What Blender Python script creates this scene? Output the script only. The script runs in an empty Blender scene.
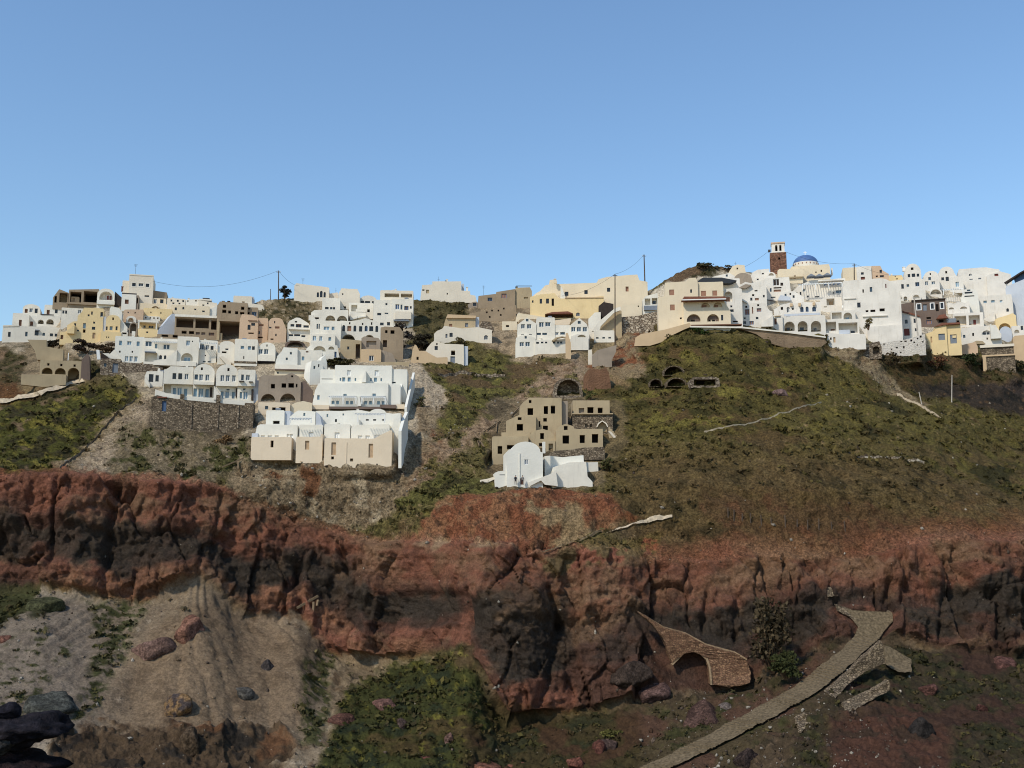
import bpy, bmesh, math, random
import numpy as np
from mathutils import Vector, Matrix
from mathutils.geometry import tessellate_polygon
random.seed(7)
RS = np.random.RandomState(11)
SC = bpy.context.scene
COL = SC.collection
R = math.radians

# ------------------------------------------------------------------ camera
F = 1080.0
PITCH = R(8.6)
SP, CP = math.sin(PITCH), math.cos(PITCH)
cam = bpy.data.cameras.new('camera')
cam.sensor_width = 36.0
cam.lens = 36.0 * F / 1024.0
cam.clip_start = 0.5
cam.clip_end = 20000
camo = bpy.data.objects.new('camera', cam)
camo.location = (0, 0, 0)
camo.rotation_euler = (math.pi / 2 + PITCH, 0, 0)
COL.objects.link(camo)
SC.camera = camo

def P(px, py, Y):
    """world point seen at picture position px,py at forward distance Y"""
    cx = (px - 512.0) / F
    cy = (384.0 - py) / F
    t = Y / (CP - SP * cy)
    return (cx * t, Y + 0 * t, (SP + CP * cy) * t)

# ------------------------------------------------------------------ colour and material helpers
def lin(c):
    c = np.asarray(c, float) / 255.0
    return np.where(c <= 0.04045, c / 12.92, ((c + 0.055) / 1.055) ** 2.4)

MATS = {}
def nodes(name):
    m = bpy.data.materials.new(name)
    m.use_nodes = True
    nt = m.node_tree
    b = nt.nodes['Principled BSDF']
    MATS[name] = m
    return m, nt, b

def N(nt, typ, **kw):
    n = nt.nodes.new(typ)
    for k, v in kw.items():
        setattr(n, k, v)
    return n

def plaster(name, rgb, var=0.10, rough=0.9, stain=0.25, bump=0.15, stainrgb=None):
    m, nt, b = nodes(name)
    c = lin(rgb)
    b.inputs['Roughness'].default_value = rough
    b.inputs['Specular IOR Level'].default_value = 0.2
    geo = N(nt, 'ShaderNodeNewGeometry')
    n1 = N(nt, 'ShaderNodeTexNoise'); n1.inputs['Scale'].default_value = 0.35; n1.inputs['Detail'].default_value = 6
    n2 = N(nt, 'ShaderNodeTexNoise'); n2.inputs['Scale'].default_value = 1.0; n2.inputs['Detail'].default_value = 5
    mp = N(nt, 'ShaderNodeMapping'); mp.inputs['Scale'].default_value = (2.2, 2.2, 0.35)
    nt.links.new(geo.outputs['Position'], n1.inputs['Vector'])
    nt.links.new(geo.outputs['Position'], mp.inputs['Vector'])
    nt.links.new(mp.outputs['Vector'], n2.inputs['Vector'])
    r1 = N(nt, 'ShaderNodeValToRGB')
    r1.color_ramp.elements[0].position = 0.3; r1.color_ramp.elements[1].position = 0.7
    r1.color_ramp.elements[0].color = (*(c * (1 - var)), 1); r1.color_ramp.elements[1].color = (*np.minimum(c * (1 + var * 0.5), .86), 1)
    nt.links.new(n1.outputs['Fac'], r1.inputs['Fac'])
    r2 = N(nt, 'ShaderNodeValToRGB')
    r2.color_ramp.elements[0].position = 0.56; r2.color_ramp.elements[1].position = 0.78
    r2.color_ramp.elements[0].color = (0, 0, 0, 1); r2.color_ramp.elements[1].color = (stain, stain, stain, 1)
    nt.links.new(n2.outputs['Fac'], r2.inputs['Fac'])
    mx = N(nt, 'ShaderNodeMix', data_type='RGBA')
    sc = lin(stainrgb) if stainrgb is not None else c * np.array([.55, .5, .45])
    mx.inputs[7].default_value = (*sc, 1)
    nt.links.new(r2.outputs['Color'], mx.inputs[0]); nt.links.new(r1.outputs['Color'], mx.inputs[6])
    nt.links.new(mx.outputs[2], b.inputs['Base Color'])
    n3 = N(nt, 'ShaderNodeTexNoise'); n3.inputs['Scale'].default_value = 3.0; n3.inputs['Detail'].default_value = 4
    nt.links.new(geo.outputs['Position'], n3.inputs['Vector'])
    bp = N(nt, 'ShaderNodeBump'); bp.inputs['Strength'].default_value = bump; bp.inputs['Distance'].default_value = 0.3
    nt.links.new(n3.outputs['Fac'], bp.inputs['Height']); nt.links.new(bp.outputs['Normal'], b.inputs['Normal'])
    return m

def stone(name, dark, light, mortar, scale=2.2, bump=0.6):
    m, nt, b = nodes(name)
    b.inputs['Roughness'].default_value = 0.95
    b.inputs['Specular IOR Level'].default_value = 0.15
    geo = N(nt, 'ShaderNodeNewGeometry')
    mp = N(nt, 'ShaderNodeMapping'); mp.inputs['Scale'].default_value = (1, 1, 1.5)
    nz = N(nt, 'ShaderNodeTexNoise'); nz.inputs['Scale'].default_value = 1.5
    nt.links.new(geo.outputs['Position'], mp.inputs['Vector'])
    vor = N(nt, 'ShaderNodeTexVoronoi'); vor.inputs['Scale'].default_value = scale
    ved = N(nt, 'ShaderNodeTexVoronoi', feature='DISTANCE_TO_EDGE'); ved.inputs['Scale'].default_value = scale
    nt.links.new(mp.outputs['Vector'], vor.inputs['Vector']); nt.links.new(mp.outputs['Vector'], ved.inputs['Vector'])
    sep = N(nt, 'ShaderNodeSeparateColor'); nt.links.new(vor.outputs['Color'], sep.inputs[0])
    r1 = N(nt, 'ShaderNodeValToRGB')
    r1.color_ramp.elements[0].color = (*lin(dark), 1); r1.color_ramp.elements[1].color = (*lin(light), 1)
    nt.links.new(sep.outputs[0], r1.inputs['Fac'])
    r2 = N(nt, 'ShaderNodeValToRGB'); r2.color_ramp.elements[0].position = 0.03; r2.color_ramp.elements[1].position = 0.11
    nt.links.new(ved.outputs['Distance'], r2.inputs['Fac'])
    mx = N(nt, 'ShaderNodeMix', data_type='RGBA'); mx.inputs[6].default_value = (*lin(mortar), 1)
    nt.links.new(r2.outputs['Color'], mx.inputs[0]); nt.links.new(r1.outputs['Color'], mx.inputs[7])
    nt.links.new(geo.outputs['Position'], nz.inputs['Vector'])
    mm = N(nt, 'ShaderNodeMix', data_type='RGBA', blend_type='MULTIPLY'); mm.inputs[0].default_value = 0.7
    rz = N(nt, 'ShaderNodeValToRGB'); rz.color_ramp.elements[0].position = .3; rz.color_ramp.elements[0].color = (.45, .45, .45, 1); rz.color_ramp.elements[1].position = .65
    nt.links.new(nz.outputs['Fac'], rz.inputs['Fac'])
    nt.links.new(mx.outputs[2], mm.inputs[6]); nt.links.new(rz.outputs['Color'], mm.inputs[7])
    nt.links.new(mm.outputs[2], b.inputs['Base Color'])
    bp = N(nt, 'ShaderNodeBump'); bp.inputs['Strength'].default_value = bump; bp.inputs['Distance'].default_value = 0.25
    nt.links.new(r2.outputs['Color'], bp.inputs['Height']); nt.links.new(bp.outputs['Normal'], b.inputs['Normal'])
    return m

def flat(name, rgb, rough=0.6, spec=0.3, var=0.0, scale=2.0, metal=0.0):
    m, nt, b = nodes(name)
    b.inputs['Roughness'].default_value = rough
    b.inputs['Specular IOR Level'].default_value = spec
    b.inputs['Metallic'].default_value = metal
    c = lin(rgb)
    if var:
        geo = N(nt, 'ShaderNodeNewGeometry')
        n1 = N(nt, 'ShaderNodeTexNoise'); n1.inputs['Scale'].default_value = scale; n1.inputs['Detail'].default_value = 5
        nt.links.new(geo.outputs['Position'], n1.inputs['Vector'])
        r1 = N(nt, 'ShaderNodeValToRGB')
        r1.color_ramp.elements[0].position = .3; r1.color_ramp.elements[1].position = .7
        r1.color_ramp.elements[0].color = (*(c * (1 - var)), 1); r1.color_ramp.elements[1].color = (*np.minimum(c * (1 + var), .9), 1)
        nt.links.new(n1.outputs['Fac'], r1.inputs['Fac']); nt.links.new(r1.outputs['Color'], b.inputs['Base Color'])
    else:
        b.inputs['Base Color'].default_value = (*c, 1)
    return m

def vcol_mat(name, bump_scale=2.0, bump=0.6, dist=0.4, var=0.35, vscale=1.2, fine=2.6, grain=0.0):
    """earth, rock or leaves: own colour per vertex, finer mottling from noise"""
    m, nt, b = nodes(name)
    b.inputs['Roughness'].default_value = 0.97
    b.inputs['Specular IOR Level'].default_value = 0.08
    at = N(nt, 'ShaderNodeAttribute', attribute_name='Col')
    geo = N(nt, 'ShaderNodeNewGeometry')
    n1 = N(nt, 'ShaderNodeTexNoise'); n1.inputs['Scale'].default_value = vscale; n1.inputs['Detail'].default_value = 8; n1.inputs['Roughness'].default_value = .7
    nt.links.new(geo.outputs['Position'], n1.inputs['Vector'])
    r1 = N(nt, 'ShaderNodeValToRGB')
    r1.color_ramp.elements[0].position = .32; r1.color_ramp.elements[1].position = .68
    lo, hi = 1 - var, 1 + var
    r1.color_ramp.elements[0].color = (lo, lo, lo, 1); r1.color_ramp.elements[1].color = (hi, hi, hi, 1)
    nt.links.new(n1.outputs['Fac'], r1.inputs['Fac'])
    mm = N(nt, 'ShaderNodeMix', data_type='RGBA', blend_type='MULTIPLY'); mm.inputs[0].default_value = 1
    nt.links.new(at.outputs['Color'], mm.inputs[6]); nt.links.new(r1.outputs['Color'], mm.inputs[7])
    last = mm.outputs[2]
    if grain:
        n4 = N(nt, 'ShaderNodeTexNoise'); n4.inputs['Scale'].default_value = fine; n4.inputs['Detail'].default_value = 3; n4.inputs['Roughness'].default_value = .8
        nt.links.new(geo.outputs['Position'], n4.inputs['Vector'])
        r4 = N(nt, 'ShaderNodeValToRGB')
        r4.color_ramp.elements[0].position = .36; r4.color_ramp.elements[1].position = .68
        a, c = 1 - grain, 1 + grain * 1.15
        r4.color_ramp.elements[0].color = (a, a, a, 1); r4.color_ramp.elements[1].color = (c, c, c, 1)
        nt.links.new(n4.outputs['Fac'], r4.inputs['Fac'])
        m4 = N(nt, 'ShaderNodeMix', data_type='RGBA', blend_type='MULTIPLY'); m4.inputs[0].default_value = 1
        nt.links.new(last, m4.inputs[6]); nt.links.new(r4.outputs['Color'], m4.inputs[7]); last = m4.outputs[2]
    nt.links.new(last, b.inputs['Base Color'])
    if bump:
        n2 = N(nt, 'ShaderNodeTexNoise'); n2.inputs['Scale'].default_value = bump_scale; n2.inputs['Detail'].default_value = 8; n2.inputs['Roughness'].default_value = .65
        nt.links.new(geo.outputs['Position'], n2.inputs['Vector'])
        bp = N(nt, 'ShaderNodeBump'); bp.inputs['Strength'].default_value = bump; bp.inputs['Distance'].default_value = dist
        nt.links.new(n2.outputs['Fac'], bp.inputs['Height']); nt.links.new(bp.outputs['Normal'], b.inputs['Normal'])
    return m

# ------------------------------------------------------------------ noise in numpy
_perm = RS.permutation(1024)
_grad = RS.randn(1024, 3); _grad /= np.linalg.norm(_grad, axis=1)[:, None]
def _h(i, j, k):
    return _perm[(_perm[(_perm[i & 1023] + j) & 1023] + k) & 1023]
def pn(x, y, z):
    x, y, z = np.broadcast_arrays(np.asarray(x, float), np.asarray(y, float), np.asarray(z, float))
    xi, yi, zi = np.floor(x).astype(int), np.floor(y).astype(int), np.floor(z).astype(int)
    xf, yf, zf = x - xi, y - yi, z - zi
    u, v, w = [t * t * t * (t * (t * 6 - 15) + 10) for t in (xf, yf, zf)]
    out = 0
    for dx in (0, 1):
        for dy in (0, 1):
            for dz in (0, 1):
                g = _grad[_h(xi + dx, yi + dy, zi + dz)]
                d = g[..., 0] * (xf - dx) + g[..., 1] * (yf - dy) + g[..., 2] * (zf - dz)
                out = out + d * (u if dx else 1 - u) * (v if dy else 1 - v) * (w if dz else 1 - w)
    return out * 1.6
def fbm(x, y, z, o=4, g=0.5):
    s = 0; a = 1.0
    for i in range(o):
        s = s + a * pn(x * 2 ** i + 17.3 * i, y * 2 ** i + 5.1 * i, z * 2 ** i + 9.7 * i); a *= g
    return s
def ss(a, b, x):
    t = np.clip((x - a) / (b - a), 0, 1)
    return t * t * (3 - 2 * t)

# ------------------------------------------------------------------ object helpers
def tag(o, label=None, cat=None, group=None, kind=None):
    if label: o['label'] = label
    if cat: o['category'] = cat
    if group: o['group'] = group
    if kind: o['kind'] = kind
    return o

def mesh_obj(name, verts, faces, mat, parent=None, smooth=False):
    me = bpy.data.meshes.new(name)
    me.from_pydata([tuple(v) for v in verts], [], faces)
    if mat is not None:
        me.materials.append(MATS[mat] if isinstance(mat, str) else mat)
    if smooth:
        me.polygons.foreach_set('use_smooth', [True] * len(me.polygons))
    me.update()
    o = bpy.data.objects.new(name, me)
    COL.objects.link(o)
    if parent is not None:
        o.parent = parent
    return o

def fast_mesh(name, V, Q, mat, colors=None, smooth=True, tri=False):
    """V (n,3) array, Q (m,4) or (m,3) array"""
    me = bpy.data.meshes.new(name)
    n = Q.shape[1]
    me.vertices.add(len(V)); me.vertices.foreach_set('co', np.ascontiguousarray(V, np.float32).ravel())
    me.loops.add(Q.size); me.loops.foreach_set('vertex_index', np.ascontiguousarray(Q, np.int32).ravel())
    me.polygons.add(len(Q))
    me.polygons.foreach_set('loop_start', np.arange(0, Q.size, n, dtype=np.int32))
    me.polygons.foreach_set('loop_total', np.full(len(Q), n, np.int32))
    if smooth:
        me.polygons.foreach_set('use_smooth', np.ones(len(Q), bool))
    me.update(calc_edges=True)
    me.validate()
    if colors is not None:
        a = me.color_attributes.new('Col', 'FLOAT_COLOR', 'POINT')
        c4 = np.ones((len(V), 4), np.float32); c4[:, :3] = colors
        a.data.foreach_set('color', c4.ravel())
    me.materials.append(MATS[mat])
    o = bpy.data.objects.new(name, me)
    COL.objects.link(o)
    return o

class MB:
    """collects shapes for ONE mesh object"""
    def __init__(s):
        s.v = []; s.f = []
    def box(s, x0, x1, y0, y1, z0, z1):
        n = len(s.v)
        s.v += [(x0, y0, z0), (x1, y0, z0), (x1, y1, z0), (x0, y1, z0), (x0, y0, z1), (x1, y0, z1), (x1, y1, z1), (x0, y1, z1)]
        s.f += [tuple(n + i for i in q) for q in ((0, 3, 2, 1), (4, 5, 6, 7), (0, 1, 5, 4), (1, 2, 6, 5), (2, 3, 7, 6), (3, 0, 4, 7))]
        return s
    def bar(s, a, b, w, h=None):
        a, b = Vector(a), Vector(b); h = h or w
        d = (b - a); d.normalize()
        up = Vector((0, 0, 1)) if abs(d.z) < .95 else Vector((0, 1, 0))
        sx = d.cross(up).normalized() * (w / 2); sz = sx.cross(d).normalized() * (h / 2)
        n = len(s.v)
        for p in (a, b):
            s.v += [tuple(p - sx - sz), tuple(p + sx - sz), tuple(p + sx + sz), tuple(p - sx + sz)]
        s.f += [tuple(n + i for i in q) for q in ((0, 1, 2, 3), (7, 6, 5, 4), (0, 4, 5, 1), (1, 5, 6, 2), (2, 6, 7, 3), (3, 7, 4, 0))]
        return s
    def tube(s, pts, rad, seg=6):
        pts = [Vector(p) for p in pts]
        if not isinstance(rad, (list, tuple)): rad = [rad] * len(pts)
        n0 = len(s.v)
        for i, p in enumerate(pts):
            d = (pts[min(i + 1, len(pts) - 1)] - pts[max(i - 1, 0)]).normalized()
            up = Vector((0, 0, 1)) if abs(d.z) < .9 else Vector((0, 1, 0))
            a = d.cross(up).normalized(); c = a.cross(d)
            for k in range(seg):
                t = 2 * math.pi * k / seg
                s.v.append(tuple(p + (a * math.cos(t) + c * math.sin(t)) * rad[i]))
        for i in range(len(pts) - 1):
            for k in range(seg):
                k2 = (k + 1) % seg
                s.f.append((n0 + i * seg + k, n0 + i * seg + k2, n0 + (i + 1) * seg + k2, n0 + (i + 1) * seg + k))
        s.f.append(tuple(n0 + k for k in range(seg))[::-1])
        s.f.append(tuple(n0 + (len(pts) - 1) * seg + k for k in range(seg)))
        return s
    def prism(s, poly, y0, y1):
        """polygon in x,z extruded along y"""
        n = len(s.v); m = len(poly)
        s.v += [(x, y0, z) for x, z in poly] + [(x, y1, z) for x, z in poly]
        for i in range(m):
            j = (i + 1) % m
            s.f.append((n + i, n + j, n + m + j, n + m + i))
        for t in tessellate_polygon([[Vector((x, z, 0)) for x, z in poly]]):
            s.f.append(tuple(n + i for i in t)); s.f.append(tuple(n + m + i for i in t[::-1]))
        return s
    def build(s, name, mat, parent=None, smooth=False):
        return mesh_obj(name, s.v, s.f, mat, parent, smooth)

def empty(name, loc, label=None, cat=None, group=None, rz=0.0):
    o = bpy.data.objects.new(name, None)
    o.empty_display_size = 0.5
    COL.objects.link(o)
    o.location = loc; o.rotation_euler = (0, 0, rz)
    return tag(o, label, cat, group)
# ------------------------------------------------------------------ the terrain: one sheet of hill, cliff and scree
def ip(px, pts):
    a = np.array(pts, float)
    return np.interp(px, a[:, 0], a[:, 1])
K_R = [(-900, 400), (-300, 375), (-100, 352), (0, 342), (40, 330), (75, 308), (130, 300), (180, 305), (230, 308), (258, 303), (275, 299), (300, 299), (330, 303), (400, 306), (415, 301), (440, 299), (470, 301), (500, 306), (540, 302), (600, 297), (640, 295), (660, 284), (672, 277), (690, 269), (705, 266), (720, 267), (740, 270), (760, 273), (800, 277), (850, 281), (900, 284), (950, 288), (1000, 296), (1024, 300), (1150, 315), (1900, 360)]
Y_R = [(-900, 270), (0, 288), (150, 298), (250, 300), (330, 305), (440, 318), (540, 318), (640, 312), (700, 306), (800, 308), (900, 318), (1024, 328), (1900, 335)]
Y_M = [(-900, 235), (0, 243), (100, 238), (200, 234), (300, 234), (400, 238), (500, 246), (600, 240), (660, 235), (720, 231), (800, 236), (850, 243), (885, 251), (930, 264), (1024, 280), (1900, 290)]
Y_M2 = [(-900, 212), (0, 213), (100, 213), (200, 212), (300, 211), (400, 214), (500, 219), (600, 217), (700, 211), (800, 211), (900, 215), (945, 224), (985, 240), (1024, 250), (1900, 262)]
Y_M3 = [(-900, 200), (0, 198), (100, 201), (200, 204), (300, 208), (400, 209), (460, 206), (545, 204.5), (640, 204), (700, 202), (800, 201), (900, 202), (1000, 212), (1024, 216), (1900, 225)]
K_T = [(-900, 470), (-100, 480), (0, 478), (60, 474), (120, 480), (200, 485), (222, 490), (240, 502), (290, 515), (330, 531), (380, 545), (420, 541), (470, 541), (520, 548), (560, 552), (600, 548), (660, 560), (700, 563), (760, 556), (850, 560), (900, 552), (940, 542), (1000, 540), (1024, 542), (1900, 560)]
Y_T = [(-900, 196), (0, 196), (100, 199), (200, 203), (260, 207), (330, 209), (390, 206), (440, 198), (480, 190), (520, 188), (560, 190), (600, 191), (660, 194), (720, 192), (800, 193), (900, 195), (960, 192), (1024, 193), (1900, 195)]
K_B = [(-900, 600), (0, 592), (40, 586), (80, 595), (130, 603), (150, 600), (170, 590), (200, 577), (215, 588), (245, 615), (265, 620), (300, 612), (320, 650), (360, 663), (400, 661), (440, 652), (470, 652), (485, 700), (505, 724), (540, 718), (600, 712), (640, 702), (680, 692), (720, 690), (760, 672), (830, 645), (880, 640), (930, 650), (1024, 660), (1900, 680)]
Y_B = [(-900, 190), (0, 191), (100, 193), (200, 197), (260, 202), (330, 203), (400, 200), (440, 193), (480, 184), (560, 183), (620, 183), (700, 182), (800, 185), (880, 187), (960, 186), (1024, 186), (1900, 188)]
Y_L = [(-900, 140), (0, 143), (150, 150), (280, 156), (400, 158), (500, 163), (600, 158), (700, 150), (800, 142), (900, 139), (1024, 138), (1900, 140)]
def g1(a, s, ax):
    r = int(3 * s) + 1
    k = np.exp(-0.5 * (np.arange(-r, r + 1) / s) ** 2); k /= k.sum()
    pad = [(0, 0), (0, 0)]; pad[ax] = (r, r)
    b = np.pad(a, pad, mode='edge')
    return np.apply_along_axis(lambda v: np.convolve(v, k, 'valid'), ax, b)
# coarse lookup of the smooth distance, 2 px steps
LX = np.arange(-900, 1902, 4.0); LY = np.arange(240, 1502, 2.0)
def _smooth_depth():
    px = LX
    ty = np.stack([ip(px, K_R), np.full_like(px, 395), np.full_like(px, 450), np.full_like(px, 487), ip(px, K_T), ip(px, K_B), np.full_like(px, 790), np.full_like(px, 1500)])
    td = np.stack([ip(px, Y_R), ip(px, Y_M), ip(px, Y_M2), ip(px, Y_M3), ip(px, Y_T), ip(px, Y_B), ip(px, Y_L), np.full_like(px, 62)])
    ty = g1(ty, 1.5, 1); td = g1(td, 3.0, 1)
    # where the cliff top lies above the last hill row, that row moves up with it
    ty[3] = np.minimum(ty[3], ty[4] - 8)
    D = np.zeros((len(LY), len(px)))
    for i in range(len(px)):
        D[:, i] = 1.0 / np.interp(LY, ty[:, i], 1.0 / td[:, i])
    D = g1(D, 1.6, 0); D = g1(D, 1.2, 1)
    return D
DS = _smooth_depth()
def depth(px, py):
    px = np.asarray(px, float); py = np.asarray(py, float)
    fx = np.clip((px - LX[0]) / 4.0, 0, len(LX) - 1.001); fy = np.clip((py - LY[0]) / 2.0, 0, len(LY) - 1.001)
    i = fx.astype(int); j = fy.astype(int); a = fx - i; b = fy - j
    return (DS[j, i] * (1 - a) + DS[j, i + 1] * a) * (1 - b) + (DS[j + 1, i] * (1 - a) + DS[j + 1, i + 1] * a) * b

# ------------------------------------------------------------------ buildings
plaster('white', (222, 215, 200), .11, stain=.34, stainrgb=(186, 178, 166))
plaster('cool_white', (221, 217, 205), .08, stain=.24, stainrgb=(190, 190, 190))
plaster('pale', (217, 206, 187), .07, stain=.2, stainrgb=(190, 172, 146))
plaster('cream', (218, 202, 174), .07, stain=.2, stainrgb=(190, 166, 130))
plaster('yellow', (223, 198, 150), .08, stain=.25, stainrgb=(186, 156, 104))
plaster('peach', (198, 170, 142), .08, stain=.3, stainrgb=(168, 134, 110))
plaster('base_cream', (217, 199, 173), .06, stain=.2, stainrgb=(196, 168, 132))
plaster('beige', (172, 154, 124), .12, stain=.35, stainrgb=(140, 120, 94))
plaster('concrete', (152, 134, 111), .14, stain=.4, stainrgb=(112, 98, 82))
plaster('sand_wall', (196, 170, 136), .08, stain=.3, stainrgb=(160, 132, 100))
plaster('brown_wall', (112, 96, 86), .14, stain=.4, stainrgb=(76, 64, 58))
plaster('grey_plaster', (150, 136, 120), .15, stain=.4, stainrgb=(108, 96, 84))
plaster('warm_white', (219, 212, 200), .12, stain=.38, stainrgb=(176, 164, 146))
plaster('blue_or_shade', (186, 191, 198), .08, stain=.2)  # pale blue plaster; also paints the shaded sides of white walls
plaster('old_wall', (134, 114, 92), .25, stain=.55, bump=.7, stainrgb=(92, 78, 64))
plaster('earth_cut', (122, 90, 68), .3, stain=.5, bump=.9, stainrgb=(84, 58, 46))
flat('dark_boards', (54, 46, 42), .8, .2, .2)
flat('glass_dark', (30, 30, 32), .25, .5)
flat('glass_blue', (120, 146, 162), .25, .5, .25, .8)
flat('glass_teal', (60, 76, 88), .25, .5, .25, .8)
flat('void', (30, 26, 24), .95, .1)
flat('frame_white', (226, 226, 222), .6)
flat('frame_blue', (96, 122, 158), .6)
flat('frame_brown', (104, 72, 54), .7)
flat('shutter_brown', (150, 112, 92), .8, .2, .15)
flat('door_red', (112, 58, 50), .7)
flat('door_blue', (70, 92, 122), .7)
flat('door_tan', (176, 150, 120), .8, .2, .15)
flat('roof_tile', (120, 78, 62), .8, .2, .2)
flat('dark_canopy', (44, 48, 54), .7)
flat('grey_canopy', (120, 126, 134), .8, .2, .1)
flat('dome_blue', (74, 104, 150), .6, .3, .12, .8)
flat('timber', (118, 100, 78), .85, .1, .2)
flat('metal_dark', (66, 62, 60), .6)
flat('cross_white', (235, 235, 232), .6)
stone('tower_stone', (104, 72, 58), (150, 108, 86), (120, 92, 76), 1.6, .5)
stone('dark_masonry', (86, 76, 64), (168, 150, 126), (106, 92, 76), 2.3, .8)
stone('rubble_masonry', (112, 98, 84), (176, 160, 138), (104, 90, 76), 1.3, .8)
stone('pale_masonry', (150, 134, 114), (206, 192, 170), (120, 104, 88), 1.1, .8)
plaster('spotted_white', (200, 192, 180), .12, stain=.6, bump=.8, stainrgb=(150, 140, 126))

def arc(x0, x1, zb, zt, seg=10):
    """points over an arch from right to left, springing at zb, crown at zt"""
    cx, a, b = (x0 + x1) / 2, (x1 - x0) / 2, zt - zb
    return [(cx + a * math.cos(math.pi * k / seg), zb + b * math.sin(math.pi * k / seg)) for k in range(seg + 1)]

FEET = []
def inside(p, poly):
    c = False; n = len(poly); x, y = p
    for i in range(n):
        (x0, y0), (x1, y1) = poly[i], poly[(i + 1) % n]
        if (y0 > y) != (y1 > y) and x < (x1 - x0) * (y - y0) / (y1 - y0) + x0: c = not c
    return c
class House:
    def __init__(s, name, label, x, base, cat='house', group=None, yaw=None, dY=0.0, Y=None):
        s.Y = (float(depth(x, base)) - 0.7 if Y is None else Y) + dY
        s.x, s.base, s.cur = x, base, 0.0
        s.o = P(x, base, s.Y)
        az = s.az = math.atan2(s.o[0], s.o[1])
        s.yaw = -0.75 * az if yaw is None else R(yaw)
        s.e = empty(name, s.o, label, cat, group, s.yaw)
        s.e['kind'] = 'thing'
        cy = (384.0 - base) / F
        s.t = s.Y / (CP - SP * cy)
        s.cw = 1.0 / math.cos(s.yaw + az) * math.cos(az)       # width as seen -> width along the turned front
        s.k = s.t / F
    def X(s, px):
        return (px - s.x) * s.k * s.cw * (s.Y - s.cur) / s.Y - s.cur * (math.tan(s.az) + math.sin(s.yaw))
    def Z(s, py):
        cy = (384.0 - py) / F
        return (SP + CP * cy) * (s.Y - s.cur) / (CP - SP * cy) - s.o[2]
    def pts(s, top, base=None, found=3.0, soft=False):
        """closed outline (x,z): given top points left to right, down to the foundations"""
        base = s.base if base is None else base
        T = [(s.X(x), s.Z(y)) for x, y in top]
        if soft and len(T) >= 2:
            # hand-plastered edges: softened corners and a slightly uneven top line
            c = .22
            o = []
            if T[1][0] - T[0][0] > 1.2: o += [(T[0][0], T[0][1] - c), (T[0][0] + c * .3, T[0][1] - c * .3), (T[0][0] + c, T[0][1])]
            else: o += [T[0]]
            for (xa, za), (xb, zb_) in zip(T[:-1], T[1:]):
                n = int((xb - xa) / 1.6)
                if n >= 2 and abs(zb_ - za) < 1.5:
                    for i in range(1, n): o.append((xa + (xb - xa) * i / n, za + (zb_ - za) * i / n + random.uniform(-.05, .05)))
                o.append((xb, zb_))
            if T[-1][0] - T[-2][0] > 1.2: o = o[:-1] + [(T[-1][0] - c, T[-1][1]), (T[-1][0] - c * .3, T[-1][1] - c * .3), (T[-1][0], T[-1][1] - c)]
            T = o
        zb = s.Z(base) - found
        return [(T[0][0], zb)] + [(T[-1][0], zb)] + T[::-1]
    def feet(s, x0, x1, base, off):
        n = max(2, int((x1 - x0) / 3))
        for i in range(n + 1):
            px = x0 + (x1 - x0) * i / n
            FEET.append((px, base, s.Y + s.X(px) * math.sin(s.yaw) - off * math.cos(s.yaw)))
    def vol(s, mat, top, feats=(), off=0.0, deep=8.0, base=None, found=.8, part='wall'):
        if off > -1.3 and found > 0:
            s.feet(top[0][0], top[-1][0], s.base if base is None else base, off)
        s.cur = off
        out = s.pts(top, base, found, mat not in ('concrete', 'beige', 'brown_wall', 'dark_boards', 'dark_masonry', 'rubble_masonry', 'tower_stone'))
        if mat in ('white', 'warm_white', 'cool_white', 'pale', 'cream', 'yellow') and part == 'wall': s.clutter(top, off, deep, feats)
        mb = MB(); y0 = -off
        holes = []
        for f in feats:
            kind, x0, z1, x1, z0 = f[0], s.X(f[1]), s.Z(f[2]), s.X(f[3]), s.Z(f[4])
            opt = f[5] if len(f) > 5 else {}
            if kind in 'aA':
                h = z1 - z0; r = min((x1 - x0) / 2, h * .98)
                poly = [(x0, z0), (x1, z0)] + [(x, z) for x, z in arc(x0, x1, z1 - r, z1) if z > z0 + 1e-4]
            else:
                poly = [(x0, z0), (x1, z0), (x1, z1), (x0, z1)]
            if not all(inside(p, out) for p in poly):
                print('HOLE outside its wall:', s.e.name, f[:5]); continue
            dp = opt.get('d', {'w': .28, 'W': .28, 'A': .28, 's': .12, 'd': .25, 'a': 2.8, 'o': 3.0, 'h': 1.4, 'f': .35, 't': .28}[kind])
            holes.append((kind, poly, dp, opt, (x0, x1, z0, z1)))
        loops = [[Vector((x, z, 0)) for x, z in out]] + [[Vector((x, z, 0)) for x, z in h[1]] for h in holes]
        flatv = [v for l in loops for v in l]
        mb.v = [(v.x, y0, v.y) for v in flatv]
        for t in tessellate_polygon(loops):
            a, b, c = [flatv[i] for i in t]
            cr = (b.x - a.x) * (c.y - a.y) - (b.y - a.y) * (c.x - a.x)
            if abs(cr) < 1e-9: continue
            mb.f.append(tuple(t) if cr > 0 else tuple(t[::-1]))
        n = len(mb.v); m = len(out)
        mb.v += [(x, y0 + deep, z) for x, z in out]
        for i in range(m):
            j = (i + 1) % m
            mb.f.append((j, i, n + i, n + j))
        mb.f.append(tuple(n + i for i in range(m))[::-1])
        k = m
        for kind, poly, dp, opt, bb in holes:
            q = len(poly); b0 = len(mb.v)
            mb.v += [(x, y0 + dp, z) for x, z in poly]
            for i in range(q):
                j = (i + 1) % q
                mb.f.append((k + i, k + j, b0 + j, b0 + i))
            if kind in 'ao':
                mb.f.append(tuple(range(b0, b0 + q)))
            k += q
        w = mb.build(part, mat, s.e)
        for kind, poly, dp, opt, bb in holes:
            s.fill(kind, poly, y0 + dp, opt, bb)
        s.cur = 0.0
        return w
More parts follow.
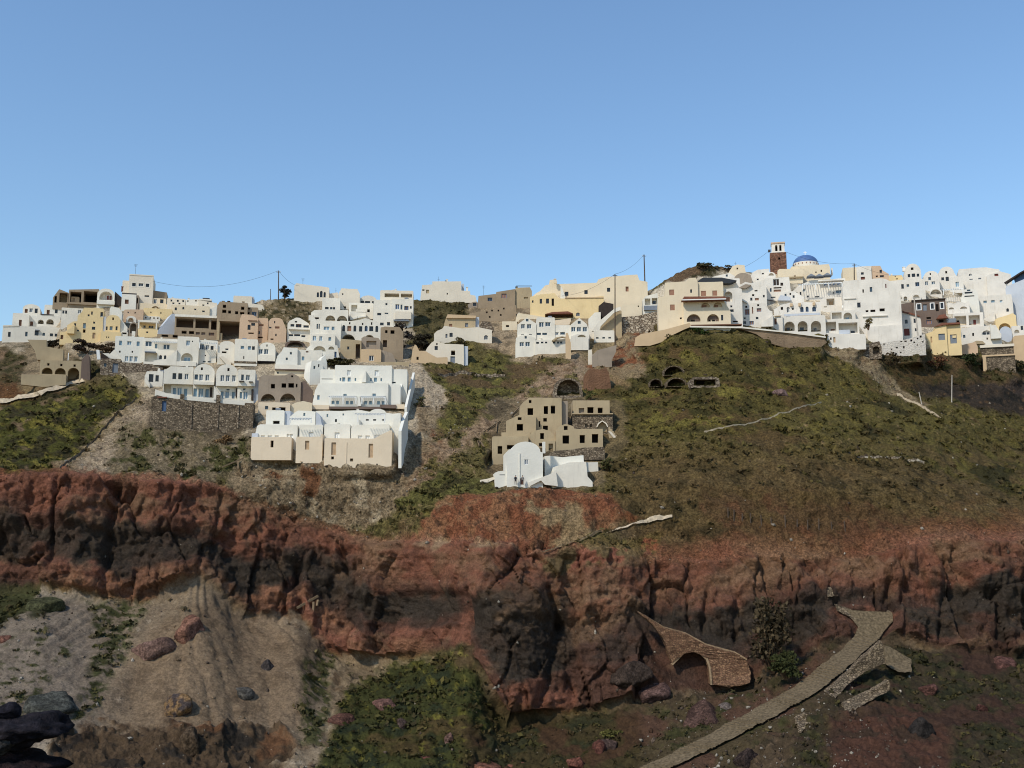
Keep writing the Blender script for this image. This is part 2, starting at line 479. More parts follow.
    def clutter(s, top, off, deep, feats):
        """small fittings of a lived-in house: flues, vents, wall lamps"""
        if s.e.get('category') in ('wall', 'church', 'tower', 'chapel', 'shrine') or top[-1][0] - top[0][0] < 7: return
        for _ in range(random.choice((0, 0, 1, 1, 2))):
            i = random.randrange(len(top) - 1); (xa, ya), (xb, yb) = top[i], top[i + 1]
            if abs(yb - ya) > 1.5 or xb - xa < 2.5: continue
            f = random.uniform(.15, .85); X0, z = s.X(xa + (xb - xa) * f), s.Z(ya + (yb - ya) * f)
            b = random.uniform(1.0, 3.5) - off; k = random.random()
            if k < .55:
                w, hh = random.uniform(.3, .5), random.uniform(.4, .8)
                MB().box(X0 - w / 2, X0 + w / 2, b, b + w, z - .6, z + hh).box(X0 - w / 2 - .06, X0 + w / 2 + .06, b - .06, b + w + .06, z + hh + .003, z + hh + .1).build('chimney', 'white', s.e)
            elif k < .8:
                MB().tube([(X0, b, z - .4), (X0, b, z + random.uniform(.9, 1.8))], .03, 5).bar((X0 - .35, b, z + .8), (X0 + .35, b, z + .85), .04).build('aerial', 'metal_dark', s.e)
            else:
                MB().tube([(X0 - .5, b, z + .32), (X0 + .5, b, z + .32)], .3, 10).box(X0 - .4, X0 + .4, b - .02, b + .02, z - .3, z + .05).build('water_tank', 'grey_canopy', s.e)
    def fill(s, kind, poly, y, opt, bb):
        x0, x1, z0, z1 = bb
        W, Hh = x1 - x0, z1 - z0
        if kind in 'ao':
            # a recess: its back wall is the wall itself; a door, window or panel of painted shade stands in it
            for g in opt.get('in', ()):
                gx0, gx1 = s.X(g[1]), s.X(g[3]); gz1, gz0 = s.Z(g[2]), s.Z(g[4])
                p = MB().box(gx0, gx1, y - .12, y - .01, gz0, gz1).build('door' if g[0] == 'd' else 'window', g[5] if len(g) > 5 else 'glass_dark', s.e)
                if g[0] != 'd' and (gx1 - gx0) > .9:
                    s.frame(gx0, gx1, y - .16, gz0, gz1, p, 'frame_white')
            return
        mat = opt.get('m', {'w': 'glass_dark', 'W': 'glass_teal', 'A': 'glass_dark', 's': 'shutter_brown', 'd': 'door_tan', 'h': 'void', 'f': 'glass_blue', 't': 'glass_blue'}[kind])
        name = {'d': 'door', 's': 'shutter', 'h': 'opening', 'f': 'glass_door'}.get(kind, 'window')
        mb = MB(); mb.v = [(x, y, z) for x, z in poly]; mb.f = [tuple(range(len(poly)))]
        p = mb.build(name, mat, s.e)
        if kind in 'wWAft' and W > (1.05 if kind == 'w' else .75) and Hh > .75:
            s.frame(x0, x1, y - .03, z0, z1, p, opt.get('fr', random.choice(('frame_brown', 'frame_blue', 'frame_white')) if kind in 'wA' else 'frame_white'), kind == 'A')
        if 'sur' in opt:
            b = .22
            m2 = MB()
            yy = opt.get('sy', y - .32)
            m2.box(x0 - b, x0, yy, yy + .08, z0 - b, z1 + b); m2.box(x1, x1 + b, yy, yy + .08, z0 - b, z1 + b)
            m2.box(x0, x1, yy, yy + .08, z1, z1 + b); m2.box(x0, x1, yy, yy + .08, z0 - b, z0)
            m2.build('surround', opt['sur'], s.e)
    def frame(s, x0, x1, y, z0, z1, par, mat, arched=False):
        t = .1; m = MB()
        m.box(x0, x0 + t, y - .05, y + .02, z0, z1 - (z1 - z0) * (.3 if arched else 0)); m.box(x1 - t, x1, y - .05, y + .02, z0, z1 - (z1 - z0) * (.3 if arched else 0))
        xm = (x0 + x1) / 2
        m.box(xm - t / 2, xm + t / 2, y - .05, y + .02, z0, z1 - .02)
        m.box(x0 + t, x1 - t, y - .045, y + .015, z0, z0 + t)
        if not arched: m.box(x0 + t, x1 - t, y - .045, y + .015, z1 - t, z1)
        m.build('frame', mat, par)
    def box(s, name, mat, x0, y0, x1, y1, off0, off1, parent=None):
        """a block between picture columns x0..x1, rows y0..y1, from off0 to off1 metres in front of the front wall"""
        s.cur = off1
        m = MB().box(s.X(x0), s.X(x1), -off1, -off0, s.Z(y1), s.Z(y0))
        s.cur = 0.0
        return m.build(name, mat, parent or s.e)
    def poly(s, name, mat, pts, off0, off1):
        if name == 'wall':
            for (xa, ya), (xb, yb) in zip(pts, pts[1:] + pts[:1]):
                if xa > xb: s.feet(xb, xa, (ya + yb) / 2, off1)
        s.cur = off1
        m = MB().prism([(s.X(x), s.Z(y)) for x, y in pts][::-1], -off1, -off0)
        s.cur = 0.0
        return m.build(name, mat, s.e)
    def pergola(s, x0, y0, x1, y1, out=2.5, n=8, mat='frame_white', posts=2, slant=0.0):
        """roof of slats over posts in front of the wall"""
        m = MB(); X0, X1 = s.X(x0), s.X(x1); zt = s.Z(y0); zb = s.Z(y1)
        for i in range(n):
            x = X0 + (X1 - X0) * (i + .5) / n
            m.bar((x, 0, zt + .1), (x - slant, -out - .2, zt - .25), .14, .16)
        m.build('slat', mat, s.e)
        b = MB(); b.bar((X0, -out, zt - .38), (X1, -out, zt - .38), .16, .2)
        b.build('beam', mat, s.e)
        for i in range(posts):
            x = X0 + .1 + (X1 - X0 - .2) * i / max(posts - 1, 1)
            MB().box(x - .1, x + .1, -out - .1, -out + .1, zb, zt - .48).build('post', mat, s.e)
    def stair(s, x0, y0, x1, y1, off0, off1, mat='white', n=7):
        """solid flight rising from (x0,y1) to (x1,y0)"""
        pts = []
        for i in range(n):
            xa = x0 + (x1 - x0) * i / n; xb = x0 + (x1 - x0) * (i + 1) / n
            z = y1 + (y0 - y1) * (i + 1) / n
            pts += [(xa, z), (xb, z)]
        P2 = [(s.X(a), s.Z(b)) for a, b in pts]
        zb = min(s.Z(y1) - .6, min(p[1] for p in P2) - .5)
        P2 = P2 + [(P2[-1][0], zb), (P2[0][0], zb)]
        return MB().prism(P2, -off1, -off0).build('stair', mat, s.e)
    def parapet(s, top, mat='white', h=.35, off=0.12, deep=.4):
        m = MB()
        for (xa, ya), (xb, yb) in zip(top[:-1], top[1:]):
            m.prism([(s.X(xa), s.Z(ya) - .1), (s.X(xb), s.Z(yb) - .1), (s.X(xb), s.Z(yb) + h), (s.X(xa), s.Z(ya) + h)], -off, -off + deep)
        return m.build('parapet', mat, s.e)
    def chimney(s, x, y, w=.5, h=1.0, mat='white', back=2.0):
        X0 = s.X(x); z = s.Z(y)
        MB().box(X0 - w / 2, X0 + w / 2, back, back + w, z - .5, z + h).box(X0 - w / 2 - .08, X0 + w / 2 + .08, back - .08, back + w + .08, z + h + .002, z + h + .14).build('chimney', mat, s.e)
    def antenna(s, x, y0, y1, back=2.0):
        X0 = s.X(x); z0, z1 = s.Z(y1) - .3, s.Z(y0)
        m = MB().tube([(X0, back, z0), (X0, back, z1)], .035, 5)
        for i in range(3):
            m.bar((X0 - .5 + .1 * i, back, z1 - .15 - i * .3), (X0 + .5 - .1 * i, back, z1 - .15 - i * .3), .04)
        m.build('aerial', 'metal_dark', s.e)

def vt(x0, x1, ytop, ysp, seg=12):
    """top line of a barrel vault, left to right"""
    return [(x, y) for x, y in [((x0 + x1) / 2 - (x1 - x0) / 2 * math.cos(math.pi * k / seg), ysp - (ysp - ytop) * math.sin(math.pi * k / seg)) for k in range(seg + 1)]]
def fl(x0, x1, y, y2=None):
    return [(x0, y), (x1, y if y2 is None else y2)]
def ws(kind, y0, y1, w, *xs, **o):
    return [(kind, x, y0, x + w, y1, o) for x in xs]

GL = 'houses at the left end of the ridge'
# ---- far left
h = House('white_house', 'white two-tier house at the far left end of the ridge', 30, 342, group=GL)
h.vol('white', [(2, 328), (18, 326.6), (37, 326.4), (41, 325.5), (60, 326)], ws('w', 333, 338, 2.6, 7.6) + ws('W', 332, 336.6, 2.4, 24.6) + [('w', 34, 330.4, 38, 335.2), ('W', 42, 332, 44.5, 335)] + ws('w', 332.2, 335.2, 3.2, 49.5, 54.4), deep=6)
h.parapet([(2, 328), (18, 326.6)], 'white', .3)
h.box('awning', 'grey_canopy', 34, 329.2, 38.5, 330, 0, .6)
h = House('white_house', 'white block with a small barrel-vaulted room behind its roof, far left', 24, 327, group=GL)
h.vol('white', [(12, 313.6), (28.5, 313.6)], [('d', 18.6, 320, 21.4, 326.4, {'m': 'frame_brown'})], deep=6)
h.vol('white', vt(22, 39.5, 304, 308.5), [('w', 24, 309, 27, 313, {'m': 'frame_brown'}), ('W', 28.6, 308, 32, 312), ('w', 34, 308, 37, 312.6)], off=-3, deep=6, base=322)
h.vol('cool_white', fl(28.5, 37, 315), [('d', 30, 321, 33, 325.5, {'m': 'frame_brown'})], off=-1.2, deep=5)
h = House('white_house', 'white house with two arches under its terrace, beside the yellow house', 48, 327, group=GL)
h.vol('white', fl(36.5, 60, 315.4), [('a', 37.4, 320, 43.4, 324.4, {'in': [('w', 39, 322, 42, 324.2)]}), ('a', 46, 319, 53.4, 324.4, {'in': [('w', 48, 321.5, 51.5, 324.2)]})], deep=6)
h.vol('white', fl(43.5, 60.5, 305), [('w', 46, 310, 49, 314.6, {'m': 'frame_brown'}), ('w', 54.2, 309, 57, 313)], off=-2.5, deep=6, base=318)
h.box('railing', 'metal_dark', 40, 314.2, 53, 315.2, .02, .12)
h = House('white_house', 'plain white wall house with two small dark windows above the yellow house', 71, 327, group=GL)
h.vol('white', fl(60.5, 83, 308), ws('w', 310.8, 314, 2, 61.4, 64.2) + [('W', 77, 309.4, 80.2, 313)], deep=6)
h = House('yellow_house', 'large yellow stepped house with small scattered windows at the left', 82, 342.5, group=GL)
h.vol('yellow', [(59.5, 333), (66, 332.2), (66.2, 326), (72, 322), (76, 321.6), (76.2, 316), (80, 312), (82, 307.6), (102, 307.4)],
      [('w', 89.4, 311, 91, 314.2), ('w', 86, 314, 88, 316), ('w', 92, 321, 94, 323), ('f', 82, 323, 84.8, 328.4), ('h', 82.2, 329.2, 84.8, 332.6), ('w', 91, 326.2, 94.4, 329.2), ('d', 92, 332, 95, 338), ('w', 98.8, 311, 101.4, 316), ('w', 73, 323.6, 75, 326.2), ('w', 76, 330, 78.2, 331.6), ('d', 60.2, 336, 63, 340.2, {'m': 'frame_brown'})], deep=6)
h.stair(67, 326, 74, 332.4, 0, 1.0, 'yellow')
h = House('unfinished_house', 'unfinished concrete frame house with wide dark open bays on the left ridge', 78, 307.5, group=GL)
h.vol('concrete', [(68, 290.2), (98, 287.8)], [('h', 69.4, 292, 80.6, 302.4, {'d': 5.5}), ('h', 83, 290.6, 96.6, 301.6, {'d': 5.5})], deep=7)
h.vol('sand_wall', [(70.6, 297), (79, 297)], [('d', 72.2, 298.6, 74.6, 302.2)], off=-1.5, deep=2, base=303, part='inner_wall')
h.box('slab', 'concrete', 66, 303, 98, 304.2, .01, .5)
h.vol('concrete', [(52.6, 299), (57.4, 291.6), (58.4, 290.4), (67.6, 293.4)], [('h', 54, 297.4, 56.4, 304), ('h', 58.8, 293.8, 67, 303.4, {'d': 3, 'm': 'beige'})], off=-.5, deep=5)
h = House('vaulted_house', 'white barrel-vaulted house with a red window in a deep arch, by dark boarding', 105, 307, group=GL, yaw=14)
h.vol('white', vt(96.6, 114, 288.6, 294.5), [('a', 98.8, 291.4, 112, 300, {'d': 1.6, 'in': [('w', 105, 294, 111, 299, 'door_red')]})], deep=8)
h.vol('dark_boards', [(114.2, 291), (121, 296.4)], off=-.4, deep=6, part='boarded_wall')
h.box('balcony', 'cool_white', 96.4, 300.4, 114.2, 304.2, .01, .9)
h = House('cream_building', 'tall square cream building with three small windows, highest on the left ridge', 138, 306, group=GL)
h.vol('pale', fl(127.8, 152.2, 275.4), ws('w', 283.2, 286.6, 3.6, 131, 144.6, sur='white') + [('w', 137.4, 283, 142.2, 286.2, {'sur': 'white'}), ('w', 144, 294.8, 148.6, 296.4)], deep=9)
h.vol('pale', fl(121.4, 128.2, 281.4), off=-2, deep=7)
h.vol('concrete', [(152.4, 289.6), (166.6, 291)], off=-2, deep=6, base=297)
h.vol('cream', fl(152.4, 166, 297.2), [('W', 153.4, 298, 156.6, 302.6), ('w', 160, 298, 163.4, 302)], off=-.3, deep=6)
h.parapet([(127.8, 275.4), (152.2, 275.4)], 'pale', .25, .1)
h.antenna(133, 262.5, 275.4)
h.chimney(120.6, 289, .5, .8, 'roof_tile')
h = House('white_block', 'small white cube house with one brown window below the tall cream building', 128, 310, group=GL)
h.vol('cool_white', fl(121, 135.6, 294.4), [('w', 124.4, 299.6, 128.2, 304, {'m': 'frame_brown'})], deep=5)
h.vol('grey_plaster', fl(135.6, 138.2, 294.8), [('h', 136.2, 297.4, 137.6, 303)], off=-.2, deep=4)  # greyer strip paints the cube's shaded right side
h.box('railing', 'metal_dark', 121, 293, 136, 294.2, -.3, -.2)
h = House('cream_house', 'low cream house with a shallow arch under the tall cream building', 153, 310, group=GL)
h.vol('cream', fl(139, 167, 303.6), [('a', 151, 306, 159.4, 309.6, {'d': 1.2, 'in': [('w', 154, 307.4, 157, 309.5)]})], deep=5)
h = House('yellow_house', 'long plain yellow wall house above the yellow porch, with a row of pots', 158, 319, group=GL)
h.vol('yellow', fl(143, 172, 308.6), ws('w', 312, 313.6, 1.2, 150, 160), deep=5)
h.vol('white', fl(139, 160, 316.4), ws('h', 317.4, 319, 1.4, 141.4, 145, 149.4, 153.2, 157), off=1.2, deep=3, base=321)
h = House('pink_house', 'pink house wall with a white arched hole, left of the yellow porch', 133, 322, group=GL)
h.vol('peach', fl(123.6, 143, 310, 309), ws('w', 312, 313.4, 1.3, 127, 134), deep=5)
h.vol('white', vt(126, 136, 316, 319), [('a', 128, 317.8, 133.4, 322, {'d': 1.4})], off=.8, deep=2)
h = House('yellow_house', 'yellow porch house with white corner posts and lintel', 147, 337, group=GL)
h.vol('yellow', fl(137.6, 157.6, 329), [('w', 146, 331.4, 148, 333)], deep=6, off=0)
h.vol('yellow', fl(137.6, 157.6, 322.4), ws('w', 325.6, 328, 2.2, 143, 148.2, 150.8), off=-1.9, deep=4)
h.box('lintel', 'white', 136.8, 320.2, 157.4, 322.2, -2.2, .05)
for x in (137.4, 155.2): h.box('post', 'white', x, 322.25, x + 1.4, 328.95, -.35, 0)
h.vol('grey_plaster', vt(128.6, 137.2, 322.6, 330), [('a', 129.8, 324, 136, 334, {'d': 2})], off=-.6, deep=4)
h.box('lamp_post', 'white', 131.6, 331.8, 135, 337, .05, .8)
h = House('yellow_house', 'yellow house with a rounded vault front and three narrow windows', 110, 339.5, group=GL)
h.vol('yellow', [(105, 319)] + vt(106, 118.4, 315, 318) + [(119.4, 319)], [('w', 105.4, 326.6, 107, 330.4), ('f', 109, 326.2, 112, 330.2), ('w', 115, 326, 117, 330), ('h', 111.2, 317.4, 112.8, 320, {'m': 'door_red'})], off=-1, deep=7)
h.vol('yellow', fl(100.4, 121, 331.6), ws('w', 336.6, 338, 1, 106, 108), deep=3)
h.vol('blue_or_shade', fl(98.4, 105, 317), off=-1.6, deep=4)
h.vol('cool_white', [(119.4, 319), (127, 325.6)], off=-1.6, deep=4)
h.vol('cool_white', [(108.4, 309), (110, 306.6), (118, 308), (121, 312)], off=-5, deep=4, base=322)
h = House('white_niche', 'tiny white gabled niche between the yellow vault house and the porch', 124, 337, cat='shrine', group=GL)
h.vol('white', [(121, 332), (124.2, 329.6), (127.6, 332)], [('h', 122, 332.4, 126.4, 334.2, {'d': .8})], deep=2)
h = House('white_house', 'white house with a big shaded side wall left of the columned restaurant', 168, 336, group=GL, yaw=30)
h.vol('blue_or_shade', [(157.6, 331), (171, 313.4), (178, 313)], off=0, deep=5)
h = House('terrace_restaurant', 'long brown terrace building with white roof slab and tall open bays', 196, 341, cat='building', group=GL)
h.vol('concrete', fl(174, 217.6, 317.4), [('h', 175.4, 319, 192.6, 328, {'d': 4, 'm': 'brown_wall'}), ('h', 194.6, 319, 208.2, 328, {'d': 4, 'm': 'brown_wall'}), ('h', 210.4, 319.8, 216, 329, {'d': 4, 'm': 'brown_wall'})] + ws('h', 331.2, 334.2, 5, 181.2, 188.6) + ws('w', 332, 334.6, 4, 195.4, 201, m='brown_wall') + [('w', 208.4, 332, 214, 335, {'m': 'brown_wall'})], deep=7)
h.box('roof_slab', 'white', 173.6, 315, 217.8, 317.3, -6, .6)
h.vol('concrete', fl(157, 184, 335.4), [('h', 161.4, 335.8, 168, 338), ('h', 172.4, 335.6, 177.4, 338.4)], off=1.5, deep=3)
h.vol('concrete', [(184, 337), (222, 339)], [('h', 208, 339.2, 217, 340.4)], off=1.5, deep=3)
h.vol('beige', fl(216.4, 222, 332), off=1.2, deep=2)
h = House('concrete_house', 'brown concrete house with black window holes above a dark open garage', 232, 341, group=GL)
h.vol('concrete', [(216, 306), (218.4, 302), (246.4, 302.6)], [('h', 221.4, 305, 224.6, 308.2), ('h', 239.8, 306.2, 243, 309.4), ('h', 221, 310, 225.2, 313.2), ('h', 227, 310.6, 229.8, 313.6), ('h', 234, 311, 237, 314), ('h', 239, 311.6, 243.2, 314.2), ('h', 219.4, 322, 238.6, 340.4, {'d': 5.5, 'm': 'brown_wall'})], deep=8)
h.box('lintel', 'concrete', 217.6, 319.6, 240, 321.4, .01, .7)
h.box('pillar', 'beige', 216.6, 320, 219, 340.6, .02, .5)
h.vol('concrete', fl(246.5, 257, 306.6), [('h', 246.8, 307.4, 249, 308.8), ('h', 246.8, 311.4, 248.6, 315), ('w', 251, 311, 255.6, 315)], off=-.8, deep=6)
h.chimney(221, 302, .6, .5, 'concrete'); h.chimney(226.6, 302.2, .6, .6, 'dark_boards'); h.chimney(241.4, 302.5, .5, .7, 'concrete')
h = House('cream_house', 'pale house on the skyline behind the brown concrete house', 243, 310, group=GL)
h.vol('pale', fl(233, 251.6, 296), deep=6)
h.vol('blue_or_shade', fl(251.6, 253.4, 296.4), off=-.4, deep=5)
h.vol('pale', [(247, 303), (262, 304), (264.5, 308)], off=.8, deep=5)
h = House('cream_house', 'row of low cream and white rooms with small windows on the left skyline', 192, 315.5, group=GL)
h.vol('pale', fl(166.6, 185, 299.4), ws('w', 300.6, 302.6, 1.8, 170, 176.4, 181.8) + ws('w', 303.4, 305, 2, 172, 178), off=-3, deep=6)
h.vol('white', fl(185.4, 198, 300, 299), [('h', 186.6, 300.6, 188, 302)] + ws('h', 300, 301.4, 1.6, 194.6), off=-3, deep=6)
h.vol('pale', fl(198, 217, 300, 302), [('w', 206.6, 301.8, 208.2, 303.6), ('w', 202, 304, 204, 305.4)], off=-2.6, deep=6)
h.vol('cream', fl(171, 209.5, 305.6), [('A', 174.4, 308, 176.6, 311), ('A', 182, 307.2, 184, 309.8), ('w', 194, 308.4, 196, 310), ('w', 202, 310, 204.6, 311.6)], off=0, deep=5)
h.vol('cool_white', [(209.5, 308), (216.5, 305)], off=-.5, deep=4)
h.box('roof_terrace', 'dark_canopy', 202, 297.4, 209, 298.6, -6, -3)
h.box('roof_wall', 'white', 198, 298.4, 211, 299.9, -6, -2.7)
h = House('peach_house', 'peach stepped house with small dark windows beside the concrete garage', 254, 342, group=GL)
h.vol('peach', [(239, 320), (241, 314.6), (252, 315), (257.4, 318)], [('w', 247, 325, 250, 330), ('w', 250.6, 323, 254.4, 325.8), ('h', 248, 332.6, 253.4, 334), ('w', 242, 335, 245, 336.4), ('h', 251, 333, 254, 334.4)][:-2], deep=7)
h.vol('peach', fl(257.4, 267.4, 317.8), [('w', 257.6 + .8, 324, 263, 325.8, {'m': 'shutter_brown'}), ('w', 258.2, 331, 259.6, 334), ('h', 257.8, 336.4, 262.6, 338)], off=-.8, deep=6)
h.box('stair_rail', 'frame_brown', 247.4, 320.4, 256.4, 321, .02, .25)
h = House('peach_house', 'peach barrel-vaulted house at the right end of the peach row', 277, 342, group=GL)
h.vol('peach', [(268, 322)] + vt(269, 282, 317.8, 320.4) + [(284.8, 326), (286, 330)], [('w', 273.4, 321, 274.6, 323.4), ('w', 274.6, 326.4, 279, 328.6, {'m': 'shutter_brown'}), ('w', 275, 333.8, 276.4, 336.2), ('h', 270.4, 338.6, 273.4, 340), ('w', 268.6, 327, 271, 328.6)], deep=7)

# ---- white hotel, upper row
GH = 'white hotel terraces at the left'
h = House('hotel_block', 'white square hotel block at the left end of the upper hotel row', 128, 363, cat='building', group=GH)
h.vol('cool_white', fl(114, 143.4, 336.4), ws('t', 341, 345.6, 3, 118, 135.6) + [('t', 126, 341, 130.4, 345)] + ws('t', 356, 361.4, 3.4, 124.6, 129.2, 134) + [('h', 118.4, 351, 120, 353, {'d': .4}), ('h', 131, 350.6, 132.4, 352.6, {'d': .4})], deep=9)
h.poly('ramp_wall', 'white', [(102, 354.4), (108, 354), (124, 361.6), (124, 363.4), (118, 363)], .3, 1.0)
h.poly('ramp_wall', 'white', [(113.5, 350), (108, 356.4), (117, 361), (124, 361)], .05, .28)
h = House('hotel_block', 'recessed white hotel wing under a long slatted pergola', 160, 363, cat='building', group=GH, dY=1.2)
h.vol('white', fl(143.4, 177, 338.6), [('W', 144.4, 341.6, 151, 346.8), ('t', 154, 344, 156.4, 348.6), ('W', 162.4, 344, 169, 349)], deep=8)
h.vol('white', fl(143.4, 174, 349.6), [('h', 144.4, 353, 156.6, 362, {'d': 3}), ('A', 158.8, 355, 161.6, 359), ('A', 163.6, 355, 166, 359)], off=1.1, deep=4)
h.pergola(151, 341.6, 177, 349.6, 1.6, 14, 'frame_white', 0)
h.box('awning', 'grey_canopy', 144, 351.6, 155, 352.6, 1.1, 2.2)
h = House('hotel_block', 'tall white hotel block with a large arched window and sloping left wing', 186, 366, cat='building', group=GH)
h.vol('white', fl(176.4, 198, 336.6), [('t', 185, 340.4, 189, 345.6), ('w', 190.8, 340.4, 192, 341.8), ('a', 180.6, 353, 192.4, 361, {'d': 1.2, 'in': [('w', 183, 356.5, 190, 360.8, 'glass_blue')]})], deep=9)
h.poly('wing_wall', 'white', [(153.4, 366), (153.4, 361.8), (166, 359.6), (176.2, 350), (176.2, 366)], -2.5, .6)
h.box('wing_wall', 'white', 176.3, 361.6, 196, 366, .02, .6)
h = House('hotel_block', 'narrow white hotel house with pergola terrace over a plain front', 207, 363, cat='building', group=GH)
h.vol('white', fl(198.4, 216, 350), [('h', 204.4, 354.8, 205.6, 356.2, {'d': .3}), ('W', 202.6, 361, 205.6, 362.4), ('W', 207.6, 361, 210.6, 362.4)], deep=4)
h.vol('white', fl(198, 217, 340.4), [('W', 199, 344.4, 203.4, 349.8), ('w', 210, 345.8, 213, 349.8), ('W', 205, 345, 208.4, 349.8)], off=-2.4, deep=6, base=351)
h.pergola(199, 343, 216.6, 350, 1.8, 8, 'frame_white', 2)
h = House('vaulted_house', 'plain white vaulted house with a sloping stair wall in the hotel row', 226, 364, group=GH)
h.vol('white', [(217, 346)] + vt(219, 234, 341, 345), [('h', 221.4, 351.4, 226, 353.2, {'d': .6}), ('w', 224.8, 348.4, 227.8, 350)], deep=7)
h.poly('stair_wall', 'pale', [(219, 357), (222, 356), (231, 361.6), (231, 366), (228, 366)], .05, 1.0)
h = House('hotel_block', 'white hotel block with two windows and a shelf of plants below', 245, 365, cat='building', group=GH)
h.vol('white', fl(234, 257, 339), [('t', 240, 346, 243.4, 349), ('t', 247.2, 346, 250.4, 349.6), ('w', 251.4, 346, 254.2, 349.6), ('h', 243, 356, 244, 359, {'d': .2})], deep=8)
h.box('planter', 'dark_masonry', 234, 361.2, 255.6, 363.4, .02, .7)
h.box('ledge', 'white', 234.4, 363.6, 257, 366, .02, 1.2)
h = House('vaulted_house', 'white vaulted house with blue windows at the right end of the hotel row', 266, 362, group=GH)
h.vol('white', [(257.4, 346)] + vt(259, 274.6, 342.4, 347) + [(275, 348)], [('h', 265.8, 344.4, 267, 346.6, {'d': .3}), ('W', 258.2, 349, 262.4, 354), ('W', 263.6, 348.8, 268, 354.2)], deep=7)
h.box('parapet', 'white', 257.4, 355, 275, 361, .02, 1.2)
h.box('planter', 'void', 257.4, 361.1, 274, 362.6, .3, 1.3)

# ---- white hotel, lower row
h = House('hotel_annex', 'small white annex with two dark windows at the left of the lower hotel row', 153, 386, cat='building', group=GH)
h.vol('white', [(144.4, 376), (146, 371.6), (156.6, 371), (157.4, 368), (159, 368), (159.6, 371), (162.4, 371)], [('w', 148.4, 374.2, 153, 382), ('w', 155, 375, 158.4, 381.4)], deep=6, found=.8)
h.poly('curved_wall', 'white', [(144.2, 376), (144.2, 382), (149.6, 388), (149.6, 384), (147.2, 380)], .02, 1)
h = House('hotel_block', 'flat white two-storey hotel house at the left of the two vaulted fronts', 177, 402, cat='building', group=GH)
h.vol('white', [(162.4, 370), (165, 369.4), (169, 366.4), (192, 366.2)], [('w', 171.2, 373.2, 175, 379.2), ('w', 177, 373.2, 181, 379.2), ('W', 183.4, 373.4, 187.2, 379.2)], off=.4, deep=8, base=384, found=0)
h.vol('white', fl(162.4, 192, 383.4), [('o', 163, 384.6, 170.6, 393.6, {'d': 1.6}), ('f', 172.4, 388, 175.4, 396), ('f', 176.8, 387.6, 181.4, 396.4), ('f', 183.4, 388.4, 186.8, 396)], off=-.8, deep=7)
h = House('hotel_block', 'white vaulted hotel front, left of the pair, with three tall windows', 203, 402, cat='building', group=GH)
h.vol('white', vt(192.4, 213.4, 364, 372.5), [('h', 199.4, 367.4, 201.4, 370.2, {'d': .3}), ('W', 192.8 + .6, 374.6, 196.8, 379.8)] + ws('W', 374.4, 380.6, 4, 198, 204.2), off=.4, deep=8, base=384, found=0)
h.vol('white', fl(192.4, 213.4, 383.4), [('f', 193, 388.6, 196.6, 396.8), ('f', 198, 388.2, 203, 397.2), ('f', 205, 389, 208.4, 397)], off=-.8, deep=7)
h.box('buttress', 'dark_boards', 209.6, 387, 211.6, 396.4, -.78, -.3)
h.box('balcony', 'white', 192.6, 381.6, 213.2, 384.6, .42, 1.0)
h = House('hotel_block', 'white vaulted hotel front, right of the pair, beside the outside stair', 226, 403, cat='building', group=GH)
h.vol('white', vt(215, 237, 364.2, 373.5), [('h', 226, 368, 228.2, 371, {'d': .3})] + ws('W', 375, 381.4, 3.8, 219.4, 224.8, 231), off=.4, deep=8, base=386, found=0)
h.vol('white', fl(215, 237, 386), [('W', 226, 389, 229, 390.4)] + ws('f', 391, 398.4, 4.2, 224.6) + ws('f', 391.6, 398.4, 2.8, 220.4, 231.6), off=-.8, deep=7)
h.stair(221.6, 387.6, 213.8, 398, .2, 1.4, 'white', 8)
h.box('buttress', 'dark_boards', 235.4, 388, 237.2, 397, -.78, -.3)
h = House('hotel_block', 'flat white hotel block at the right of the vaulted fronts with small balconies', 246, 403, cat='building', group=GH)
h.vol('white', fl(237, 254.4, 369.6), [('W', 240.2, 374.6, 242.8, 380.4), ('W', 244.8, 374.8, 249, 380.4)], off=.3, deep=8, base=386, found=0)
h.vol('white', fl(237, 254.4, 386), [('W', 242.4, 388.4, 245, 390.4), ('f', 239.4, 392, 241.8, 398.6), ('f', 243, 391.6, 247.4, 399.2)], off=-.8, deep=7)
h.box('balcony_rail', 'metal_dark', 238, 380.8, 243.2, 381.6, .32, .8); h.box('balcony_rail', 'metal_dark', 248, 381.2, 252, 382, .32, .8)
h.box('buttress', 'dark_boards', 251, 389, 253, 400, -.78, -.2)
for (a, b, c) in (((157, 391.5), (214, 400.5), None),):
    pass
h = House('terrace_wall', 'long white parapet wall in front of the lower hotel row', 205, 402, cat='wall', dY=-2.2)
h.poly('parapet', 'white', [(155, 390.6), (167, 394.4), (186, 396.4), (214, 398), (236, 399.4), (254, 400), (254, 404.6), (214, 402.4), (186, 400.4), (155, 397.5)], 0, .4)
for x in (180, 216): h.box('gate_post', 'dark_masonry', x, 394.4, x + 4, 402, .42, .8)
h = House('stone_wall', 'big dark stone retaining wall with a blue door under the hotel', 202, 429, cat='wall', yaw=8, dY=-.3)
h.vol('dark_masonry', [(150, 398), (156, 396), (163, 397.6), (186, 400.6), (214, 402.6), (244, 404.8), (244.2, 402), (253, 402.4)], [('d', 161, 401.6, 165.4, 412, {'m': 'door_blue'})], deep=4, found=2)
h.box('lintel', 'roof_tile', 156, 397.4, 165.4, 398.6, .02, .3)
for x in (190, 216.6, 237): h.box('rib', 'rubble_masonry', x, 404, x + 1.4, 428, .01, .18)
h = House('stone_wall', 'low grey stone wall under the white hotel block at the left', 133, 372, cat='wall')
h.vol('rubble_masonry', [(118, 362.4), (153, 363.6), (163, 366)], deep=3)
h = House('stone_hut', 'ruined brown stone hut with a grey door and small pale window', 113, 374, cat='hut')
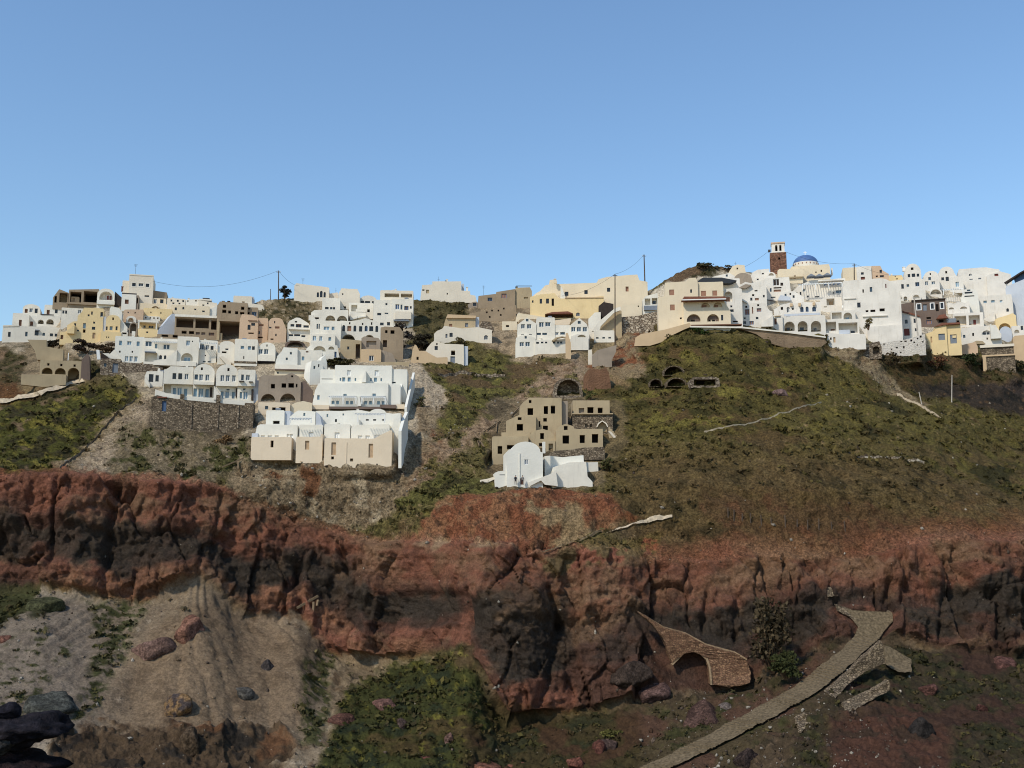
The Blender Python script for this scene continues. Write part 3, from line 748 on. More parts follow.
h.vol('rubble_masonry', [(100, 359), (120, 358.6)], [('W', 103.4, 363.4, 106, 367), ('d', 112, 363, 118, 372.6, {'m': 'grey_canopy'})], deep=4)
h = House('metal_shed', 'white slanting shed roof leaning behind the ruined stone hut', 100, 360, cat='shed')
h.poly('roof', 'frame_white', [(95.6, 350), (98.6, 350), (100.4, 359.4), (97, 359.6)], 0, .6)
h.poly('roof', 'frame_white', [(103, 353.6), (112, 356.6), (119, 360), (112, 359.4)], 0, .6)
h.vol('dark_boards', [(100.6, 352.6), (110, 354.4)], off=-1, deep=3)

# ---- arcade house at the far left slope
h = House('arcade_house', 'grey arcade building with three dark arches on the left slope', 61, 384, cat='building')
h.vol('beige', [(39, 361), (80.6, 360.4)], [('a', 41, 368.2, 51.8, 374.6, {'d': 3}), ('a', 54, 368, 65, 374.4, {'d': 3}), ('a', 67, 367.2, 78.6, 383.4, {'d': 3.4})] + [('h', x, 363.8, x + 2.2, 366.2, {'d': .5}) for x in (46, 59, 72.4)], deep=4.5)
h.poly('yard_wall', 'beige', [(21, 376), (65.6, 374.5), (65.6, 384.5), (44, 387.6), (21, 386)], .02, 1.4)
h.poly('back_wall', 'beige', [(25, 341.6), (44, 341), (44.6, 347.6), (61.6, 349.6), (61.6, 361), (36, 361), (33, 352)], -5, -2.5)
h.box('railing', 'frame_white', 66.4, 352.6, 67.2, 360.2, -2.4, -2.2)
h = House('old_wall', 'short weathered wall running right of the arcade building', 86, 378, cat='wall')
h.vol('brown_wall', [(80.6, 360), (86, 353), (88, 356), (90, 377)], deep=3)
# ---- white cluster around the middle-left of the ridge
GM = 'houses of the middle-left cluster'
h = House('cream_house', 'pale skyline house with a three-light arched window left of the middle', 312, 300, group=GM)
h.vol('pale', [(294, 286), (296, 283.6), (329, 287)], [('A', 316.6, 292, 318.8, 297), ('A', 319.8, 290.6, 322.4, 297), ('A', 323.4, 291.6, 325.6, 297)], deep=8)
h.vol('pale', [(329, 293), (338, 291.6)], off=-3, deep=4)
h.antenna(302, 277, 285)
h = House('white_house', 'white house with two small windows in front of the three-light arched window', 331, 310, group=GM)
h.vol('white', fl(322, 340, 298), [('w', 325, 307, 328.6, 309.4), ('W', 330, 307, 332.4, 309.4), ('w', 333, 307, 335, 309.4)], deep=7)
h = House('cream_house', 'tall pale house with rounded top edge on the skyline, middle-left', 348, 309, group=GM)
h.vol('pale', [(338, 294), (341, 288.4), (357, 288.8), (359.6, 293.6)], [('w', 341.6, 293.4, 343, 295), ('h', 341, 306.4, 346, 308.6)], deep=8)
h.vol('cool_white', [(339, 300), (344, 307)], off=.6, deep=2)
h = House('white_house', 'white house with two shaded arches below the skyline, middle-left', 330, 321, group=GM)
h.vol('white', [(311, 313), (314, 310.6), (322, 310), (348, 309.4)], [('a', 325.4, 315.4, 335.2, 320.8, {'d': 1.8, 'in': [('w', 328, 318, 333, 320.7)]}), ('a', 337, 315.4, 347.2, 320.8, {'d': 1.8, 'in': [('w', 339, 318, 342, 320.7)]}), ('h', 315, 317.6, 318.8, 319.4, {'d': .4})], deep=6)
h.box('chimney', 'white', 308.6, 315.6, 313.4, 321, .3, 1)
h = House('vaulted_house', 'low white vault with a row of three black windows, middle-left', 368, 306, group=GM)
h.vol('white', vt(359.6, 376.6, 295.4, 300.6), [('w', 360.6, 301, 364, 303.2), ('w', 365, 301, 370, 303.2), ('w', 372, 301, 374.8, 303.6)], deep=7)
h = House('white_house', 'white house with curved terrace parapets beside the tall white block', 361, 321, group=GM)
h.vol('white', fl(348.6, 373, 303), [('o', 351, 305, 357, 311.6, {'d': 1.2}), ('h', 367, 309, 369.6, 312)], off=-2.6, deep=6, base=316)
h.vol('white', [(350, 312), (365.6, 312.4), (366, 320)], off=0, deep=2)
h.poly('parapet', 'cool_white', [(350.6, 318.6), (358, 316.6), (365.4, 315.6), (365.4, 316.6), (358, 318), (350.6, 320.4)], .02, .8)
h.poly('arched_roof', 'white', [(355.4, 309.6), (359, 307.6), (363, 309.4), (366, 311.8), (356, 311.8)], -1.8, -.4)
h = House('white_block', 'tall plain white block with three tiny windows, middle-left', 384, 327, group=GM)
h.vol('white', [(373, 306), (373.4, 300), (395, 299.6)], [('w', 385, 303, 387, 305.2), ('w', 377, 313, 381, 315.4), ('W', 384.4, 312.6, 388, 314), ('w', 380, 322.6, 383.6, 325.4), ('w', 387, 322, 390, 325.4)], deep=8)
h = House('white_house', 'white house with a roof pergola and blue balcony doors above a green hollow', 404, 328, group=GM)
h.vol('white', fl(391, 413, 298.8), [('W', 395, 304.2, 399, 309.4, {'m': 'door_blue'}), ('W', 400.2, 304.6, 402, 309.6), ('w', 404, 306, 408.2, 310, {'m': 'door_blue'}), ('w', 409.6, 306, 411.4, 308.6), ('o', 393.6, 321, 408.4, 325.6, {'d': 1.2})], deep=9)
h.vol('pale', fl(379.6, 412.8, 290.6), [('o', 384, 293.6, 398.6, 297.4, {'d': 2.2, 'in': [('w', 387, 295.4, 394, 297.3)]}), ('o', 400.4, 293.6, 411.6, 297.4, {'d': 2.2})], off=-1.4, deep=7, base=300)
h.box('balcony', 'pale', 395, 311.4, 411, 319, .02, .9)
h.box('awning', 'grey_canopy', 393.4, 319.6, 409, 320.8, .02, 1.2)
h = House('white_house', 'white round-topped house with two rows of three dark windows, middle-left', 298, 341, group=GM)
h.vol('white', [(287, 324), (289, 321), (293, 319), (295.4, 317.6), (299, 317.8), (303, 320), (308, 323), (310, 326)], [('w', 294.2, 321, 296.6, 322.6), ('w', 290, 324.2, 293.8, 326.8), ('w', 295.4, 324, 301, 327.4), ('w', 303, 325, 308.4, 327.4), ('w', 288.6, 334.4, 293, 336.4), ('w', 294, 334.2, 300, 336.2), ('w', 301.2, 335, 305.2, 337)], deep=7)
h.box('ledge', 'white', 288, 328.6, 309, 329.4, .02, .7)
h = House('white_house', 'white many-windowed house right of the round-topped white house', 325, 347, group=GM)
h.vol('white', [(309.6, 318), (313, 317.6), (316, 320.6), (340.6, 321)], [('W', 316, 324, 317.4, 329), ('W', 318, 324, 319.2, 329), ('t', 323.2, 326.4, 329, 330), ('t', 331.2, 326.4, 334, 330)], off=-1, deep=7)
h.vol('white', fl(310.6, 335, 334), [('t', 312.4, 336, 316, 341), ('t', 319, 336, 322.2, 341), ('t', 328.2, 337, 331, 340.6)], off=0, deep=4)
h = House('white_house', 'white facade with a row of arched windows over two dark arches', 361, 341, group=GM)
h.vol('white', [(338, 325), (340, 321), (350, 321.4), (359, 320), (365, 318), (372, 320), (377, 322), (380.6, 326.4), (381.4, 331)],
      [('A', 342, 325.4, 344.8, 331.6), ('w', 347, 326.2, 351, 331.4, {'m': 'shutter_brown'}), ('A', 353.2, 325.6, 356, 331.6), ('w', 358.8, 326.2, 362, 331.6), ('A', 364.4, 325.6, 367.4, 331.2), ('w', 369, 326, 373, 331), ('A', 375.2, 325.4, 378, 331.6), ('h', 348.6, 322.4, 350, 324.6, {'d': .3}), ('h', 361.6, 322.8, 363, 325, {'d': .3}), ('h', 370.6, 322, 372, 324.6, {'d': .3}),
       ('a', 341.6, 334.6, 355, 341, {'d': 3.2, 'in': [('d', 342.4, 336, 354, 341, 'frame_brown')]}), ('a', 364.2, 334.6, 374.4, 340.4, {'d': 3.2, 'in': [('d', 365, 336, 374, 340.3, 'frame_brown')]})], deep=8)
h = House('ruined_house', 'brown ruined stone house with bare walls below the arched-window facade', 380, 362, group=GM)
h.vol('beige', [(340, 342), (341, 339.6), (355, 340.4), (361, 341)], [('h', 355.4, 344.4, 359.8, 360, {'d': 2, 'm': 'brown_wall'}), ('w', 347, 347, 349, 350)], off=-2, deep=5)
h.vol('grey_plaster', [(361, 338.4), (364, 336.6), (378, 338), (380, 341)], [('h', 366, 341, 376, 347.6, {'d': .6, 'm': 'grey_plaster'})], off=-3, deep=5)
h.vol('concrete', [(380, 328), (384, 326.4), (399, 326.8), (403, 332), (403, 345)], [('h', 384.6, 330, 387, 333), ('h', 390, 330, 394, 333.6), ('h', 382.6, 340, 386.6, 347, {'m': 'brown_wall'})], off=-3.6, deep=6)
h.vol('sand_wall', fl(360.6, 381, 349.4), [('w', 369, 355.6, 373.6, 361)], off=0, deep=4)
h.vol('grey_plaster', [(381, 350), (392, 353), (396, 361)], off=-.8, deep=4)
h.poly('garden_wall', 'beige', [(376, 362), (409, 361.4), (409, 366), (378, 366)], .6, 1.0)
h = House('rock_cave', 'dark arched cellar mouth under white houses near the peach row', 295, 347, cat='cellar')
h.vol('brown_wall', vt(285, 305, 340.6, 345), [('a', 287, 341.8, 303, 347, {'d': 2.5})], deep=4)
h.box('roof_edge', 'white', 288, 339.4, 304, 340.5, .1, .7)
h = House('white_house', 'white house with two low dark arches above a dark shrub bank', 322, 361, group=GM)
h.vol('white', [(306, 349), (311, 344.6), (337, 345), (339.6, 358)], [('a', 313, 346, 325.4, 351.4, {'d': 1.6, 'in': [('w', 316, 349, 322, 351.3)]}), ('a', 328, 346.2, 334, 349.4, {'d': 1}), ('w', 318, 355, 320.4, 357), ('w', 334.2, 351.4, 336.4, 357.2, {'m': 'door_blue'})], deep=7)
h = House('white_house', 'white stepped house at the right of the upper hotel row', 288, 370, group=GM)
h.vol('cool_white', [(275.4, 362), (277, 356), (281, 351.6), (283, 347.4), (297, 348), (297.4, 369)], [('W', 289.4, 352, 291.4, 354.4), ('W', 285.4, 357.6, 287.4, 360)], deep=6)
h.vol('white', fl(297.4, 322, 349.4), [('t', 301.4, 356, 304, 360), ('h', 305.4, 350.6, 308, 352, {'d': .3, 'm': 'shutter_brown'})], off=-.6, deep=6)
h.poly('stair_wall', 'white', [(274.6, 369), (274.6, 364.6), (300, 364.6), (311, 366), (311, 369)], .3, 1)
h = House('white_house', 'narrow white houses with blue shaded sides beside a stepped lane', 316, 384, group=GM, yaw=26)
h.vol('cool_white', [(309.6, 372), (311, 361), (322, 360), (323, 372)], [('W', 313, 366, 315, 369), ('w', 317.6, 364, 319, 367)], deep=5)
h.vol('cool_white', [(321, 358), (325, 354), (327, 364)], off=-2.4, deep=4)
h = House('cream_wall', 'low cream garden wall with a small opening above the brown arched house', 290, 376, cat='wall')
h.vol('cream', [(274.4, 373), (275, 370.4), (304, 371), (312, 374)], [('w', 277, 372, 278.6, 374)], deep=2)
h.box('coping', 'brown_wall', 274.6, 369, 306, 370.2, -.5, .5)

# ---- brown arched house and the two big white complexes
GW = 'large white terraced complexes'
h = House('arched_house', 'brown plaster house with two wide arches under small windows', 280, 402)
h.vol('grey_plaster', [(258, 378), (262, 375.6), (284, 375.2), (291, 372.4), (298, 376), (300.4, 381)], [('h', 270.4, 384, 274.4, 388.6), ('h', 281, 383.2, 285.6, 387.6), ('h', 287.8, 382.8, 293.4, 387.4), ('h', 295.4, 383.4, 297, 387), ('h', 290.4, 375, 292.4, 377, {'d': .4}), ('a', 260.8, 394, 275, 401.6, {'d': 2.4, 'in': [('d', 266, 397, 269, 401.5, 'frame_brown')]}), ('a', 280, 393.2, 295.4, 401.8, {'d': 2.4, 'in': [('d', 285, 396, 291, 401.7, 'shutter_brown')]})], deep=8)
h.poly('side_wall', 'brown_wall', [(300.6, 382), (304, 380), (313, 390), (313, 402), (300.6, 402)], -1.4, -.4)
h.vol('blue_or_shade', fl(252.6, 258, 381), off=-1.5, deep=4)
h = House('cream_annex', 'cream basement front with two dark windows below the brown arched house', 275, 413, cat='building')
h.vol('base_cream', fl(258, 290, 402.4), [('h', 272, 407.4, 275.8, 410), ('h', 279, 407, 285.4, 411, {'d': .6}), ('W', 264.8, 406, 268, 409.6)], deep=5)
h.vol('cream', [(290.4, 405), (296, 402), (303, 400.4), (312, 402)], off=-.6, deep=4)
h = House('white_complex', 'upper white terraced complex with slatted pergolas and a brown eave', 356, 407, cat='building', group=GW, yaw=3)
h.vol('cool_white', fl(334, 391.4, 365.2), [('t', 346.4, 370, 350, 375.6, {'m': 'frame_white'}), ('t', 374, 370, 378, 375.6, {'m': 'frame_white'})] + ws('t', 377.4, 381.6, 3, 341.6, 347, 373.4, m='glass_blue') + ws('t', 378, 381, 1.6, 339, 354, 369.6, 380), off=-3, deep=8)
h.vol('cool_white', fl(319.4, 334, 369.6), [('h', 321, 378.8, 332, 379.6, {'d': .3, 'm': 'grey_canopy'})], off=-3.4, deep=7)
h.vol('cool_white', fl(391.4, 407, 369), [('w', 391.8, 381.4, 395.4, 383)], off=-3.4, deep=6)
h.poly('fin_wall', 'cool_white', [(361, 382), (364.4, 370.6), (365.2, 370.6), (365.4, 382)], -2.98, -.8)
h.vol('cool_white', [(312.6, 403), (314.6, 391), (318, 383.6), (388, 383), (388.2, 405)], [('t', 317, 395.4, 319.4, 400)] + ws('t', 400.8, 404.4, 3, 331.4, 336, 345.6, 350, 364, 369, 377, 381.6) + [('t', 343, 394, 346.4, 396.6), ('t', 372.2, 393.4, 375.6, 396)], off=0, deep=4)
h.vol('cool_white', fl(388.2, 400.4, 384), [], off=-.6, deep=4)
h.pergola(330.4, 396.6, 357, 405, 1.6, 13, 'frame_white', 3, .5)
h.pergola(362, 396.6, 386, 405, 1.6, 12, 'frame_white', 3, .5)
h.poly('fin_wall', 'cool_white', [(357.4, 406), (358, 396), (359.4, 396), (361, 406)], .02, 1.6)
h.box('eave', 'brown_wall', 329, 406.6, 381, 409, .2, 2.2)
h.box('eave', 'brown_wall', 380, 404.4, 396, 408, .2, 1.8)
h.box('low_wall', 'base_cream', 312, 405.2, 329, 409.6, .2, 1.2)
h.box('planter', 'base_cream', 396.4, 404, 404.6, 408.4, .3, 1.5)
MB()
h = House('boundary_wall', 'long white boundary wall descending at the right edge of the white complexes', 407, 420, cat='wall', Y=None)
def ramp_wall(h, pts, th, mat):
    """a wall that runs down the slope: pts = [(px, py_top, py_bottom, metres back)]"""
    m = MB()
    for px, pt, pb, bk in pts:
        Yh = h.Y + bk
        for xx in (0, th):
            a = Vector(P(px, pt, Yh)); b = Vector(P(px, pb, Yh))
            M = Matrix.Translation(h.e.location) @ Matrix.Rotation(h.yaw, 4, 'Z'); I = M.inverted()
            m.v += [tuple(I @ (b + Vector((xx, 0, -1)))), tuple(I @ (a + Vector((xx, 0, 0))))]
    n = len(pts)
    for i in range(n - 1):
        o = i * 4; q = o + 4
        m.f += [(o, q, q + 1, o + 1), (o + 3, q + 3, q + 2, o + 2), (o + 1, q + 1, q + 3, o + 3)]
    m.f += [(0, 1, 3, 2), (n * 4 - 4, n * 4 - 2, n * 4 - 1, n * 4 - 3)]
    return m.build('wall', mat, h.e)
ramp_wall(h, [(404.5, 407, 422, 0), (408.5, 390, 408, 8), (412.6, 372.5, 384, 17)], .5, 'cool_white')
h = House('boundary_wall', 'short white stepped wall just inside the long boundary wall', 399, 408, cat='wall')
ramp_wall(h, [(398.5, 392, 404, 0), (401, 380, 396, 4), (405.5, 371, 384, 9)], .5, 'cool_white')
h = House('white_complex', 'lower white terraced complex standing on a cream base with narrow doors', 325, 460, cat='building', group=GW, yaw=1)
zb = 463
h.vol('base_cream', [(250.6, 437), (291, 437)], [('h', 270, 440.6, 273, 447.4, {'d': .8})], off=.9, deep=5, base=456)
h.vol('base_cream', [(295.6, 436.8), (320, 436.6), (320.2, 434), (322, 434)], [('d', 304.6, 440.8, 308.8, 449.6)], off=.6, deep=5, base=459)
h.vol('base_cream', [(324, 438), (346, 438.4), (373, 438.6), (384, 433), (391.6, 430)], [('d', 331, 442.4, 335.6, 455), ('h', 331, 456.4, 333.8, 459.4, {'d': .8}), ('h', 350, 458.4, 353, 461.4, {'d': .8}), ('d', 368.4, 443.6, 372.8, 457.6)], off=1.2, deep=5, base=464)
h.vol('base_cream', [(346, 442), (346.5, 442)], off=1.3, deep=1, base=463, part='rib')
h.vol('cool_white', [(254.6, 433), (256, 426), (259, 424.4), (296.6, 425)], ws('t', 435.4, 441.6, 4, 260, 267, 274, m='frame_white') + ws('t', 434, 441.6, 2.8, 286, 289.4, m='frame_white'), off=-1.2, deep=6)
h.vol('blue_or_shade', fl(251, 257, 433.4), off=-.9, deep=2, base=440)
h.vol('cool_white', fl(298, 322, 424.6), [('t', 308.2, 432, 312.4, 437, {'m': 'frame_white'})], off=-1.6, deep=6)
h.vol('cool_white', fl(323.4, 349.4, 424), [('t', 334, 432.4, 339, 440, {'m': 'frame_white'})], off=-1.8, deep=6)
h.vol('cool_white', [(350, 430), (352, 424.6), (389, 424)], ws('t', 435.4, 441, 4.4, 357.4, 365, m='frame_white') + [('t', 374, 434.6, 380.6, 441, {'m': 'frame_white'})], off=-2, deep=6)
h.vol('cool_white', fl(264.6, 283, 410.4), [('h', 271.6, 420.8, 278.4, 424, {'d': .8})], off=-5, deep=5, base=430)
h.vol('blue_or_shade', fl(283, 289, 411), off=-5.5, deep=4, base=430)
h.vol('cool_white', [(288.6, 417), (294, 412), (297, 410.6), (314, 411.4)], [('t', 302, 413, 304, 416)] , off=-5, deep=6, base=430)
h.vol('cool_white', [(314, 411), (340, 411), (346, 410.6), (360, 410), (371, 412)] , ws('w', 419, 422, 2, 334) + [('t', 325.4, 414, 327, 417), ('t', 341.4, 413.4, 343, 415.4)], off=-5.4, deep=6, base=430)
h.vol('cool_white', [(358.6, 414)] + vt(369, 385, 408.8, 412.6) + [(392, 413.6), (400, 413)], ws('w', 419, 420.6, 3, 365, 372.4, 381.6), off=-5, deep=6, base=430)
h.poly('fin_wall', 'blue_or_shade', [(315, 425), (315, 412), (319, 416), (321, 425)], -4.9, -2)
h.pergola(290, 418.6, 312, 424, 1.6, 8, 'frame_white', 2, .4)
h.pergola(358.4, 414.4, 386, 424, 3, 10, 'frame_white', 2, .8)
h.stair(350.6, 418, 357, 426, -4.9, -2.4, 'cool_white', 6)
h.vol('cool_white', [(389.4, 431), (392, 425), (394, 416), (400, 413)], off=-3, deep=3, base=462, part='gable_wall')
ramp_wall(h, [(398.4, 431, 463, -1.2), (401.5, 420, 456, 4), (405, 412, 447, 9)], .6, 'cool_white')

# ---- middle of the ridge
GC = 'houses in the middle of the ridge'
h = House('white_house', 'windowless white stepped house alone on the skyline above the green hollow', 449, 300, group=GC)
h.vol('pale', [(420.4, 298), (422, 285.4), (432, 284.6), (432.2, 281.6), (461, 281.2), (461.4, 290.4), (470, 291), (470.4, 294.4), (475.4, 295.4), (476.6, 301)], [('h', 422.2, 289.6, 424.4, 291, {'d': .3}), ('h', 426, 290, 429, 293.6, {'d': .25, 'm': 'beige'}), ('h', 446.6, 293, 447.8, 294.6, {'d': .3})], deep=9)
h.vol('blue_or_shade', fl(461.4, 464, 283.6), off=-4, deep=4, base=295)
h.chimney(446.6, 281.4, .5, 1.0, 'white'); h.chimney(445.4, 281.4, .35, .6, 'metal_dark')
h.chimney(467, 291, .5, 1.4, 'white', 1.0)
h = House('brown_house', 'long low brown house with two windows on the skyline, centre', 500, 308, group=GC)
h.vol('concrete', [(478, 301), (478.4, 296), (496, 293.8), (496.2, 292), (515, 289)], [('w', 487.6, 297.6, 492.2, 301), ('w', 501.4, 293.6, 506.6, 298, {'m': 'shutter_brown'})], deep=7)
h.vol('beige', [(515, 289.6), (516, 287.6), (530, 287.2), (532, 291)], [('h', 524, 297, 528, 299, {'d': .3, 'm': 'beige'})], off=-.6, deep=6)
h.vol('grey_plaster', [(468, 304), (473, 302), (477.6, 301.6)], [('w', 473, 303, 476.4, 306)], off=-.4, deep=4)
h.box('railing', 'metal_dark', 516, 285.6, 532, 286.2, -3, -2.9)
h.chimney(516.6, 288, .6, .8, 'dark_boards'); h.chimney(500.6, 293, .4, .6, 'pale')
h.antenna(483.4, 284, 296)
h = House('terrace_wall', 'grey-brown terrace wall with small square holes below the brown skyline house', 492, 321, cat='wall')
h.vol('concrete', [(469, 314.6), (477, 312), (500, 308), (516, 305)], [('h', x, y, x + 1.6, y + 1.8, {'d': .5}) for x, y in ((486, 311.4), (491.2, 307.6 + 2), (497.6, 308.6 + 1), (503, 307.6), (489, 316), (500, 314))], deep=3)
h = House('stone_house', 'beige stone house with a pinkish flat roof on the green slope, centre', 463, 343, group=GC)
h.vol('beige', [(444, 324), (446, 317.4), (475.4, 316.4)], [('w', 449, 324, 452, 328, {'m': 'shutter_brown'}), ('w', 465, 323, 468, 327, {'m': 'grey_canopy'})], off=-2.4, deep=6)
h.vol('sand_wall', [(446, 317.6), (447.4, 314.4), (476, 315.6), (475.6, 317)], off=-1.9, deep=6, base=318, found=0, part='roof')
h.vol('blue_or_shade', fl(475.4, 479, 317), off=-3, deep=5)
h.vol('pale', [(434, 334), (437, 331), (442, 329), (444, 326), (462, 328.4), (478, 327), (492, 329.6)], [('w', 449.4, 333, 452.6, 337), ('w', 445.4, 334, 447.4, 338, {'m': 'grey_canopy'}), ('A', 484, 335, 488, 339.6)], deep=5)
h.poly('rubble_edge', 'rubble_masonry', [(479, 327), (482, 321), (490, 322), (494, 328), (493, 331), (479, 330)], -4, -1)
h = House('ruined_house', 'roofless cream ruin with a broken gable and one dark window', 440, 363, group=GC)
h.vol('pale', [(425, 352), (427, 348), (431, 343), (434, 341), (441, 342.6), (444, 343.8), (463.6, 344.4), (464, 357)], [('h', 451, 350.4, 455, 355), ('w', 434.4, 346, 437.6, 350), ('h', 436, 343, 437.4, 345, {'d': .4}), ('d', 450.4, 356.2, 455, 363, {'m': 'grey_canopy'})], off=-2, deep=5)
h.vol('sand_wall', [(411, 361), (412.4, 350), (414.6, 344.6), (416.6, 346), (419, 351), (425, 351), (433, 355.6), (437, 357.6), (447.6, 357)], [('h', 416.4, 357, 418.6, 360, {'d': .5})], deep=1.2)
h.vol('blue_or_shade', fl(464, 468, 346), off=-2.4, deep=4)
h = House('cream_wall', 'small cream walled terrace left of the white house with gables', 511, 330, cat='wall')
h.vol('cream', fl(502, 517, 321.4), [('h', 506, 325, 509, 327, {'d': .4})], deep=3)

h = House('gabled_house', 'white apartment house with two gables and blue-grey windows, centre', 553, 352, group=GC, yaw=0)
wb = [('W', 521, 324, 525, 328.6), ('W', 527, 324, 531.4, 328.6), ('W', 526, 318.8, 528.6, 321.4), ('W', 524.6, 336, 526.8, 338.6), ('W', 519.6, 342, 524, 346.4), ('W', 525.4, 341.8, 530, 346.4)]
h.vol('white', [(517.4, 324), (527, 317.6), (536.4, 323)], [w for w in wb if w[2] < 330] + [('h', 521, 334.2, 524, 334.8, {'d': .15, 'm': 'grey_canopy'}), ('h', 529, 334, 532, 334.8, {'d': .15, 'm': 'grey_canopy'})], off=-.4, deep=8)
h.vol('white', [(515.4, 345), (516, 337.8), (520, 336), (526, 334.6), (533, 337), (535, 337.6)], [w for w in wb if w[2] > 330], off=.6, deep=3, base=359)
h.vol('white', fl(536.6, 555, 317.4), [('W', 539.2, 322, 544, 327), ('W', 545.4, 322, 550.8, 326.4), ('W', 536.8, 332.8, 541, 335), ('W', 542.4, 332.8, 547, 335)], off=-.6, deep=8)
h.vol('white', fl(555, 571, 325), [('W', 554.6 + .8, 332, 558.8, 335), ('W', 560.4, 332, 565, 334.6)], off=-.8, deep=7)
h.vol('white', [(571, 324), (579.6, 318), (587, 324), (589.4, 331)], [('W', 578, 321, 581, 323.8)] + [('W', x, 326.8, x + 4.4, 331.6) for x in (571.4, 577, 583)], off=-.4, deep=8)
h.vol('white', [(535, 340), (571, 339)], [('w', 536.2, 341.8, 539, 343.8)] + ws('w', 341.6, 343.4, 2.4, 541, 545) + ws('w', 341.4, 343.6, 2.4, 553, 557, 560), off=.9, deep=3, base=354)
h.vol('white', [(571, 336), (577, 334), (584, 334), (588.6, 337)], [('a', 577.6, 334.8, 586, 337.2, {'d': 1})], off=.9, deep=3, base=347)
h.poly('arched_canopy', 'beige', [(552, 340.4), (556, 337.4), (562, 336.2), (567, 337), (567, 338), (562, 337.2), (557, 338.4), (554, 341)], .9, 2)
h = House('chimney_stack', 'tan square masonry pier rising in front of the white gabled house', 567.5, 356, cat='pier', dY=-2.0)
h.vol('sand_wall', [(565.6, 338), (566, 333), (568, 333), (571, 343)], deep=1.2)

h = House('yellow_house', 'large pale yellow house stretching along the skyline with a stepped left gable', 590, 318, group=GC)
h.vol('cream', [(531, 296), (536, 292.6), (540, 290.4), (545, 285), (549, 284), (550, 279.4), (556.6, 279), (557.4, 283.6), (597, 282.8), (599, 279.4), (608, 277), (638, 275.2), (640, 281), (648, 282.4)], [('w', 565, 291.4, 568.6, 295.6), ('w', 584.6, 290, 588, 294), ('w', 607.4, 288, 610.6, 292), ('h', 626, 287, 629, 292, {'d': .4, 'm': 'shutter_brown'})], off=-3.5, deep=8)
h.vol('yellow', [(530, 296), (541, 293.6), (554.6, 292.6), (559, 298), (574, 298.4), (604, 296)], [('w', 531.8, 299.6, 533.4, 302), ('w', 539.6, 298.2, 542, 303), ('w', 546, 298, 549, 303), ('w', 551.6, 298, 554, 305.4, {'m': 'void'}), ('h', 545, 313.4, 573, 317.6, {'d': 2, 'm': 'brown_wall'}), ('A', 576, 312.4, 580, 316)], deep=7)
h.poly('canopy', 'roof_tile', [(545, 313.4), (552, 311.6), (568, 311), (573, 313.2)], .02, 1.6)
h.poly('gable_wall', 'cool_white', [(560.4, 298.2), (561, 286.4), (562, 286.4), (566, 298.2)], -2.8, -1.4)
h.box('ledge', 'sand_wall', 565, 297, 604, 298, -.9, .2)
h.vol('cream', [(515.4, 319), (517, 313), (520, 312.4), (536, 315), (545, 316.4)], off=1.2, deep=3)
h.vol('base_cream', [(554, 320), (571, 318)], off=1.0, deep=3, base=327)
h.chimney(555, 279, .6, .6, 'cream')
h = House('white_stair_wall', 'white stepped stair wall climbing beside a dark shed roof, centre right', 605, 340, cat='stairs', group=GC)
h.poly('stair_wall', 'white', [(592, 331), (599, 321.4), (607, 315), (615, 308.6), (621, 306.8), (621, 310.4), (615, 312.4), (608, 319), (601, 326), (599, 332)], 0, .8)
h.vol('white', [(588.6, 318), (595, 312.4), (601, 312), (601, 325), (597, 335)], off=-2, deep=4)
h.vol('beige', [(600.6, 325), (614, 313), (622, 311)], off=-1, deep=2)
h.vol('white', fl(594, 614.4, 330.4), ws('W', 337, 338.6, 2.6, 596, 602.4, 608.4), off=.9, deep=3, base=342)
h.vol('dark_boards', [(599, 306), (604, 302), (614, 304)], off=-4, deep=3, base=314)
h = House('shed', 'brown-roofed open shed among shrubs below the yellow skyline house', 620, 303, cat='shed')
h.poly('roof', 'brown_wall', [(603.4, 300), (607, 296), (645, 294.4), (650, 297.6), (640, 301), (612, 301.6)], -3, 1.2)
h = House('cream_wall', 'cream walled terrace left of the big cream house', 635, 317, cat='wall')
h.vol('cream', [(620, 308), (624, 303.6), (629, 304.6), (640, 303), (642, 299)], [('h', 638, 305.6, 639.2, 307, {'d': .3})], deep=4)
h = House('white_house', 'small white porch house tucked left of the big cream house', 650, 312)
h.vol('white', [(642.6, 300), (646, 296), (658, 293.4)], [('o', 645, 298.4, 650.6, 305, {'d': 1.6}), ('o', 652, 298, 657.6, 304.4, {'d': 1.6, 'in': [('w', 653, 300, 656, 303)]})], deep=4)
h.box('balcony', 'grey_canopy', 644, 305.6, 658, 310, .02, .6)
h = House('stone_wall', 'rough grey stone retaining wall left of the big cream house', 638, 333, cat='wall')
h.vol('pale_masonry', [(614, 321), (618, 317), (640, 315.6), (657, 311.6), (659, 334)], deep=4, dY=0) if False else h.vol('pale_masonry', [(614, 321), (618, 317), (640, 315.6), (657, 311.6), (659, 334)], deep=4)
h = House('cream_house', 'big three-storey cream house with brown tiled canopy and rounded porches', 697, 330, group=GC, yaw=-6)
h.vol('cream', [(658.4, 300), (659, 296.4), (665.4, 295.6), (665.8, 282), (687, 281), (690, 278), (697, 277.6), (699, 282)],
      [('s', 670, 289, 675, 294.6), ('s', 670.6, 304, 675.2, 309.8), ('w', 691.2, 289.2, 693, 292.6), ('h', 680.2, 317, 682, 318.8, {'d': .3}), ('w', 691.6, 304.6, 693.6, 307.2), ('h', 684.4, 304.4, 688, 306, {'d': .2, 'm': 'shutter_brown'})], deep=9)
h.vol('cream', fl(699, 724.4, 282.2), [('s', 702, 291, 707, 296.2), ('s', 713.4, 291, 718.2, 296.2)], off=-.6, deep=8)
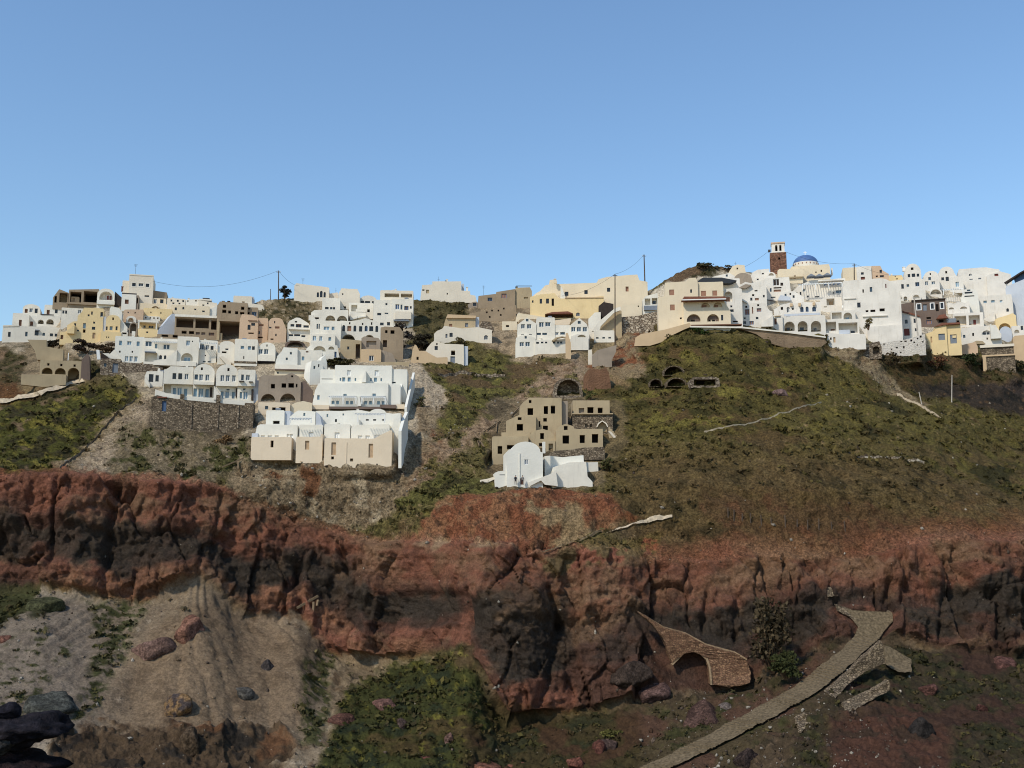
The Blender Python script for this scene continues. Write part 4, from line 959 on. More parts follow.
h.vol('cream', [(684, 301), (724, 301), (725.6, 303), (731, 312), (731, 326)], [('a', 701.6, 302.8, 710.6, 307.6, {'d': .93, 'in': [('d', 703, 304.6, 707.4, 307.5, 'shutter_brown')]}), ('a', 714, 302.8, 723, 307.8, {'d': .93, 'in': [('d', 715.4, 304.6, 719, 307.7, 'shutter_brown')]}), ('a', 687, 314, 701, 321.6, {'d': .93, 'in': [('d', 687.4, 315, 690.6, 321.5, 'brown_wall'), ('d', 695.8, 314.6, 700.4, 321.5, 'brown_wall'), ('d', 690.8, 314.6, 695.6, 318.8, 'brown_wall'), ('d', 691, 319, 695.4, 321.5, 'void')]}), ('a', 707.4, 314.4, 719.4, 321.8, {'d': .93, 'in': [('d', 716.2, 315, 719, 321.7, 'brown_wall'), ('d', 708.2, 315.4, 716, 319.2, 'brown_wall'), ('d', 709, 319.4, 711, 321.7, 'void'), ('d', 712.6, 319.4, 715.6, 321.7, 'void')]}), ('w', 721.4, 315.4, 723.6, 321)], off=1.0, deep=5)  # brown and black panels in the lower porches paint their inner shade
h.poly('canopy', 'roof_tile', [(682, 300.4), (685, 296.2), (726, 297), (728, 300.2)], 1.02, 2.8)
h.box('canopy_edge', 'frame_white', 683, 299, 727, 300, 2.82, 2.95)
h.box('terrace_slab', 'frame_brown', 688, 324.6, 742, 325.8, .9, 2.6)
h = House('tan_wall', 'smooth tan retaining wall sloping below the big cream house', 665, 344, cat='wall', dY=-.5)
h.poly('wall', 'sand_wall', [(634, 345.6), (635.4, 337), (641, 333.6), (665, 329.6), (690, 323.4), (692, 327), (684, 330), (668, 337.4), (662, 342), (650, 345.4)], -3, 0)
# ---- right-hand cluster
GR_ = 'houses of the right-hand hilltop cluster'
def RH(label, x, base, name='white_house', cat='house', **k):
    return House(name, label, x, base, cat, k.pop('group', GR_), **k)
h = RH('dark flat canopy house behind the big cream house on the brown knoll', 718, 290, 'canopy_house')
h.vol('warm_white', fl(712, 740, 279), deep=5)
h.poly('canopy', 'dark_canopy', [(696, 281.6), (703, 277), (722, 277.6), (737, 281), (730, 283.6)], .1, 2.5)
h = RH('cream house with a domed end at the top of the brown knoll', 738, 283, 'cream_house')
h.vol('cream', [(729, 272), (733, 266), (738, 264.6), (745, 265.4), (746, 272)], [('h', 737, 267.6, 738.6, 269.4, {'d': .3})], deep=5)
h.vol('warm_white', [(712, 276), (730, 272.6), (736, 276)], [('W', 726, 274, 728, 276.2)], off=.8, deep=4)
h.vol('grey_plaster', vt(734, 752, 273, 280), off=1.2, deep=5)
h = RH('white house front with a tall arched niche beside the big cream house', 730, 328)
h.vol('warm_white', [(724.6, 292), (726, 289), (738, 288), (743, 289)], [('a', 725.4, 291.4, 733.4, 301.6, {'d': 1.4, 'in': [('d', 727, 296, 731, 301.5, 'shutter_brown')]}), ('w', 731, 305.4, 733, 307.4), ('w', 730.4, 309.4, 734.2, 312), ('h', 733, 321, 738, 322.4, {'d': .3})], deep=7)
h = RH('white house with many small windows and a slanting stair edge, by the long wall', 753, 328)
h.vol('warm_white', [(736, 302), (738, 296), (748, 302), (757, 303.4), (766, 304), (770, 311), (773, 312)], [('w', 740, 309, 743, 314.6), ('w', 745.4, 309, 750, 314.6, {'m': 'shutter_brown'}), ('w', 757.4, 308.4, 762, 312, {'m': 'shutter_brown'}), ('h', 746, 305.6, 748, 307.6, {'d': .3}), ('h', 758, 304.4, 760, 306.4, {'d': .3}), ('w', 744, 317, 746, 319), ('w', 743.4, 321, 746.4, 323.6), ('w', 749.6, 321, 754, 324.6, {'m': 'shutter_brown'}), ('w', 756.2, 317, 758.8, 319.4), ('w', 752.6, 307, 753.8, 313.6, {'m': 'shutter_brown'})], deep=7)
h.stair(761, 317.6, 773, 325.6, .1, 1.2, 'warm_white', 8)
h.poly('stair_edge', 'cool_white', [(736, 294.4), (738, 295), (748, 301.4), (748, 303), (737, 296.6)], .02, .5)
h = RH('upper white house with pairs of small windows under the brick tower', 757, 304)
h.vol('warm_white', [(738, 288), (741, 284), (746, 281.4), (752, 283), (767, 280)], [('w', 750.4, 297.4, 752.6, 300.4), ('w', 755, 298, 759, 300.4, {'m': 'shutter_brown'}), ('h', 752.4, 294, 754.6, 296, {'d': .3}), ('h', 755, 290, 758, 291.4, {'d': .3}), ('w', 763.2, 295.2, 765, 297.6)], deep=7)
h.poly('lean_to', 'grey_plaster', [(739, 287), (746, 283.6), (752, 284.6), (746, 288)], .02, .9)
h = RH('white house with a rounded roof just left below the brick tower', 762, 288)
h.vol('warm_white', [(751, 276), (753, 272), (758, 269.6), (770, 269)], [('w', 757, 278.4, 759, 280), ('h', 762.4, 273, 764.4, 274.4, {'d': .3})], deep=6)
h.vol('warm_white', [(766, 278)] + vt(767, 776, 272.4, 276), [('a', 769, 273.4, 774.4, 276, {'d': .8})], off=.6, deep=5)
h = RH('white house with a black shuttered terrace window below the brick tower', 775, 300)
h.vol('warm_white', [(764, 281), (766, 278), (790, 277.4), (791, 290)], [('w', 773.8, 279, 780, 285.6, {'m': 'dark_boards'}), ('w', 781, 283, 783.8, 286, {'m': 'dark_boards'}), ('w', 774, 287.2, 782, 288.6, {'m': 'dark_boards'}), ('w', 774, 289.6, 781.2, 291.8, {'m': 'shutter_brown'}), ('W', 770.2, 288, 772, 291.6), ('w', 771, 296.6, 775.6, 297.8)], deep=7)
h.poly('planter', 'brown_wall', [(768, 300), (771, 299.4), (774, 301), (772.6, 302.8)], .02, .8)
h = RH('long cream terrace house with a ledge between the tower and the dome', 791, 281, 'cream_house')
h.vol('cream', [(778, 270), (780, 268.4), (803, 269.4)], [('w', 794, 275.6, 796, 278.8, {'m': 'shutter_brown'})], deep=6)
h.box('ledge', 'beige', 778, 276.6, 803, 277.8, .02, .6)
# church
h = House('domed_church', 'cream church with a blue dome on a white drum on the skyline', 811, 280, 'church')
h.vol('cream', [(790.4, 268), (792, 265.6), (829.6, 265), (830.4, 268)], [('h', 821, 270.4, 822.4, 272.4, {'d': .3}), ('h', 815.6, 271.8, 817, 273.2, {'d': .3})], deep=10)
def lathe(prof, cx, cy, seg=28):
    m = MB()
    for r, z in prof:
        for k in range(seg):
            t = 2 * math.pi * k / seg
            m.v.append((cx + r * math.cos(t), cy + r * math.sin(t), z))
    for i in range(len(prof) - 1):
        for k in range(seg):
            k2 = (k + 1) % seg
            m.f.append((i * seg + k, i * seg + k2, (i + 1) * seg + k2, (i + 1) * seg + k))
    m.f.append(tuple((len(prof) - 1) * seg + k for k in range(seg)))
    return m
h.cur = -7.0
cx = h.X(806); zc = h.Z(266); rr = h.X(819.2) - cx; zt = h.Z(255.4)
lathe([(rr, zc - 1), (rr, h.Z(264.2)), (rr * .97, h.Z(263.9))], cx, 7.0).build('drum', 'white', h.e)
zd = h.Z(264.2); h.cur = 0.0
lathe([(rr * .955 * math.cos(a), zd + (zt - zd) * math.sin(a)) for a in [math.pi / 2 * i / 12 for i in range(12)]] + [(.05, zt)], cx, 7.0).build('dome', 'dome_blue', h.e, True)
for i in range(9):
    a = R(200 + i * 17.5)
    MB().box(-.14, .14, -.06, .06, .3, .7).build('drum_window', 'shutter_brown', h.e).matrix_local = Matrix.Translation((cx + rr * 1.0 * math.cos(a), 7.0 + rr * 1.0 * math.sin(a), zd - .95)) @ Matrix.Rotation(a + math.pi / 2, 4, 'Z')
MB().box(cx - .1, cx + .1, 6.9, 7.1, zt - .1, zt + 1.3).box(cx - .45, cx - .102, 6.92, 7.08, zt + .75, zt + .95).box(cx + .102, cx + .45, 6.92, 7.08, zt + .75, zt + .95).build('cross', 'cross_white', h.e)
h.box('finial', 'warm_white', 831.4, 269, 833, 276, -2, -1.4)
h = House('bell_tower', 'square brown stone bell tower with a white two-arched belfry', 779, 272, 'tower', yaw=-13)
h.vol('tower_stone', [(770.4, 252.6), (787, 252.4)], [('h', 778.8, 257.4, 780.6, 259.6, {'d': .5})], deep=4.6, part='shaft')
h.vol('warm_white', fl(772.4, 785.4, 243.4), [('a', 776, 244.8, 778.4, 251, {'d': 1.4, 'in': [('d', 776.1, 245.4, 778.3, 250.9, 'void')]}), ('a', 780.2, 244.8, 782.4, 251, {'d': 1.4, 'in': [('d', 780.3, 245.4, 782.3, 250.9, 'void')]})], off=-.5, deep=3.6, base=252.5, found=0, part='belfry')
h.box('cornice', 'peach', 771.8, 242, 786, 243.3, -4.2, -.3)
h.box('cornice', 'warm_white', 771.4, 251.8, 786.2, 252.4, -4.4, -.2)
h.box('loudspeaker', 'metal_dark', 768.8, 249, 771.4, 251, -1.5, -.5)
h = RH('white open terrace with grey sunshades and slatted roof below the blue dome', 818, 300, 'terrace_restaurant', 'building')
h.vol('warm_white', [(792, 290), (800, 284), (812, 280), (846, 279.6)], ws('w', 291, 296, 1.6, 796, 800) + [('W', 803, 288, 806, 291), ('w', 807.2, 295, 809, 297), ('W', 815, 296, 819.4, 297.4), ('h', 833, 293, 834.6, 294.4, {'d': .3}), ('W', 836, 291, 843, 294)], deep=6)
for i, (x, y) in enumerate(((812, 276.4), (820, 276.8), (828, 276.2))):
    MB().prism([(h.X(x - 4.6), h.Z(y + .8)), (h.X(x + 4.6), h.Z(y + .8)), (h.X(x), h.Z(y - 1.8))], -1.5, 1.2).build('sunshade', 'grey_canopy', h.e)
h.box('slab', 'warm_white', 819, 280, 845, 281.2, .02, 1.4)
h.pergola(802, 285, 842, 292, 3.0, 16, 'frame_white', 4, 1.4)
for x in (824, 828.4, 832.6, 837): MB().prism([(h.X(x), h.Z(287.6)), (h.X(x + 3), h.Z(286.4)), (h.X(x + 3.6), h.Z(284.6)), (h.X(x + .8), h.Z(285.6))], -2.2, -1.6).build('blue_blind', 'door_blue', h.e)
h = RH('white house with lilac shaded roof edge and pots left of the slatted terrace', 790, 306)
h.vol('warm_white', [(778, 298), (782, 292), (795, 291.4), (804, 297)], [('W', 785, 289.6 + 4, 787, 297), ('h', 790, 293, 791.6, 295, {'d': .3}), ('w', 793, 295.4, 795, 298)], deep=6)
h.poly('awning', 'blue_or_shade', [(778, 299.8), (781, 294.6), (791, 297), (791, 300.4)], .05, 1.6)
h = RH('white house with a row of small arched windows behind a pale railing', 802, 318)
h.vol('warm_white', [(774, 308), (781, 304), (790, 302.4), (821, 302.6)], [('h', 781, 306, 783.4, 309, {'d': .6}), ('A', 787, 306.4, 790, 312), ('h', 792.4, 307.4, 794, 309.6, {'d': .4}), ('A', 800.6, 306.8, 804, 312), ('A', 806, 306.8, 809, 312), ('A', 812.6, 307, 816.4, 312)], deep=6)
for x in (790.6, 799, 813.4): h.box('chimney', 'sand_wall', x, 302.8, x + 2.6, 305.6, .02, .6)
h.box('railing', 'blue_or_shade', 784, 313.4, 820, 315.4, .5, .7)
h = RH('white terrace front with three big round arches above the brown wall', 803, 334, 'arcade_house', 'building')
h.vol('warm_white', [(783, 316), (826, 316)], [('a', 784.6, 321, 795, 330.4, {'in': [('w', 787.4, 325, 790.6, 329.4)]}), ('a', 798, 321, 808, 331.4, {'in': [('w', 801, 325.4, 804.6, 330)]}), ('a', 811.2, 321.4, 821.4, 332.2, {'in': [('w', 814, 326, 818, 331)]})], deep=7)
h = RH('small white house with a single door beside the three round arches', 778, 329)
h.vol('warm_white', fl(772.6, 783, 315), [('d', 774.6, 318.2, 777, 324.4, {'m': 'frame_brown'})], deep=5)
h.box('lintel', 'beige', 775, 315.6, 781, 316.4, .02, .3)
h = RH('white house with a square shaded loggia above the blue parapet terraces', 834, 312)
h.vol('warm_white', [(820, 304), (821, 299), (826, 296.6), (842, 297.4), (843, 310)], [('o', 827, 298.4, 835, 305, {'d': 1.8, 'in': [('d', 830, 300, 834, 304.9, 'door_tan')]}), ('h', 824, 306, 827, 307, {'d': .2, 'm': 'beige'})], deep=6)
h = RH('white house with a tall arched loggia in the middle of the right cluster', 846, 327)
h.vol('warm_white', fl(831, 856, 310.4), [('o', 832.4, 312, 842.2, 318.4, {'d': 1.4}), ('a', 844, 312.6, 852.6, 322.4, {'d': 1.6, 'in': [('w', 846.6, 316.6, 850, 322.3, 'glass_blue')]})], deep=6)
h.box('railing', 'frame_white', 842.6, 305.4, 852, 307.6, -3, -2.8)
h = RH('white terraces with a pale blue parapet at the foot of the right cluster', 842, 346)
h.vol('warm_white', [(825, 320), (826, 319), (860, 319.6), (860, 327)], [('o', 826, 321.4, 837, 330.4, {'d': 2, 'in': [('d', 832, 327.4, 836, 330.3, 'frame_brown')]}), ('o', 839.4, 323, 858.4, 333.6, {'d': 2, 'in': [('d', 852, 330, 856, 333.5, 'glass_dark')]})], off=-1, deep=5)
h.box('parapet', 'blue_or_shade', 839.6, 330, 850.4, 334, -1.1, -.7)
h.vol('warm_white', [(824, 332), (838, 333.6), (866, 335)], [('h', 830.4, 337, 832, 339.4, {'d': .3}), ('d', 833.6, 336.8, 835.8, 342.2, {'m': 'door_tan'})], off=.4, deep=3, base=347)
# tall white house with the pole
h = RH('tall peach-topped house with a red window, right of the blue dome', 860, 282, 'peach_house')
h.vol('cream', fl(843, 857, 267), [], deep=7)
h.vol('warm_white', fl(857, 872, 266.6), [('w', 861.4, 272.4, 864.2, 274.8), ('w', 861, 277, 865.2, 281.6, {'m': 'door_red'})], off=.5, deep=8)
h.vol('peach', [(872, 266.6), (881, 267), (883, 271.6), (889, 275)], [('w', 880, 271, 882.4, 274), ('h', 876, 276.4, 878, 278, {'d': .3}), ('w', 880, 276.4, 884, 278.4)], deep=7)
h = RH('huge plain white house wall with few small windows, centre of the right cluster', 872, 344, dY=4)
h.vol('warm_white', [(845, 285), (846, 279.6), (885, 279), (889, 280), (902, 288), (903, 298)], [('w', 859, 302, 862.4, 307), ('h', 865, 289, 866.4, 292.4, {'d': .3}), ('W', 872.4, 287.2, 875, 292), ('h', 867.2, 310, 870, 312, {'d': .4}), ('h', 872, 309.8, 877, 312.2, {'d': .4}), ('h', 881.2, 309, 886.4, 312, {'d': .4}), ('d', 868, 336, 871.6, 342.4, {'m': 'frame_brown'}), ('h', 888.2, 284.8, 889.4, 289, {'d': .2, 'm': 'door_red'})], off=-1.5, deep=9)
h.vol('warm_white', [(868, 326.6), (903, 325.8)], off=-.7, deep=3)
h.box('ledge', 'warm_white', 864, 315.6, 889, 316.4, -1.48, -1.1)
h.box('ledge', 'warm_white', 846, 297, 858, 297.8, -1.48, -1.2)
h = RH('pale yellow house with small windows on the skyline left of the round gable', 893, 281, 'yellow_house')
h.vol('yellow', [(884, 274), (888, 275.2), (902, 275.6), (903, 278)], [('h', 886, 277, 888, 278.6, {'d': .3}), ('h', 896, 278.6, 898, 279.6, {'d': .3}), ('h', 895, 272.8 + 3, 896, 277, {'d': .3})], deep=5)
h = RH('white round-gabled house with three black windows on the right skyline', 912.6, 281, 'vaulted_house')
h.vol('warm_white', [(904.4, 275)] + vt(905, 921.4, 263.6, 272.5) + [(921.6, 275)], [('w', 908, 273.8, 910.6, 277), ('w', 912, 273.6, 915.6, 277), ('w', 917, 274, 919.6, 277), ('h', 911.6, 267.4, 914.2, 270, {'d': .3})], deep=8)
h.chimney(905, 268, .8, .8, 'warm_white', 1.5)
h = RH('white stepped house below the round gable with a dark corner window', 905, 300)
h.vol('warm_white', [(885, 282), (890, 280), (902, 279.6), (926, 280)], [('w', 902, 284, 904.6, 288.6), ('W', 907.4, 284.4, 910, 287), ('w', 916.2, 283, 920.2, 287), ('h', 889, 285.4, 890.2, 292, {'d': .2, 'm': 'grey_canopy'})], deep=6)
h.vol('warm_white', [(888, 296)] + vt(889, 903, 293.2, 296.4), [('a', 890, 294.2, 902.4, 298.8, {'d': 2})], off=1.0, deep=4)
h.vol('warm_white', vt(903, 908.4, 295.4, 299), [('a', 903.8, 296.4, 907.4, 301, {'d': 1})], off=1.2, deep=4)
h.vol('warm_white', vt(912, 921, 294.4, 297), [('a', 913, 295.4, 919.8, 299.2, {'d': 1.2})], off=.8, deep=4)
h = RH('small white vaulted house, left of two vaults on the right skyline', 931.6, 290, 'vaulted_house')
h.vol('warm_white', [(924, 276)] + vt(925, 939, 271, 275.6) + [(940, 277)], [('h', 930.6, 273, 932, 275, {'d': .3}), ('W', 929, 277, 931.6, 280), ('W', 925, 281, 928.6, 285), ('W', 932, 281.4, 935.6, 284.6)], deep=7)
h.vol('warm_white', [(928, 293)] + vt(929.4, 942, 288.6, 293.4), [('a', 930.2, 289.6, 941, 294.6, {'d': 1.6, 'in': [('d', 931, 291.6, 935, 294.5, 'void')]})], off=1.2, deep=4, base=298)
h = RH('larger white vaulted house, right of two vaults on the right skyline', 948, 291, 'vaulted_house')
h.vol('warm_white', [(939.4, 272)] + vt(940.4, 955, 266.6, 272.4) + [(957.6, 277)], [('h', 946.4, 271, 948.4, 273.4, {'d': .3}), ('w', 942, 277, 944.8, 280), ('w', 946.4, 276.8, 949.6, 281)], deep=8)
h.vol('warm_white', fl(950, 964, 277), [('t', 956, 282.4, 959.6, 287.4)], off=.4, deep=5)
h = RH('wide plain white house on the skyline at the right', 978, 298)
h.vol('warm_white', [(959.6, 270), (961, 267.8), (988, 268), (1001, 271), (1002, 275)], [('A', 970.4, 273.2, 973.4, 275.6), ('h', 970.6, 278.4, 974, 279.4, {'d': .2, 'm': 'grey_canopy'}), ('h', 979.6, 278, 982.6, 279.4, {'d': .2, 'm': 'grey_canopy'})], deep=9)
h.vol('warm_white', [(988, 276), (1001, 272.6), (1012, 276.4), (1013, 281)], [('h', 996, 275, 1000, 277.4, {'d': .3, 'm': 'door_red'})], off=.8, deep=6)
h = RH('white slatted pergola terrace below the right-hand vaulted houses', 951, 301, 'pergola_terrace', 'terrace')
h.vol('warm_white', fl(941, 964, 297.4), deep=3)
h.pergola(942.6, 290.4, 962.6, 297, 3, 9, 'frame_white', 3, 1.2)
h = RH('white house with a blue-grey terrace and small dark awnings, right cluster', 972, 315)
h.vol('cool_white', [(962, 298), (966, 289), (974, 288.6), (979, 292), (980, 306)], [('w', 966, 291.6, 974, 293.4), ('w', 965.6, 295.4, 975.6, 296.6), ('W', 968.6, 286.4 + 3, 972, 291)], deep=6)
h = RH('low white house with two curved dark vents under a scalloped wall', 958, 314)
h.vol('warm_white', [(948, 302), (954, 303.4), (960, 301.6), (966, 303.4), (970, 301)], [('a', 949, 307, 954.4, 309, {'d': .8}), ('a', 960.4, 306.8, 967.6, 309.2, {'d': .8})], deep=5)
h = RH('dark brown house with four white-framed windows in the right cluster', 930, 327, 'brown_house')
h.vol('brown_wall', [(913.6, 302), (914, 300), (947, 300)], [('w', 918.2, 303.6, 921.8, 309, {'sur': 'frame_white'}), ('w', 924, 304, 928, 310.4, {'m': 'grey_canopy'}), ('w', 932, 303.6, 935, 309, {'sur': 'frame_white'}), ('d', 937, 304.6, 939.8, 311.6, {'m': 'void'}), ('w', 941.8, 303.6, 944.6, 309, {'sur': 'frame_white'}), ('w', 927, 317, 931.4, 319, {'m': 'void'}), ('w', 926.6, 320, 932, 324, {'m': 'shutter_brown'}), ('h', 939, 320, 944, 323, {'d': .4})], deep=8)
h.box('eave', 'dark_boards', 913, 299, 947.4, 299.9, -1, .4)
h.poly('side_wall', 'brown_wall', [(900.6, 304), (902, 302.6), (913.6, 301), (913.6, 314.4), (901, 308)], -2.4, -.8)
h.poly('canopy', 'roof_tile', [(937, 319), (940, 315.4), (946, 315), (949, 319)], .02, 1)
h.box('awning', 'grey_canopy', 948.6, 319.6, 956.4, 324, -.6, .6)
h = RH('white house with a sloping roof edge and dark red shutter below the brown house', 900, 339)
h.vol('warm_white', [(880, 313), (904, 311.6), (913, 314), (921, 317.6), (922, 322)], [('w', 890, 319, 894, 324.4), ('w', 905.8, 320, 908.6, 324), ('w', 914.6, 319.4, 918, 323.6), ('d', 904.4, 329, 910, 336, {'m': 'door_red'}), ('w', 915.4, 329, 918.6, 332), ('h', 899.4, 313.6, 901, 315.6, {'d': .3})], deep=7)
h.poly('roof_edge', 'roof_tile', [(904, 311.4), (913, 313.4), (921.4, 317), (921.4, 317.8), (904, 312.4)], .02, .4)
h = RH('whitewashed rubble wall spotted with dark holes under the right cluster', 904, 353, 'rubble_wall', 'wall', group=None, dY=-5)
h.vol('spotted_white', [(880, 343), (888, 341.4), (908, 339.4), (926, 335)], [('h', x, y, x + w, y + hh, {'d': .7}) for x, y, w, hh in ((883.6, 342.6, 2, 1.2), (901, 340.8, 2, 1.2), (905, 340.6, 2.4, 1.4), (896, 346.4, 2.2, 1.6), (903.4, 346, 1.6, 2.4), (911, 339.8, 2, 2), (914, 342, 1.6, 1.6), (917.6, 338.4, 1.6, 1.4), (920.6, 336.4, 2, 2), (891, 348, 1.4, 1.4), (900, 351.6, 1.6, 1.4), (917, 345, 1.4, 1.2), (922.4, 342, 1.8, 1.4))], deep=3)
h = RH('yellow house with a grey shutter and torn grey poster wall at the lower right', 944, 353, 'yellow_house', group=None)
h.vol('yellow', [(926, 333), (936, 330), (936.2, 326.6), (948, 325)], [('d', 939.4, 333.6, 946, 340, {'m': 'grey_canopy'}), ('d', 931.4, 336, 933, 342, {'m': 'door_tan'})], deep=6)
h.vol('yellow', fl(948, 962, 325), [('h', 951, 335, 957.6, 344, {'d': .2, 'm': 'grey_canopy'}), ('w', 953.4, 336, 957, 338.4), ('d', 961, 339, 961.9, 344)][:-1], off=-.5, deep=6)
h.poly('roof_edge', 'roof_tile', [(936, 326.4), (944, 322.8), (962, 323.2), (962, 324.8), (948, 324.8)], -1, .4)
h = RH('pinkish curved garden wall beside the yellow house at the lower right', 963, 353, 'garden_wall', 'wall', group=None)
h.vol('peach', [(947, 349), (953, 348), (962, 345), (968, 344), (976, 342.6), (978, 347)], deep=2)
h = RH('white house with two wide square porches at the far right', 969, 327)
h.vol('warm_white', [(953.6, 314), (956, 312.6), (984, 313)], [('o', 955, 315.4, 966.8, 325, {'d': 2, 'in': [('d', 957.6, 318.6, 960.4, 324.9, 'void')]}), ('o', 969.2, 315.4, 980.4, 325, {'d': 2, 'in': [('d', 974.4, 319, 977, 324.9, 'door_red')]})], deep=6)
h = RH('white house with a fan-shaped window beside the descending white steps', 980, 346)
h.vol('warm_white', [(961.6, 327), (997, 326), (1002, 334)], [('a', 982.4, 330.8, 992.4, 335.4, {'d': .5, 'in': [('w', 983.4, 332, 991, 335.3)]}), ('h', 973, 332.6, 974.8, 335.6, {'d': .3}), ('W', 963.6, 334, 966, 337), ('h', 987, 338, 988.4, 340, {'d': .3})], deep=6)
h.stair(1001, 325.6, 991, 338, .1, 1.2, 'cool_white', 8)
h.poly('arched_canopy', 'beige', [(973, 342), (977, 340.4), (983, 341), (986, 344), (976, 343.6)], .4, 1.6)
h = RH('pale house with three faint windows below the brown ruin at the right', 996, 320)
h.vol('warm_white', [(979, 298), (981, 295), (1013, 295.4), (1014, 305)], [('t', 984.6, 300, 988, 302.4), ('t', 992.4, 300, 996, 302.4), ('t', 1001, 300.4, 1004, 303), ('A', 1007, 309, 1009.6, 312.4)], deep=7)
h.stair(982, 312.6, 995, 320, .1, 1, 'warm_white', 7)
h = RH('rough brown ruined wall between white houses at the far right skyline', 1001, 296, 'ruined_wall', 'wall', group=None)
h.vol('brown_wall', [(984, 294), (990, 291), (993, 286), (1003, 284.6), (1008, 286)], deep=3)
h = RH('blue-grey shaded house wall at the right edge under a dark slanted pergola', 1018, 326, yaw=-38)
h.vol('blue_or_shade', [(1008, 287), (1010, 285), (1030, 280)], deep=6)
h.poly('pergola_roof', 'dark_boards', [(1007, 281), (1024, 273), (1032, 270), (1032, 271.4), (1024, 274.4), (1008, 282.4)], -1, .6)
h.poly('pergola_screen', 'door_blue', [(1017, 279.4), (1024, 276), (1032, 272.8), (1032, 280), (1018, 284)], -1.4, -1)
h.box('post', 'frame_white', 1009, 282, 1009.8, 286, -.5, -.2)
h = RH('yellow house with one wide dark arch at the far right', 1006, 331, 'yellow_house')
h.vol('yellow', [(996, 319), (999, 317.4), (1006, 316), (1014, 313.6), (1017, 316)], [('a', 999, 323, 1011, 330.4, {'d': 2})], deep=6)
h = RH('pale blue-white barrel vault in front of the yellow arch at the far right', 1006, 343, 'vaulted_house')
h.vol('blue_or_shade', vt(1000, 1012.6, 326.4, 333), [], deep=5)
h.vol('warm_white', fl(1012.4, 1032, 326.6), [('a', 1015, 330.4, 1020, 334, {'d': .8}), ('w', 1021.6, 321 + 6, 1024, 331)], off=-.6, deep=6)
h = RH('two-tier dark rubble masonry wall standing on the slope at the far right', 999, 371, 'stone_wall', 'wall', group=None)
h.vol('dark_masonry', [(982.6, 347.6), (1015, 347)], off=-.8, deep=3)
h.vol('dark_masonry', [(983.6, 356.4), (1016, 355.6)], off=.2, deep=2)
h.box('coping', 'pale', 981.6, 344.4, 1016, 347, -1.2, -.4); h.box('coping', 'sand_wall', 983, 354.4, 1016.4, 356, -.1, .5)
h.box('buttress', 'sand_wall', 983.4, 356, 987, 371.4, .22, .5)
h = RH('plain tan block wall at the right edge of the lower cluster', 1022, 362, 'tan_wall', 'wall', group=None)
h.vol('sand_wall', [(1014.6, 337), (1017, 335.4), (1034, 335)], deep=4)
# long retaining wall along the foot of the right cluster
h = RH('long grey-brown retaining wall curving below the white right cluster', 783, 346, 'retaining_wall', 'wall', group=None, yaw=-4, dY=-.5)
h.poly('wall', 'old_wall', [(738, 327), (760, 328.6), (784, 332), (810, 336), (824, 338.4), (827, 343), (820, 348), (786, 348), (770, 343), (757, 334)], -3, 0)
h.poly('coping', 'white', [(690, 324.6), (742, 326), (784, 331), (826, 337), (826, 338.4), (784, 332.4), (742, 327.6), (690, 326)], .02, .4)
h = RH('grey stone arch and gate pier at the head of the gravel path', 870, 356, 'stone_wall', 'wall', group=None)
h.vol('rubble_masonry', [(860, 347), (866, 344), (880, 341.6), (882, 347)], [('a', 873, 346.4, 880, 354, {'d': 1.4})], deep=3)

# ---- the building site and the chapel in the middle of the slope
h = House('unfinished_villa', 'unfinished beige villa with stepped storeys and dark empty windows on the slope', 552, 447, cat='building', yaw=0)
sh = [('h', 529, 407.6, 533, 415, {'m': 'void'})]
h.vol('beige', [(519.6, 407), (523, 402.6), (529.4, 397.6), (562, 397.8)], [('h', 527.6, 408, 533.2, 415), ('h', 544, 406, 548.2, 414), ('h', 551, 405.6, 555.4, 413.6), ('h', 529, 400, 531.6, 403, {'d': .4}), ('h', 543.4, 418, 547, 421.6, {'d': .5}), ('h', 543, 425.6, 548, 430, {'d': .6}), ('h', 534.6, 420, 535.6, 422, {'d': .3}), ('h', 539, 421, 540.4, 427, {'d': .4})], off=-4, deep=7)
h.vol('beige', [(506, 421), (520, 414.6), (536, 416)], [('h', 517.8, 417.2, 521.6, 420, {'d': .4}), ('h', 516.8, 423.8, 523, 430.6)], off=-2.6, deep=5)
h.vol('beige', [(501.4, 432.4), (530, 432)], off=-2, deep=4)
h.vol('beige', [(530, 434), (535, 430.6), (543, 429), (550, 431), (556, 437)], [('h', 540.2, 433, 544, 439), ('h', 539, 443, 542.2, 446.4, {'d': .4})], off=-1.2, deep=5)
h.vol('beige', [(492, 438), (493, 436.4), (528.4, 436)], [('h', 497.6, 446, 502.2, 453.8), ('h', 507, 445, 514, 449.4)], off=.2, deep=5, base=464)
h.vol('beige', [(556, 430), (560, 426), (566, 423.8), (573, 426), (575, 429), (603, 428.8)], [('h', 564, 426, 567.8, 430, {'d': .4}), ('h', 562.6, 435.4, 569.2, 443.6), ('h', 579.8, 435, 585, 443), ('h', 592, 434, 598.4, 442.8), ('h', 548.6, 443.6, 553, 451.6)][:-1], off=-.2, deep=6, base=455)
h.vol('beige', [(546, 441), (555.4, 440.6)], [('h', 548.6, 443.6, 553, 451.6)], off=-.4, deep=4, base=455)
h.vol('grey_plaster', fl(562.4, 568, 401), off=-5, deep=4)
h = House('unfinished_annex', 'flat-topped beige annex over a dark stone arch right of the unfinished villa', 592, 432, cat='building', yaw=0, dY=1.0)
h.vol('beige', fl(573, 610, 400.4), [('h', 579, 408, 584.4, 413.6, {'d': .6, 'm': 'grey_plaster'}), ('h', 587.6, 407, 593.8, 413.8), ('h', 598, 407.6, 603, 413.2)], off=-.6, deep=7)
